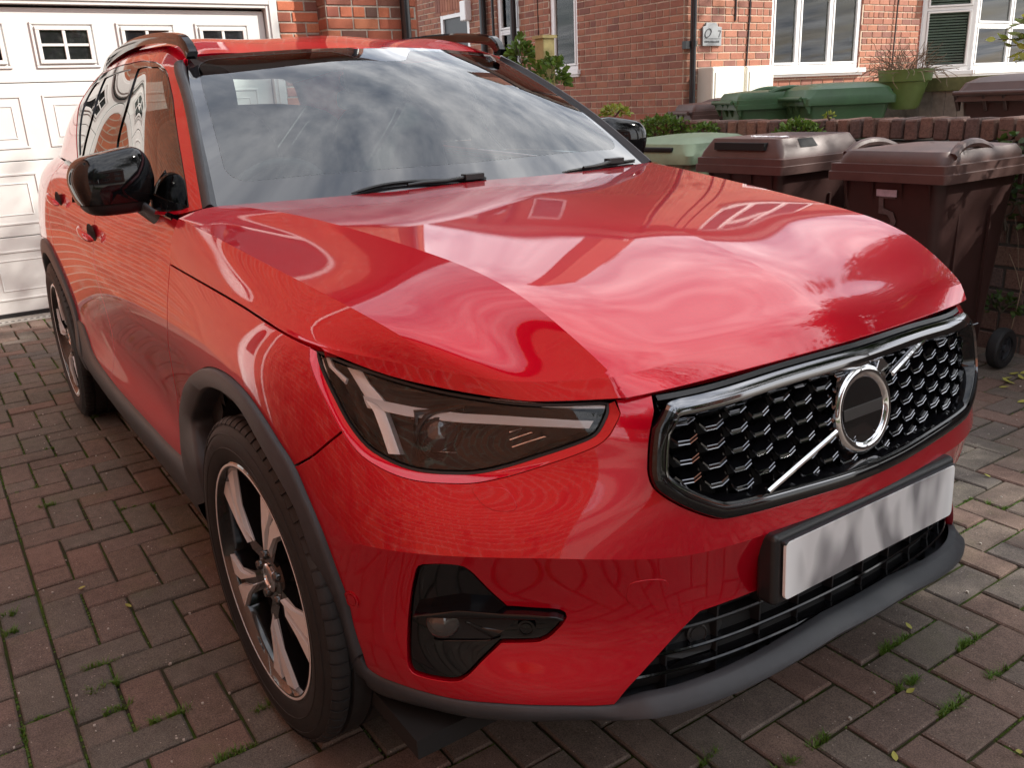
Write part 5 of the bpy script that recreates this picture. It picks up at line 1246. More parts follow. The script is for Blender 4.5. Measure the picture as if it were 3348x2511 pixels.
# ------------------------------------------------------------------ ground
mb = MB(); mb.grid([[(x, y, -.035) for y in (-60, -2.28, 3.2, 60)] for x in (-60, -5.5, 8, 60)]); o = mb.build('ground', MAT['concrete']); tag(o, kind='structure')
mb = MB(); mb.grid([[(x, y, -.009) for y in (-2.28, 3.12)] for x in (-5.30, 8)]); DRIVE = mb.build('driveway', MAT['joint']); tag(DRIVE, kind='structure')
A = .1063; rng = random.Random(3)
def paver_mesh(lx, ly, k):
    mb = MB(); e = .0045; r = random.Random(k); x, y = lx/2, ly/2; j = lambda: r.uniform(-.0012, .0012)
    bt = [(-x, -y, -.03), (x, -y, -.03), (x, y, -.03), (-x, y, -.03)]; md_ = [(-x+j(), -y+j(), -.0045), (x+j(), -y+j(), -.0045), (x+j(), y+j(), -.0045), (-x+j(), y+j(), -.0045)]
    tp = [(-x+e+j(), -y+e+j(), 0), (x-e+j(), -y+e+j(), 0), (x-e+j(), y-e+j(), 0), (-x+e+j(), y-e+j(), 0)]
    mb.add(bt+md_+tp, [(0, 1, 5, 4), (1, 2, 6, 5), (2, 3, 7, 6), (3, 0, 4, 7), (4, 5, 9, 8), (5, 6, 10, 9), (6, 7, 11, 10), (7, 4, 8, 11), (8, 9, 10, 11)])
    return mb
W2, L2 = A-.0075, 2*A-.0075
pav = []
for i in range(-58, 46):
    for j in range(-12, 31):
        k = (j-i) % 4; x0, y0 = .683+A*i, -.030+A*j
        if x0 < -5.28: continue
        if k == 0: 
            if j < 30: pav.append((x0+A/2, y0+A, 'y', 2))
        elif k == 3: pav.append((x0+A, y0+A/2, 'x', 2))
        elif k == 1 and j == -12: pav.append((x0+A/2, y0+A/2, 'x', 1))
yb = -.030-12*A
for i in range(-30, 24): pav.append((.60+2*A*i, yb-A/2, 'x', 2)) if .60+2*A*i > -5.18 else None
for i in range(-58, 46):
    for j in range(-21, -13):
        k = (j-i) % 4; x0, y0 = .683+A*i, -.030+A*j
        if x0 < -5.28: continue
        if k == 0: pav.append((x0+A/2, y0+A, 'y', 2) if j < -14 else (x0+A/2, y0+A/2, 'x', 1))
        elif k == 3: pav.append((x0+A, y0+A/2, 'x', 2))
        elif k == 1 and j == -21: pav.append((x0+A/2, y0+A/2, 'x', 1))
def pscore(q):
    pp = proj(np.array([q[0], q[1], 0]))[0]; dz = (np.array([q[0], q[1], 0])-CAM)@FWD
    if dz < .2 or not (-80 < pp[0] < CW+80 and -80 < pp[1] < CH+80): return 1
    if -2.2 < q[0] < .45 and -.62 < q[1] < .9: return 1                    # under the car
    if -5.3 < q[0] < .9 and q[1] > -.5 and pp[1] < 1750 and pp[0] < 3120: return 1
    return -1/dz**2
pav.sort(key=pscore); PM = {}
for (kx, lx, ly) in (('x', L2, W2), ('y', W2, L2), ('s', W2, W2)):
    for v in range(4):
        me = paver_mesh(lx, ly, v*7+len(kx)).mesh('paver'); me.materials.append(MAT['paver']); PM[kx, v] = me
rest = MB()
for n, (x, y, ax, ln) in enumerate(pav):
    key = ax if ln == 2 else 's'; z = rng.uniform(-.003, .0025); tx, ty = rng.uniform(-.008, .008), rng.uniform(-.008, .008); rz = rng.uniform(-.012, .012)
    if n < 300:
        o = link('paver', PM[key, rng.randrange(4)], None, DRIVE, (x, y, z)); o.rotation_euler = (tx, ty, rz)
    else:
        Mx = Matrix.Translation((x, y, z))@Matrix.Rotation(rz, 4, 'Z')@Matrix.Rotation(tx, 4, 'X')@Matrix.Rotation(ty, 4, 'Y'); lx, ly = {'x': (L2, W2), 'y': (W2, L2), 's': (W2, W2)}[key]
        pm = paver_mesh(lx, ly, n % 5); rest.add([Mx@Vector(v) for v in pm.v], pm.f)
o = rest.build('block_paving', MAT['paver'], DRIVE); tag(o, kind='stuff')
# threshold strip and channel drain before the garage
mb = MB(); mb.box((-5.42, -1.35, -.03), (-5.31, 2.5, .004)); o = mb.build('threshold', MAT['concrete'], DRIVE)
dr = empty('channel_drain', (-5.255, 0, 0)); tag(dr, 'pale channel drain with a row of round holes along the garage door', 'drain')
mb = MB(); mb.box((-.05, -1.3, -.03), (.05, 1.6, .003)); mb.build('grating', simple('galvanised_grate', (.42, .40, .36), .5, var=.15), dr)
mb = MB()
for i in range(72): mb.prism([(.013*math.cos(a), .013*math.sin(a)) for a in np.linspace(0, 2*math.pi, 9)[:-1]], .0032, .0042, Matrix.Translation((0, -1.28+.04*i, 0)))
tag(mb.build('hole_shade_disc', MAT['void'], dr), kind='stuff')  # black discs proud of the grating, shade of the holes as colour
# moss, weeds and grass in the joints
def blades(mb, x, y, z, n, h, spread, rng, lean=.6):
    for _ in range(n):
        a = rng.uniform(0, 2*math.pi); r = spread*math.sqrt(rng.random()); bx_, by_ = x+r*math.cos(a), y+r*math.sin(a); hh = h*rng.uniform(.4, 1); w = rng.uniform(.0008, .0018); b = rng.uniform(0, 2*math.pi); ln = lean*hh*rng.random()
        dx_, dy_ = math.cos(b)*w, math.sin(b)*w; tx, ty = math.cos(b+1.5)*ln, math.sin(b+1.5)*ln
        mb.add([(bx_-dx_, by_-dy_, z), (bx_+dx_, by_+dy_, z), (bx_+dx_*.7+tx*.4, by_+dy_*.7+ty*.4, z+hh*.6), (bx_-dx_*.7+tx*.4, by_-dy_*.7+ty*.4, z+hh*.6), (bx_+tx, by_+ty, z+hh*.85)], [(0, 1, 2, 3), (3, 2, 4)])
mb = MB(); ms = MB()
for n, (x, y, ax, ln) in enumerate(pav[:900]):
    # each paver's two sides
    lx, ly = (A, A/2) if ax == 'x' else (A/2, A)
    for (x0, y0, x1, y1) in ((x-lx, y-ly, x+lx, y-ly), (x-lx, y-ly, x-lx, y+ly)):
        v = noise.noise(Vector(((x0+x1)/2*2.1, (y0+y1)/2*2.1, 3.3)))+.5*noise.noise(Vector(((x0+x1)*3.5, (y0+y1)*3.5, 9)))
        fr_ = .30 if y > 0 else .18
        m_ = int(max(0, (v-.02))*90)
        L_ = math.hypot(x1-x0, y1-y0)
        for _ in range(m_):
            t = rng.random(); px_, py_ = x0+(x1-x0)*t, y0+(y1-y0)*t
            ms_s = rng.uniform(.002, .0045); a = rng.uniform(0, 3.1)
            ms.add([(px_+ms_s*math.cos(a+k*1.57), py_+ms_s*math.sin(a+k*1.57), -.008) for k in range(4)]+[(px_, py_, -.008+ms_s*rng.uniform(.6, 1.7))], [(0, 1, 4), (1, 2, 4), (2, 3, 4), (3, 0, 4)])
        if v > .33 and rng.random() < .65:
            t0 = rng.random(); 
            for _ in range(rng.randrange(2, 6)):
                t = min(1, max(0, t0+rng.uniform(-.25, .25))); blades(mb, x0+(x1-x0)*t, y0+(y1-y0)*t, -.008, rng.randrange(8, 26), rng.uniform(.010, .026), .006, rng, 1.1)
for px_ in ((3085, 2290), (3050, 2290), (2955, 2225), (2900, 2200), (2915, 2120), (2870, 2080), (3130, 2110), (3170, 2095), (2660, 2420), (2500, 2470), (500, 2415), (380, 2350), (15, 2060), (10, 2030), (330, 2165), (345, 2270), (155, 1660), (745, 2420), (3260, 2200), (590, 2310), (2350, 2500), (880, 2350), (2780, 2020)):
    g_ = at(px_, 2, 0)
    i_ = round((g_[0]-.683)/A); gx_ = .683+A*i_
    for k in range(7): blades(mb, gx_+rng.uniform(-.006, .006), g_[1]+rng.uniform(-.04, .04), -.008, 16, .026, .007, rng, 1.2)
o = mb.build('joint_grass', MAT['grass']); tag(o, kind='stuff'); o = ms.build('joint_moss', MAT['grass']); tag(o, kind='stuff')
# grit and fallen leaves
mb = MB()
for _ in range(420):
    x, y = rng.uniform(-3, 1.4), rng.choice([rng.uniform(-1.6, -.9), rng.uniform(-.4, 2.6)]); s_ = rng.uniform(.0012, .0035); mb.box((x-s_, y-s_*.8, -.001), (x+s_, y+s_*.8, s_*1.1))
tag(mb.build('grit', simple('pale_grit', (.42, .38, .33), .8)), kind='stuff')
def leaf_poly(mb, c, ax, side, L_, W_, bend=.15):
    c, ax, side = Vector(c), Vector(ax).normalized(), Vector(side).normalized(); n = ax.cross(side)
    t = [0, .25, .55, .8, 1]; w = [.0, .85, 1, .55, 0]; mid_ = [c+ax*L_*a-n*bend*L_*(a*a) for a in t]
    l = [m_+side*W_*.5*k+n*.06*W_ for m_, k in zip(mid_, w)]; r = [m_-side*W_*.5*k+n*.06*W_ for m_, k in zip(mid_, w)]
    mb.add(mid_+l[1:4]+r[1:4], [(0, 1, 5), (1, 2, 6, 5), (2, 3, 7, 6), (3, 4, 7), (0, 8, 1), (1, 8, 9, 2), (2, 9, 10, 3), (3, 10, 4)])
fallen = [(3280, 1235), (3300, 1250), (3265, 1265), (3335, 1222), (3325, 1315), (3298, 1222), (3320, 1255), (3345, 1240), (2982, 2058), (2962, 2266), (430, 1985), (790, 1902), (2930, 2490), (3330, 2450), (3240, 1560), (255, 1925), (560, 1550)]
for k, p_ in enumerate(fallen):
    g_ = at(p_, 2, .004); a = rng.uniform(0, 6.28); mb = MB(); leaf_poly(mb, (0, 0, 0), (math.cos(a), math.sin(a), .12), (-math.sin(a), math.cos(a), .1), .045 if k < 8 else .024, .024 if k < 8 else .013, -.15)
    o = mb.build('fallen_leaf', MAT['leaf_yellow'], loc=tuple(g_)); near = 'beside the bin wheel' if k < 8 else 'on the open block paving'
    tag(o, 'small yellow leaf lying on the paving '+near, 'leaf', 'yellow leaves by the bin wheel' if k < 8 else 'small leaves and petals on the open paving')

# ------------------------------------------------------------------ windows
def upvc(parent, O, U, N, w, h, cols, blind=True, transom=None, name='window', fw=.055, glass='win_glass', open_=None, rows=()):
    """white framed window; cols = mullion positions (fractions); transom per bay = fraction of height from the bottom"""
    O, U, N = Vector(O), Vector(U).normalized(), Vector(N).normalized(); Z = Vector((0, 0, 1)); R3 = Matrix((U, N, Z)).transposed().to_4x4(); M4 = Matrix.Translation(O)@R3
    def bx(mb, a, b, mi=0):
        k = len(mb.v); mb.box(a, b, mi); mb.v[k:] = [tuple(M4@Vector(v)) for v in mb.v[k:]]
    fr_ = MB(); bx(fr_, (0, -.05, 0), (w, .012, fw)); bx(fr_, (0, -.05, h-fw), (w, .012, h)); bx(fr_, (0, -.05, fw), (fw, .012, h-fw)); bx(fr_, (w-fw, -.05, fw), (w, .012, h-fw))
    xs = [0]+list(cols)+[1]
    for c in cols: bx(fr_, (c*w-fw*.45, -.05, fw), (c*w+fw*.45, .010, h-fw))
    f = fr_.build(name, MAT['white_pvc'], parent, bevel=.004)
    for i, (a, b) in enumerate(zip(xs[:-1], xs[1:])):
        a_, b_ = a*w+(fw if i == 0 else fw*.45), b*w-(fw if i == len(xs)-2 else fw*.45); tr = transom[i] if transom else None
        spans = [(fw, h-fw)] if tr is None else [(fw, tr*h-.02), (tr*h+.02, h-fw)]
        if tr is not None:
            mb = MB(); bx(mb, (a_, -.05, tr*h-.02), (b_, .009, tr*h+.02)); mb.build('transom', MAT['white_pvc'], f, bevel=.003)
        for (z0, z1) in spans:
            mb = MB(); s_ = .030
            bx(mb, (a_+.004, -.04, z0+.004), (b_-.004, .022, z0+s_)); bx(mb, (a_+.004, -.04, z1-s_), (b_-.004, .022, z1-.004)); bx(mb, (a_+.004, -.04, z0+s_), (a_+s_, .022, z1-s_)); bx(mb, (b_-s_, -.04, z0+s_), (b_-.004, .022, z1-s_))
            mb.build('sash', MAT['white_pvc'], f, bevel=.004)
            mb = MB(); bx(mb, (a_+s_-.002, -.008, z0+s_-.002), (b_-s_+.002, -.004, z1-s_+.002)); mb.build('pane', MAT[glass], f)
            if blind:
                mb = MB(); z = z0+s_+.01; 
                while z < z1-s_:
                    k = len(mb.v); mb.add([(a_+s_, -.045, z), (b_-s_, -.045, z), (b_-s_, -.070, z+.022), (a_+s_, -.070, z+.022)], [(0, 1, 2, 3)]); mb.v[k:] = [tuple(M4@Vector(v)) for v in mb.v[k:]]; z += .036
                tag(mb.build('blind', MAT['blind'], f), kind='stuff')
    mb = MB(); bx(mb, (.01, -.45, .01), (w-.01, -.12, h-.01)); mb.build('room_behind', MAT['dark_room'], f)
    return f
def sill(parent, O, U, N, w, d=.10):
    O, U, N = Vector(O), Vector(U).normalized(), Vector(N).normalized(); M4 = Matrix.Translation(O)@Matrix((U, N, Vector((0, 0, 1)))).transposed().to_4x4()
    mb = MB(); mb.box((-.05, -.05, -.055), (w+.05, d, 0)); mb.box((-.03, -.05, -.085), (w+.03, d*.55, -.055)); mb.v = [tuple(M4@Vector(v)) for v in mb.v]; return mb.build('window_sill', MAT['white_pvc'], parent, bevel=.006)

# ------------------------------------------------------------------ neighbour's house
NH = empty('brick_house', (-5.7, 6.05, 0)); NH.location = (0, 0, 0); tag(NH, 'two-storey red brick semi with white windows beyond the boundary wall', 'house')
FX, SY = -5.7, 6.05
fac_holes = [(7.50-SY, 9.25-SY, 1.55, 2.75), (7.5-SY, 9.25-SY, 3.75, 4.85), (10.6-SY, 13.4-SY, 1.45, 2.75), (10.9-SY, 13.1-SY, 3.75, 4.85)]
wall(NH, (FX, SY, 0), (0, 1, 0), (1, 0, 0), 0, 9, 0, 5.3, fac_holes, detail=(0, 4.5, .88, 2.56), far='far_red', limit=150)
side_holes = [(1.87, 2.45, 1.68, 2.9), (3.15, 3.70, 1.35, 2.9), (4.45, 5.30, .2, 2.66), (1.9, 2.8, 3.8, 4.9), (4.2, 4.9, 4.0, 4.9)]
wall(NH, (FX, SY, 0), (-1, 0, 0), (0, -1, 0), 0, 10, 0, 5.3, side_holes, detail=(0, 6.8, 1.12, 2.96), far='far_red', limit=150)
X_, Y_ = (1, 0, 0), (0, 1, 0)
upvc(NH, (FX-.03, 7.50, 1.55), Y_, X_, 1.75, 1.2, (.30, .66), transom=(None, .72, None)); sill(NH, (FX, 7.50, 1.55), Y_, X_, 1.75, .09)
upvc(NH, (FX-.03, 7.50, 3.75), Y_, X_, 1.75, 1.1, (.30, .66), transom=(None, .68, None), blind=False); sill(NH, (FX, 7.50, 3.75), Y_, X_, 1.75)
upvc(NH, (FX-.03, 10.9, 3.75), Y_, X_, 2.2, 1.1, (.33, .66), transom=(None, .68, None), blind=False)
# bay
BAY = [(FX, 10.62), (FX+.45, 11.15), (FX+.45, 13.0), (FX, 13.5)]
for k, ((xa, ya), (xb, yb_)) in enumerate(zip(BAY[:-1], BAY[1:])):
    u_ = Vector((xb-xa, yb_-ya, 0)); L_ = u_.length; n_ = Vector((u_.y, -u_.x, 0)).normalized()
    wall(NH, (xa, ya, 0), u_, n_, 0, L_, 0, 1.42, (), detail=(0, L_, .8, 1.42) if k < 2 else None, far='far_red', limit=0)
    upvc(NH, (xa, ya, 1.47), u_, n_, L_, 1.3, () if k != 1 else (.5,), transom=(.62,) if k != 1 else (.45, .45)); sill(NH, (xa, ya, 1.47), u_, n_, L_, .08)
mb = MB(); mb.add([(FX, 10.5, 2.78), (FX+.55, 11.1, 2.78), (FX+.55, 13.05, 2.78), (FX, 13.6, 2.78), (FX, 10.9, 3.3), (FX, 13.2, 3.3)], [(0, 1, 4), (1, 2, 5, 4), (2, 3, 5), (0, 3, 2, 1)]); mb.build('bay_roof', MAT['rooftile'], NH)
# side windows and door
upvc(NH, (FX-1.87, SY+.03, 1.68), (-1, 0, 0), (0, -1, 0), .58, 1.22, ()); sill(NH, (FX-1.87, SY, 1.68), (-1, 0, 0), (0, -1, 0), .58, .05)
upvc(NH, (FX-3.15, SY+.03, 1.35), (-1, 0, 0), (0, -1, 0), .55, 1.55, (), transom=(.60,), blind=False); 
upvc(NH, (FX-1.9, SY+.03, 3.8), (-1, 0, 0), (0, -1, 0), .9, 1.1, (), blind=False); upvc(NH, (FX-4.2, SY+.03, 4.0), (-1, 0, 0), (0, -1, 0), .7, .9, (), blind=False)
mb = MB(); mb.box((FX-5.30, SY, .2), (FX-5.23, SY+.05, 2.66)); mb.box((FX-4.52, SY, .2), (FX-4.45, SY+.05, 2.66)); mb.box((FX-5.23, SY, 2.59), (FX-4.52, SY+.05, 2.66)); mb.build('door_frame', MAT['white_pvc'], NH, bevel=.004)
mb = MB(); mb.box((FX-5.23, SY+.03, .2), (FX-4.52, SY+.07, 2.59)); d_ = mb.build('door', simple('dark_door', (.03, .032, .035), .4), NH)
mb = MB(); mb.tube([(FX-4.86, SY-.01, 2.30), (FX-4.86, SY-.01, 2.05), (FX-4.72, SY-.01, 1.9), (FX-4.66, SY-.01, 1.6)], .012, 6); mb.tube([(FX-4.86, SY-.01, 2.30), (FX-5.02, SY-.01, 2.05), (FX-5.05, SY-.01, 1.6)], .012, 6); mb.build('door_moulding', simple('door_bead', (.02, .02, .022), .5), d_)
mb = MB(); mb.box((FX-4.52, SY-.12, 2.50), (FX-4.36, SY, 2.78)); mb.build('alarm_box', MAT['white_pvc'], NH, bevel=.02)
mb = MB()
for i in range(14): mb.box((FX-5.42+.078*i, SY-.012, 2.70), (FX-5.42+.078*i+.066, SY+.03, 2.905))
tag(mb.build('lintel_brick', MAT['brick_red'], NH), kind='stuff')
# roof, eaves, chimney
mb = MB(); e = .35; mb.add([(FX+e, SY-e, 5.3), (FX+e, SY+9+e, 5.3), (FX-10-e, SY+9+e, 5.3), (FX-10-e, SY-e, 5.3), (FX-5, SY+4, 8.2), (FX-5, SY+5, 8.2)], [(0, 1, 5, 4), (1, 2, 5), (2, 3, 4, 5), (3, 0, 4)]); mb.build('roof', MAT['rooftile'], NH)
mb = MB(); mb.box((FX-10-e, SY-e, 5.16), (FX+e, SY+9+e, 5.3)); mb.build('eaves', MAT['white_pvc'], NH)
mb = MB(); mb.tube([(FX+e+.03, SY-e, 5.22), (FX+e+.03, SY+9.3, 5.22)], .055, 8); mb.tube([(FX+e, SY-e-.03, 5.22), (FX-10.3, SY-e-.03, 5.22)], .055, 8); mb.build('gutter', MAT['pipe'], NH, smooth=40)
ch = wall(NH, (FX-3.2, 8.6, 6.2), (0, 1, 0), (1, 0, 0), 0, .95, 0, 2.6, far='far_red'); ch.name = 'chimney_face'; ch2 = wall(NH, (FX-3.2, 8.6, 6.2), (-1, 0, 0), (0, -1, 0), 0, .6, 0, 2.6, far='far_red'); ch2.name = 'chimney_face'
mb = MB(); mb.box((FX-3.85, 8.55, 8.8), (FX-3.15, 9.6, 8.95)); mb.build('chimney_cap', MAT['concrete'], NH)
for (px_, py_, pz_, rr_, nm) in ((FX+.07, 6.13, 5.2, .035, 'downpipe'),):
    mb = MB(); mb.tube([(px_, py_, pz_), (px_, py_, .0)], rr_, 12); [mb.tube([(px_, py_, z-.03), (px_, py_, z+.03)], rr_+.008, 12) for z in (1.85, 3.6)]; mb.box((px_-.06, py_-.11, 1.80), (px_, py_+.05, 1.88)); o = mb.build(nm, MAT['pipe'], NH, smooth=40)
for x_, r_ in ((-9.66, .05), (-8.90, .045), (-9.40, .02)):
    mb = MB(); mb.tube([(x_, SY-.07, 5.1), (x_, SY-.07, .3)], r_, 10); mb.build('soil_pipe', MAT['pipe'], NH, smooth=40)
mb = MB(); mb.tube([(-8.40, SY-.012, 4.5), (-8.40, SY-.012, 1.5)], .006, 5); mb.tube([(FX+.012, 7.12, 5.0), (FX+.015, 7.10, 2.2), (FX+.015, 7.07, 1.60)], .010, 6); mb.tube([(FX+.012, 6.88, 5.0), (FX+.012, 6.86, 2.1)], .012, 6); mb.tube([(FX+.05, 10.0, 5), (FX+.03, 9.95, 1.5)], .010, 5)
tag(mb.build('cable', MAT['pipe'], NH, smooth=40), kind='stuff')
for y_, w_ in ((6.27, .52), (6.83, .47)):
    mb = MB(); mb.box((FX, y_, 1.20), (FX+.24, y_+w_, 1.60)); o = mb.build('meter_box', MAT['cream'], NH, bevel=.018, segs=3)
    mb = MB(); mb.box((FX+.24, y_+.04, 1.20), (FX+.25, y_+w_-.04, 1.54)); mb.build('meter_door', MAT['cream'], o, bevel=.004)
mb = MB(); P0 = (FX+.012, 6.32); outl = [(0, 0), (.30, 0), (.30, .20), (.24, .205), (.215, .245), (.05, .245), (.045, .21), (0, .20)]
mb.prism(outl, 0, .02, Matrix(((0, 0, 1, P0[0]), (1, 0, 0, P0[1]), (0, 1, 0, 1.83), (0, 0, 0, 1)))); plq = mb.build('house_plaque', MAT['slate'], NH, bevel=.004)
def text(s_, size, M4, mat, parent, name='lettering', ext=.001, shear=0):
    cu_ = bpy.data.curves.new(name, 'FONT'); cu_.body = s_; cu_.size = size; cu_.extrude = ext; cu_.align_x = 'CENTER'; cu_.shear = shear; cu_.resolution_u = 2
    tmp = bpy.data.objects.new(name, cu_); COL.objects.link(tmp); bpy.context.view_layer.update(); me = bpy.data.meshes.new_from_object(tmp); bpy.data.objects.remove(tmp)
    me.materials.clear(); me.materials.append(mat); t = bpy.data.objects.new(name, me); COL.objects.link(t); t.parent = parent; t.matrix_local = M4; return t
MF = Matrix(((0, 0, 1, 0), (1, 0, 0, 0), (0, 1, 0, 0), (0, 0, 0, 1)))
text('7', .11, Matrix.Translation((FX+.034, 6.585, 1.92))@MF, MAT['ink_dark'], plq, 'numeral')
mb = MB(); mb.tube([Vector((FX+.034, 6.40+.045*math.cos(a)+.02*math.sin(a), 1.965+.045*math.sin(a))) for a in np.linspace(0, 2*math.pi, 25)[:-1]], .006, 6, closed=True); mb.box((FX+.033, 6.34, 1.905), (FX+.036, 6.60, 1.908)); mb.build('plaque_motif', MAT['ink_dark'], plq)
mb = MB(); r_ = random.Random(5); y_ = 6.345
while y_ < 6.58:
    w_ = r_.uniform(.006, .014); mb.box((FX+.033, y_, 1.865), (FX+.0345, y_+w_, 1.865+r_.uniform(.012, .022))); y_ += w_+.004
tag(mb.build('worn_lettering', MAT['ink_dark'], plq), kind='stuff')

# ------------------------------------------------------------------ boundary wall
BWY = 3.10; BW = empty('boundary_wall'); tag(BW, 'low weathered brick wall with upright cap bricks behind the near bins', 'wall')
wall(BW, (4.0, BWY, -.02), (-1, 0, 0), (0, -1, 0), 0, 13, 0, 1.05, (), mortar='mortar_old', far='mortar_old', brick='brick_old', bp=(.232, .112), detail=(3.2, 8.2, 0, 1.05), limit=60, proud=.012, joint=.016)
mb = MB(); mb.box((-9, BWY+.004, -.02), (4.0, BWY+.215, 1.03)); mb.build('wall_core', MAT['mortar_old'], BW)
caps = []
x = 1.6; r_ = random.Random(11)
while x > -9: caps.append(x); x -= .083
CM = []
for v in range(4):
    mb = MB(); rr_ = random.Random(v); j = lambda: rr_.uniform(-.003, .003)
    mb.box((-.035, -.118, 0), (.035, .112, .103)); bmx = mb.mesh('cap_brick'); bm = bmesh.new(); bm.from_mesh(bmx); bmesh.ops.bevel(bm, geom=bm.edges[:], offset=.007, segments=1, affect='EDGES')
    for q in bm.verts: q.co += Vector((j(), j(), j()))
    bm.to_mesh(bmx); bm.free(); bmx.materials.append(MAT['brick_old']); CM.append(bmx)
for k, x in enumerate(caps):
    o = link('cap_brick', CM[r_.randrange(4)], None, BW, (x, BWY+.10, 1.045+r_.uniform(-.006, .004))); o.rotation_euler = (r_.uniform(-.02, .02), r_.uniform(-.03, .03), r_.uniform(-.03, .03))

# ------------------------------------------------------------------ garage and own house
GH = empty('garage_house'); tag(GH, 'orange and black brick house wall around the white garage door', 'house')
GX = -5.36
wall(GH, (GX, -2.28, 0), (0, 1, 0), (1, 0, 0), 0, 3.91, 0, 5.6, [(1.04, 3.57, 0, 2.22), (1.2, 3.2, 3.3, 4.4)], mortar='mortar_pale', brick='brick_mix', far='far_mix', bp=(.225, .080), detail=(3.57, 3.91, 1.2, 2.6), limit=30)
wall(GH, (GX+.16, 1.63, 0), (0, 1, 0), (1, 0, 0), 0, .80, 0, 5.6, (), mortar='mortar_pale', brick='brick_mix', far='far_mix', bp=(.225, .088), detail=(0, .80, 1.2, 2.6), limit=60)
wall(GH, (GX+.16, 1.63, 0), (-1, 0, 0), (0, -1, 0), 0, .16, 0, 5.6, (), mortar='mortar_pale', brick='brick_mix', far='far_mix', bp=(.225, .088), detail=(0, .16, 1.2, 2.6), limit=20)
mb = MB(); mb.box((GX-3, 2.431, 0), (GX+.159, 2.45, 5.6)); mb.build('return_wall', MAT['brick_mix'], GH)
mb = MB(); mb.add([(GX+.5, -2.6, 5.5), (GX+.5, 2.7, 5.5), (GX-3.5, 2.7, 8), (GX-3.5, -2.6, 8)], [(0, 1, 2, 3)]); mb.build('roof', MAT['rooftile'], GH)
upvc(GH, (GX-.03, -1.08, 3.3), Y_, X_, 2.0, 1.1, (.33, .66), blind=False)
# long side wall facing the driveway, with its arched door and downpipe
WY = -2.28
wall(GH, (GX, WY, 0), (1, 0, 0), (0, 1, 0), 0, 8.3, 0, 5.4, [(2.0, 2.95, 0, 2.05), (4.3, 5.5, 3.3, 4.4)], mortar='mortar_pale', brick='brick_mix', far='far_mix', bp=(.225, .080), thick=.12)
mb = MB(); mb.box((2.931, -6, 0), (2.95, WY-.001, 5.4)); mb.box((GX-.5, WY-4, 5.4), (3.2, WY+.25, 5.5)); mb.build('gable_wall', MAT['far_mix'], GH)
mb = MB()
for (a, b, c, d) in ((2.0, 2.07, 0, 2.05), (2.88, 2.95, 0, 2.05), (2.07, 2.88, 1.97, 2.05)): mb.box((GX+a, WY-.10, c), (GX+b, WY+.012, d))
mb.build('side_door_frame', MAT['white_pvc'], GH, bevel=.004)
mb = MB(); mb.box((GX+2.07, WY-.09, 0), (GX+2.88, WY-.05, 1.97)); sd_ = mb.build('side_door', MAT['white_pvc'], GH)
mb = MB(); ar = [(GX+2.22+.0, .95), (GX+2.73, .95)]+[(GX+2.475+.255*math.cos(a), 1.50+.255*math.sin(a)) for a in np.linspace(0, math.pi, 13)]
mb.prism([(x_, z_) for x_, z_ in ar], 0, .01, Matrix(((1, 0, 0, 0), (0, 0, 1, WY-.05), (0, 1, 0, 0), (0, 0, 0, 1)))); mb.build('door_glazing', MAT['dark_glass'], sd_)
upvc(GH, (GX+4.3, WY-.03, 3.3), X_, Y_, 1.2, 1.1, (.5,), blind=False)
mb = MB(); mb.tube([(GX+3.5, WY+.06, 5.3), (GX+3.5, WY+.06, .05)], .034, 10); mb.build('side_downpipe', MAT['white_pvc'], GH, smooth=40)
mb = MB(); mb.tube([(GX+.16+.06, 2.30, 5.4), (GX+.16+.06, 2.30, .05)], .040, 12); mb.build('downpipe', MAT['pipe'], GH, smooth=40)
# garage door
GD = empty('garage_door', (-5.40, 0, 0)); tag(GD, 'white panelled sectional garage door with small four-pane windows behind the car', 'garage door')
y0, y1 = -1.16, 1.19; zs = [.03, .57, 1.085, 1.60, 2.085]
ctr = [-.815, -.255, .30, .855]
def ring_box(mb, yc, zc, hw, hh, t, x0, x1):
    for a, b in (((yc-hw, zc-hh), (yc+hw, zc-hh+t)), ((yc-hw, zc+hh-t), (yc+hw, zc+hh)), ((yc-hw, zc-hh+t), (yc-hw+t, zc+hh-t)), ((yc+hw-t, zc-hh+t), (yc+hw, zc+hh-t))): mb.box((x0, a[0], a[1]), (x1, b[0], b[1]))
for k in range(4):
    mb = MB(); mb.box((-.04, y0, zs[k]+.002), (0, y1, zs[k+1]-.003)); sec = mb.build('door_section', MAT['garage_white'], GD, bevel=.004)
    for c in ctr:
        zc_ = (zs[k]+zs[k+1])/2
        if k < 3:
            mb = MB(); ring_box(mb, c, zc_, .215, .175, .014, -.001, .006); ring_box(mb, c, zc_, .150, .110, .008, -.001, .004); mb.build('moulding', MAT['garage_white'], sec, bevel=.003)
        else:
            mb = MB(); ring_box(mb, c, zc_, .205, .150, .016, -.001, .010); ring_box(mb, c, zc_, .178, .122, .026, -.001, .018)
            mb.box((.001, c-.011, zc_-.098), (.014, c+.011, zc_+.098)); mb.box((.001, c-.153, zc_-.009), (.0135, c-.011, zc_+.009)); mb.box((.001, c+.011, zc_-.009), (.0135, c+.153, zc_+.009)); mb.build('window_frame', MAT['garage_white'], sec, bevel=.003)
            for sy in (-1, 1):
                for sz in (-1, 1):
                    mb = MB(); mb.box((0, c+sy*.082-.071, zc_+sz*.053-.044), (.003, c+sy*.082+.071, zc_+sz*.053+.044)); mb.build('pane', MAT['frit'], sec)
mb = MB(); mb.box((-.03, y0, .0), (.01, y1, .032)); mb.build('rubber_seal', MAT['rubber_seal'], GD)
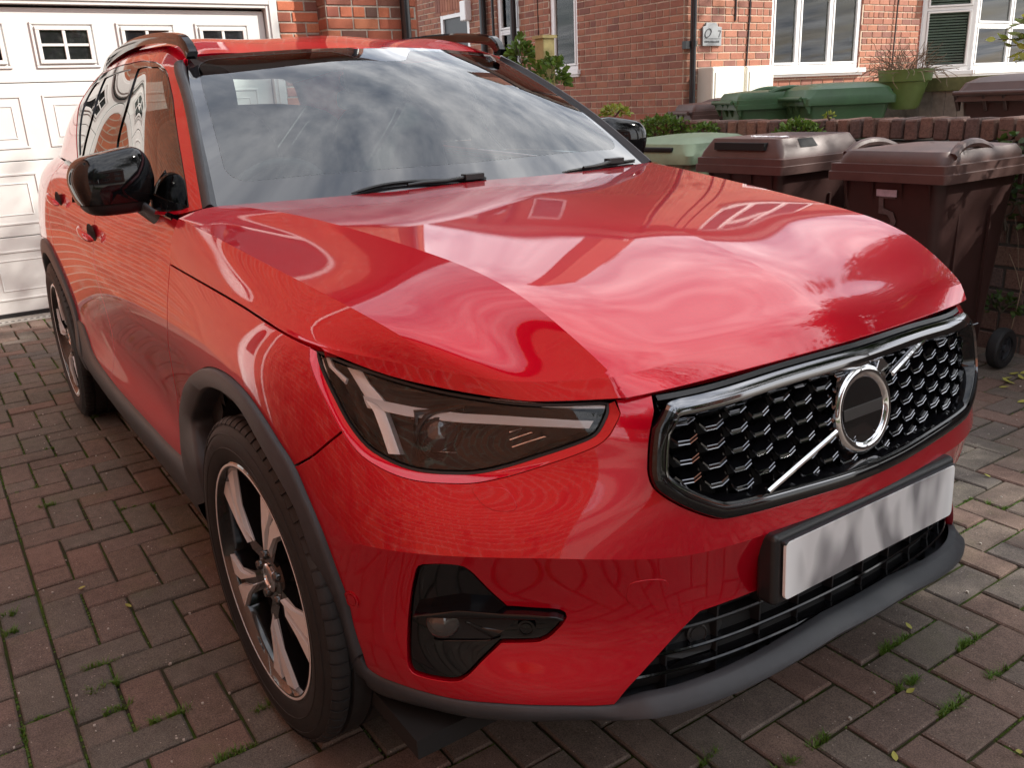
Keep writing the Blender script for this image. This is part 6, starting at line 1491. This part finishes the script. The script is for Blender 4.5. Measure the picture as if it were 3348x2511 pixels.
mb = MB(); mb.box((-.06, y0-.10, 0), (.045, y0-.008, 2.22)); mb.box((-.06, y1+.008, 0), (.045, y1+.10, 2.22)); mb.box((-.06, y0-.008, 2.10), (.045, y1+.008, 2.22)); mb.box((.045, y1+.035, 0), (.055, y1+.09, 2.21)); mb.box((.045, y0, 2.125), (.055, y1+.035, 2.20)); mb.build('door_frame', MAT['garage_white'], GD, bevel=.004)
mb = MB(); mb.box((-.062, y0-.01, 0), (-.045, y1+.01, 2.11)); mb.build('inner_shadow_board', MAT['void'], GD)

# ------------------------------------------------------------------ wheelie bins
def bin_(loc, rz, label, body_mat, lid_mat, kind, s=.96, back=False, group='wheelie bins'):
    """hinge and wheels at +y, front at -y (local)"""
    t = empty('wheelie_bin', loc, rz); tag(t, label, 'bin', group)
    hw, hd, H = .262, .34, .97
    mb = MB(); lv_ = [(0.05, .80, .72), (.10, .82, .75), (.5, .90, .87), (.80, .96, .95), (H-.05, 1.0, 1.0)]; R_ = []
    def ring(w, d, z, r=.05, yo=0):
        o = []
        for cx, cy, a0 in ((w-r, d-r, 0), (-w+r, d-r, 90), (-w+r, -d+r, 180), (w-r, -d+r, 270)):
            for k in range(5): a = math.radians(a0+22.5*k); o.append(Vector((cx+r*math.cos(a), cy+r*math.sin(a)+yo, z)))
        return o
    for z, fw, fd in lv_: R_.append(ring(hw*fw*.95, hd*fd*.93, z, .05, .03*(1-fd)))
    R_.append(ring(hw*.97, hd*.95, H-.045, .05)); R_.append(ring(hw*1.02, hd*.99, H-.04, .05)); R_.append(ring(hw*1.02, hd*.99, H-.005, .05)); R_.append(ring(hw*.93, hd*.9, H-.005, .05))
    mb.grid(R_, cv=True); mb.add(R_[0], [tuple(range(len(R_[0])))])
    # recessed side panels, front ribs under the rim
    for sx in (-1, 1):
        mb.box((sx*hw*.865-.004, -.14, .22), (sx*hw*.865+.012 if sx > 0 else sx*hw*.865+.004, -.125, .78)); mb.box((sx*hw*.93-.006, .10, .25), (sx*hw*.93+.006, .115, .80))
    for k in (-.2, -.07, .07, .2): mb.add([(k-.006, -hd*.965, H-.045), (k+.006, -hd*.965, H-.045), (k, -hd*.90, H-.15)], [(0, 1, 2)]); mb.add([(k-.006, -hd*.965, H-.045), (k-.006, -hd*.88, H-.045), (k, -hd*.88, H-.15)], [(0, 1, 2)])
    mb.build('body', MAT[body_mat], t, smooth=35)
    z0 = H; lid = MB()
    if kind == 'stepped':
        R_ = [ring(hw*1.10, hd*1.04, z0-.045, .02), ring(hw*1.10, hd*1.04, z0-.005, .02), ring(hw*1.075, hd*1.02, z0-.002, .02), ring(hw*1.075, hd*1.02, z0+.030, .02), ring(hw*1.02, hd*.985, z0+.034, .02), ring(hw*1.00, hd*.97, z0+.060, .03), ring(hw*.84, hd*.88, z0+.125, .03), ring(hw*.80, hd*.85, z0+.128, .03), ring(hw*.62, hd*.80, z0+.112, .03), ring(.01, .01, z0+.112, .003)]
        lid.grid(R_, cv=True); lid.add([Vector(v) for v in ring(hw*1.10, hd*1.04, z0-.045, .02)], [tuple(range(20))])
    elif kind == 'domed':
        R_ = [ring(hw*1.10, hd*1.04, z0-.045, .02), ring(hw*1.10, hd*1.04, z0-.008, .02), ring(hw*1.07, hd*1.02, z0-.005, .02), ring(hw*1.07, hd*1.02, z0+.028, .02), ring(hw*.99, hd*.97, z0+.030, .05), ring(hw*.99, hd*.96, z0+.055, .06), ring(hw*.93, hd*.90, z0+.082, .06), ring(hw*.6, hd*.6, z0+.094, .08), ring(.01, .01, z0+.10, .004)]
        lid.grid(R_, cv=True)
        for sx in (-1, 1):   # moulded grab loops on the front corners
            pts = [(sx*hw*.96, -hd*.78, z0+.06), (sx*hw*.93, -hd*.62, z0+.092), (sx*hw*.90, -hd*.35, z0+.108), (sx*hw*.88, -hd*.05, z0+.100), (sx*hw*.86, hd*.2, z0+.075)]
            pts = [tuple(q) for q in catmull([np.array(p_) for p_ in pts], .03)]; n0 = len(lid.v); lid.tube(pts, .020, 8)
    else:
        R_ = [ring(hw*1.08, hd*1.05, z0-.040, .04), ring(hw*1.08, hd*1.05, z0+.010, .04), ring(hw*1.04, hd*1.02, z0+.030, .06), ring(hw*.98, hd*.96, z0+.075, .08), ring(hw*.80, hd*.80, z0+.105, .10), ring(hw*.4, hd*.5, z0+.118, .1), ring(.01, .01, z0+.12, .004)]
        lid.grid(R_, cv=True)
    lo = lid.build('lid', MAT[lid_mat], t, smooth=32)
    if kind == 'stepped':
        mb = MB(); mb.box((-hw*.62, -hd*1.0, z0+.072), (hw*.62, -hd*.88, z0+.108)); mb.v = [(x, y+(z-z0-.07)*.0, z) for x, y, z in mb.v]; mb.build('front_slot', MAT['void'], lo)
        for sx in (-1, 1):
            mb = MB(); a, b = sx*hw*.83, sx*hw*.945; mb.add([(b, -hd*.5, z0+.078), (b, -hd*.1, z0+.078), (a, -hd*.12, z0+.118), (a, -hd*.48, z0+.118)], [(0, 1, 2, 3)]); mb.v = [(x+sx*.006, y, z+.002) for x, y, z in mb.v]; mb.build('side_slot', MAT['void'], lo)
    if kind == 'curved': 
        mb = MB(); mb.box((-hw*.75, -hd*1.06, z0+.030), (hw*.55, -hd*.93, z0+.058)); mb.build('front_slot', MAT['void'], lo, bevel=.01)
    # hinge bar and handles
    mb = MB(); mb.tube([(-hw*.98, hd*1.12, z0+.012), (hw*.98, hd*1.12, z0+.012)], .016, 10); mb.build('handle_bar', MAT[lid_mat if back else body_mat], t, smooth=40)
    for sx in (-.98, -.25, .25, .98):
        mb = MB(); mb.box((sx*hw-.012, hd*.90, z0-.10), (sx*hw+.012, hd*1.12, z0+.022)); mb.v = [(x, y-(.06 if z < z0-.05 and y > hd else 0), z) for x, y, z in mb.v]; mb.build('hinge_bracket', MAT[body_mat], t, bevel=.006)
    for sx in (-1, 1):
        w = MB(); Mw = Matrix.Translation((sx*.27, hd*.93, .098))@Matrix.Rotation(math.pi/2, 4, 'Y'); w.lathe([(.060, -.026), (.088, -.028), (.097, -.020), (.100, 0), (.097, .020), (.088, .028), (.060, .026), (.058, .010), (.058, -.010)], 40, Mw, closed=True)
        wo = w.build('wheel', MAT['tyre'], t, smooth=35)
        h = MB(); h.lathe([(.058, -.02), (.058, .016), (.052, .018), (.050, .006), (.018, .006), (.018, .026), (.001, .026), ], 30, Mw)
        for k in range(5): 
            a = 2*math.pi*k/5; q = [Mw@Vector((r_*math.cos(a+da), r_*math.sin(a+da), hh)) for r_, da, hh in ((.018, -.3, .014), (.018, .3, .014), (.051, .13, .014), (.051, -.13, .014))]; h.add(q, [(0, 1, 2, 3)])
        h.build('hub', MAT['clad'], wo, smooth=35)
    return t
NB = 'wheelie bins lined up against the boundary wall'
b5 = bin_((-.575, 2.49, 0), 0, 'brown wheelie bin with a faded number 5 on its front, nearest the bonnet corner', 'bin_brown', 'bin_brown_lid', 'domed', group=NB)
text('5', .255, Matrix.Translation((.0, -.2975, .700))@Matrix.Rotation(math.radians(90+5.3), 4, 'X'), MAT['ink'], b5, 'numeral', .0008)
mb = MB(); mb.box((-.048, -.0012, 0), (.050, .0, .030)); Ms_ = Matrix.Translation((0, -.3165, .860))@Matrix.Rotation(math.radians(5.3), 4, 'X'); mb.v = [tuple(Ms_@Vector(v)) for v in mb.v]; mb.build('sticker', simple('lilac_sticker', (.42, .36, .42), .4, var=.2, vscale=30), b5)
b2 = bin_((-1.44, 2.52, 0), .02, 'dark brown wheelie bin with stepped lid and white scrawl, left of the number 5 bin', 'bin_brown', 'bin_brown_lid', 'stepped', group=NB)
mb = MB(); r_ = random.Random(2); pts = [(-.13+.016*k, .018*math.sin(k*1.9)+r_.uniform(-.012, .012)-.10, 1.094) for k in range(17)]; mb.tube(pts, .0055, 4); mb.build('scrawl', simple('white_paint_scrawl', (.75, .74, .76), .6), b2)
b1 = bin_((-2.33, 2.75, 0), .10, 'faded pale green wheelie bin with a smooth curved lid, behind the windscreen corner', 'bin_green', 'bin_sage', 'curved', group=NB)
b1.children[0].data.materials[0] = MAT['bin_sage']
NG = 'wheelie bins in the neighbour\'s front garden'
bin_((-2.72, 4.72, .27), math.radians(150), 'green wheelie bin with a pale worn lid, nearer the hanging pot', 'bin_green', 'bin_green', 'curved', back=True, group=NG)
bin_((-3.30, 4.62, .26), math.radians(150), 'second green wheelie bin, its hinge bar touching the brown bin', 'bin_green', 'bin_green', 'domed', back=True, group=NG)
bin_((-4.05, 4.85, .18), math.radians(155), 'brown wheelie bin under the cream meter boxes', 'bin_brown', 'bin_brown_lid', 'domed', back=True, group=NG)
bd = bin_((-1.30, 4.75, .27), math.radians(176), 'very dark brown wheelie bin with a white label, seen from behind at the frame edge', 'bin_brown', 'bin_brown_lid', 'curved', back=True, group=NG)
mb = MB(); mb.box((-.05, .325, .72), (.045, .332, .80)); mb.build('label', MAT['white_pvc'], bd)

# ------------------------------------------------------------------ front garden of the neighbour
FE = empty('board_fence'); tag(FE, 'short weathered board fence with a mossy top rail under the bay window', 'fence')
mb = MB(); mb.box((-3.05, 5.30, 1.26), (-1.6, 5.36, 1.36)); mb.build('top_rail', MAT['wood_moss'], FE, bevel=.006)
x = -3.02; r_ = random.Random(8)
while x < -1.62:
    w_ = .105; mb = MB(); mb.box((x, 5.325+r_.uniform(0, .006), .1), (x+w_-.006, 5.345+r_.uniform(0, .004), 1.27)); mb.build('board', MAT['wood_grey'], FE); x += w_
mb = MB(); mb.box((-6.30, 4.45, .3), (-6.15, 4.60, 1.95)); 
o = mb.build('timber_post', MAT['wood_new'], bevel=.006); tag(o, 'square new timber post standing in front of the shaded house side', 'post')
mb = MB(); mb.box((-6.32, 4.43, 1.95), (-6.13, 4.62, 1.98)); mb.build('cap', MAT['wood_new'], o)
# hanging pot
PT = empty('hanging_pot', (-2.40, 5.12, 1.14)); tag(PT, 'lime green half-round planter of dry stems hooked on the fence', 'planter')
mb = MB(); R_ = []
for z, r in ((0, .095), (.02, .115), (.20, .165), (.205, .185), (.29, .200), (.29, .185), (.22, .165)): R_.append([Vector((r*math.cos(a)*1.05, r*math.sin(a)*.9, z)) for a in np.linspace(0, 2*math.pi, 29)[:-1]])
mb.grid(R_, cv=True); mb.add(R_[0], [tuple(range(28))]); mb.build('pot', MAT['pot_green'], PT, smooth=40)
mb = MB(); mb.grid([[Vector((r*math.cos(a), r*math.sin(a)*.85, .25+.02*(1-r*5))) for a in np.linspace(0, 2*math.pi, 17)[:-1]] for r in (.17, .08, .001)], cv=True); mb.build('soil', MAT['wood_moss'], PT)
def stems(mb, n, base_r, h, rng, tw=.5, r=.0022, z0=.25):
    for _ in range(n):
        a = rng.uniform(0, 6.28); rr_ = base_r*math.sqrt(rng.random()); p_ = Vector((rr_*math.cos(a), rr_*math.sin(a)*.8, z0)); d = Vector((math.cos(a)*rng.uniform(.1, 1.6), math.sin(a)*rng.uniform(.1, 1.2), 1)).normalized(); pts = [p_.copy()]
        for k in range(6): d = (d+Vector((rng.uniform(-tw, tw), rng.uniform(-tw, tw), rng.uniform(-.5, .25)))).normalized(); p_ = p_+d*h/6*rng.uniform(.5, 1.2); pts.append(p_.copy())
        mb.tube(pts, r, 3, caps=False)
mb = MB(); r_ = random.Random(4); stems(mb, 150, .16, .30, r_); tag(mb.build('dry_stems', MAT['leaf_dead'], PT), kind='stuff')

# ------------------------------------------------------------------ plants
def clump(name, label, cat, loc, size, n, leaf, mat, seed, flat=False, group=None, shape=1.6):
    t = empty(name, loc); tag(t, label, cat, group); rng = random.Random(seed); mb = MB(); st = MB()
    for _ in range(n):
        a, b = rng.uniform(0, 6.28), math.asin(rng.uniform(-.15, 1)); rr_ = rng.uniform(.55, 1)**.6*(1+.25*noise.noise(Vector((math.cos(a)*shape, math.sin(a)*shape, b*2+seed))))
        d = Vector((math.cos(a)*math.cos(b), math.sin(a)*math.cos(b), math.sin(b))); c = Vector((d.x*size[0], d.y*size[1], d.z*size[2]))*rr_
        ax = (d+Vector((rng.uniform(-1, 1), rng.uniform(-1, 1), rng.uniform(-.8, .5)))).normalized(); sd_ = ax.cross(Vector((rng.uniform(-1, 1), rng.uniform(-1, 1), rng.uniform(-1, 1)))).normalized()
        leaf_poly(mb, c, ax, sd_, leaf*rng.uniform(.6, 1.3), leaf*.62*rng.uniform(.7, 1.2), rng.uniform(-.1, .35))
    for _ in range(10):
        a = rng.uniform(0, 6.28); st.tube([(0, 0, -.02), (math.cos(a)*size[0]*.4, math.sin(a)*size[1]*.4, size[2]*.4), (math.cos(a)*size[0]*.7, math.sin(a)*size[1]*.7, size[2]*.7)], .003, 3)
    f = mb.build('foliage', MAT[mat], t); tag(f, kind='stuff'); st.build('stem', MAT['bark'], t); return t
GP = 'plants growing on the boundary wall'
def wl(px, y=3.04): return tuple(at(px, 1, y))
clump('wall_plant', 'wide bright green leafy clump on the wall behind the pale green bin', 'plant', wl((2170, 455), 3.06), (.24, .13, .16), 1500, .028, 'leaf', 1, group=GP)
clump('wall_plant', 'low trailing end of green leaves on the wall above the pale green bin lid', 'plant', wl((2300, 445), 3.05), (.13, .07, .09), 420, .024, 'leaf', 2, group=GP)
clump('wall_plant', 'rounded green leafy clump on the wall above the stepped brown lid', 'plant', wl((2605, 460), 3.03), (.17, .10, .12), 1000, .027, 'leaf', 3, group=GP)
clump('wall_plant', 'small lime green seedling on the far end of the wall top', 'plant', wl((2010, 372), 3.2), (.16, .06, .06), 160, .035, 'leaf_lime', 4, group=GP)
clump('wall_plant', 'tiny lime sprig on the cap bricks in front of the green bins', 'plant', wl((2712, 382), 3.12), (.035, .03, .02), 30, .022, 'leaf_lime', 5, group=GP)
clump('wall_plant', 'sparse green sprigs at the wall base behind the bin wheel', 'plant', wl((3275, 1010), 3.02), (.09, .05, .07), 90, .032, 'leaf_dark', 6, group=GP)
clump('climber', 'pale green climbing plant round the timber post', 'plant', tuple(at((1800, 262), 1, 4.5)), (.22, .15, .22), 260, .075, 'leaf', 7)
clump('climber', 'leafy shoots rising left of the timber post', 'plant', tuple(at((1705, 205), 1, 4.5)), (.16, .12, .26), 170, .085, 'leaf', 9)
# ivy at the right-hand end of the wall
iv = empty('ivy', (0, 0, 0)); tag(iv, 'dark twisted ivy hanging on the wall beside the number 5 bin', 'ivy'); r_ = random.Random(21); mb = MB(); ms = MB()
for _ in range(26):
    x_ = r_.uniform(-.52, .1); z_ = r_.uniform(.75, 1.12); pts = []
    for k in range(7): pts.append((x_, BWY-.02-r_.random()*.05, z_)); x_ += r_.uniform(-.05, .05); z_ -= r_.uniform(.01, .08)
    ms.tube(pts, r_.uniform(.003, .008), 4)
for _ in range(420):
    c = Vector((r_.uniform(-.55, .15), BWY-.03-.09*r_.random(), .55+.55*r_.random()**.6)); ax = Vector((r_.uniform(-1, 1), -.5, r_.uniform(-1, .4))).normalized(); leaf_poly(mb, c, ax, ax.cross(Vector((r_.uniform(-1, 1), r_.uniform(-1, 1), 1))).normalized(), .04, .035, .1)
tag(mb.build('ivy_leaf', MAT['leaf_dark'], iv), kind='stuff'); tag(ms.build('ivy_stem', MAT['bark'], iv, smooth=60), kind='stuff')
mb = MB()
for a, b in (((3305, 1080), (3345, 905)), ((3290, 1085), (3250, 1165)), ((3340, 960), (3300, 830)), ((3330, 880), (3318, 700))): 
    p0, p1 = Vector(at(a, 1, 3.02)), Vector(at(b, 1, 3.03)); mb.tube([p0, (p0+p1)/2+Vector((.01, -.01, .01)), p1], .0022, 4)
o = mb.build('dry_stalk', MAT['leaf_dead']); tag(o, 'thin dry stalks against the brick wall above the bin wheel', 'twigs', kind='stuff')
# the variegated shrub whose branch tips enter the frame
VS = empty('variegated_shrub', (.35, 2.95, 0)); tag(VS, 'yellow and green variegated shrub branch at the frame edge above the dark bin', 'shrub'); r_ = random.Random(31)
mb = MB(); ms = MB(); base = Vector((0, 0, 0))
def twig(p0, p1, n, r):
    ms.tube([p0, (p0+p1)/2+Vector((0, 0, .02)), p1], [r, r*.7, r*.35], 5)
    for k in range(n):
        t = r_.uniform(.35, 1.02); c = p0*(1-t)+p1*t+Vector((0, 0, .02*math.sin(t*3.1))); d = (p1-p0).normalized(); ax = (d*r_.uniform(.2, 1)+Vector((r_.uniform(-1, 1), r_.uniform(-1, 1), r_.uniform(-.9, .7)))*.9).normalized()
        leaf_poly(mb, c, ax, ax.cross(Vector((r_.uniform(-1, 1), r_.uniform(-1, 1), r_.uniform(-.3, 1)))).normalized(), r_.uniform(.035, .062), r_.uniform(.016, .026), .25)
tips = [at(p_, 1, 2.62) for p_ in ((3262, 128), (3290, 92), (3300, 150), (3315, 205), (3330, 60), (3322, 110), (3335, 170))]
trunk_top = Vector((.05, 2.75, 1.55))-Vector(VS.location); ms.tube([(0, 0, 0), (-.02, -.05, .7), tuple(trunk_top)], [.022, .016, .009], 6)
for q in tips: twig(trunk_top+Vector((r_.uniform(-.03, .03), 0, r_.uniform(-.15, .1))), Vector(q)-Vector(VS.location), 13, .004)
for _ in range(60):
    q = trunk_top+Vector((r_.uniform(-.02, .6), r_.uniform(-.3, .4), r_.uniform(-.6, .7))); twig(trunk_top+Vector((r_.uniform(0, .2), 0, r_.uniform(-.5, .1))), q, 12, .004)
tag(mb.build('foliage', MAT['leaf_var'], VS), kind='stuff'); ms.build('stem', MAT['bark'], VS, smooth=60)

# ------------------------------------------------------------------ trees and houses behind the camera (seen in the paint and glass, shading the drive)
def tree(loc, h, R, n, leaf, seed, label, lean=(0, 0), low=.42):
    t = empty('tree', loc); tag(t, label, 'tree', 'trees around the driveway'); rng = random.Random(seed); tr_ = MB(); mb = MB(); pads = []
    top = Vector((lean[0], lean[1], h*.72)); tr_.tube([(0, 0, 0), tuple(top*.35+Vector((.05, 0, 0))), tuple(top*.7), tuple(top)], [.17, .13, .09, .04], 8)
    for k in range(26):
        a = rng.uniform(0, 6.28); zz = rng.uniform(low, .95); st = top*min(1, zz); rr_ = R*math.sin(math.pi*min(.95, max(.12, (zz-low)/(1-low)*.8+.2)))*rng.uniform(.5, 1); e_ = st+Vector((math.cos(a)*rr_, math.sin(a)*rr_, rng.uniform(.1, .8))); m_ = (st+e_)/2+Vector((0, 0, .15)); tr_.tube([tuple(st), tuple(m_), tuple(e_)], [.05, .03, .012], 5)
        for s_ in (m_, e_): pads.append((s_, R*.30*rng.uniform(.7, 1.2)))
        for _ in range(3): q = e_+Vector((rng.uniform(-.6, .6), rng.uniform(-.6, .6), rng.uniform(-.4, .5)))*R*.4; tr_.tube([tuple(m_), tuple(q)], [.02, .006], 4); pads.append((q, R*.22))
    V = np.zeros((n*4, 3)); k = 0
    for i in range(n):
        c, r = pads[rng.randrange(len(pads))]; d = Vector((rng.gauss(0, 1), rng.gauss(0, 1), rng.gauss(0, .8))); d.normalize(); p_ = c+d*r*rng.random()**.45
        ax = Vector((rng.uniform(-1, 1), rng.uniform(-1, 1), rng.uniform(-1, .5))).normalized(); sd_ = ax.orthogonal().normalized(); L_ = leaf*rng.uniform(.6, 1.3)
        V[k:k+4] = [p_, p_+ax*L_*.5+sd_*L_*.3, p_+ax*L_, p_+ax*L_*.5-sd_*L_*.3]; k += 4
    me = bpy.data.meshes.new('crown'); me.vertices.add(n*4); me.vertices.foreach_set('co', V.ravel()); me.loops.add(n*4); me.loops.foreach_set('vertex_index', np.arange(n*4)); me.polygons.add(n); me.polygons.foreach_set('loop_start', np.arange(n)*4); me.update(); me.validate()
    tag(link('crown', me, MAT['leaf_dark'], t), kind='stuff'); tr_.build('trunk', MAT['bark'], t, smooth=60)
    return t
tree((5.3, 5.6, 0), 8.0, 3.2, 46000, .11, 41, 'broad leafy tree added out of view to shade the drive', (-1.2, -.6))  # unseen tree, added so its crown keeps sun off the driveway
tree((1.0, 9.1, 0), 11.2, 3.0, 42000, .17, 44, 'very tall tree added out of view to shade the garage door', (-.3, -.1), low=.55)  # unseen tree, added where its crown blocks sun from the garage door
tree((7.5, -1.8, 0), 6.0, 2.2, 26000, .10, 42, 'leafy tree across the pavement from the drive', (-.6, .4))
tree((15, 1.5, 0), 6.0, 2.8, 16000, .15, 43, 'tall tree in the far front garden opposite')
def far_house(name, loc, w, d, h, label, face):
    t = empty(name, loc); tag(t, label, 'house', 'houses across the road'); 
    s_ = 1 if face > 0 else -1
    wall(t, (0, -w/2, 0), (0, 1, 0), (s_, 0, 0), 0, w, 0, h, [(1.2, 3.2, .9, 2.2), (w-3.2, w-1.2, .9, 2.2), (1.2, 3.2, 3.3, 4.4), (w-3.2, w-1.2, 3.3, 4.4)], far='far_red', thick=.1)
    for y_ in (1.2, w-3.2):
        for z_, hh in ((.9, 1.3), (3.3, 1.1)): upvc(t, (-s_*.03, -w/2+y_, z_), (0, 1, 0), (s_, 0, 0), 2.0, hh, (.33, .66), blind=False)
    mb = MB(); mb.box((0 if s_ < 0 else -d, -w/2, 0), (d if s_ < 0 else 0, w/2, h)); 
    mb.v = [(x+(-s_)*.12 if abs(x) < .01 else x, y, z) for x, y, z in mb.v]; mb.build('side_walls', MAT['brick_red'], t)
    mb = MB(); x0, x1 = (-.4, d) if s_ < 0 else (-d, .4); mb.add([(x0, -w/2-.3, h), (x1, -w/2-.3, h), (x1, w/2+.3, h), (x0, w/2+.3, h), ((x0+x1)/2, -w/2-.3, h+2.6), ((x0+x1)/2, w/2+.3, h+2.6)], [(0, 3, 5, 4), (1, 4, 5, 2), (0, 4, 1), (3, 2, 5), (0, 1, 2, 3)]); mb.build('roof', MAT['rooftile'], t)
far_house('terraced_house', (17, -3.5, 0), 9, 7, 5.2, 'brick house directly across the road', -1)
far_house('terraced_house', (17.5, 6.5, 0), 8, 7, 5.2, 'brick house across the road behind the tall tree', -1)
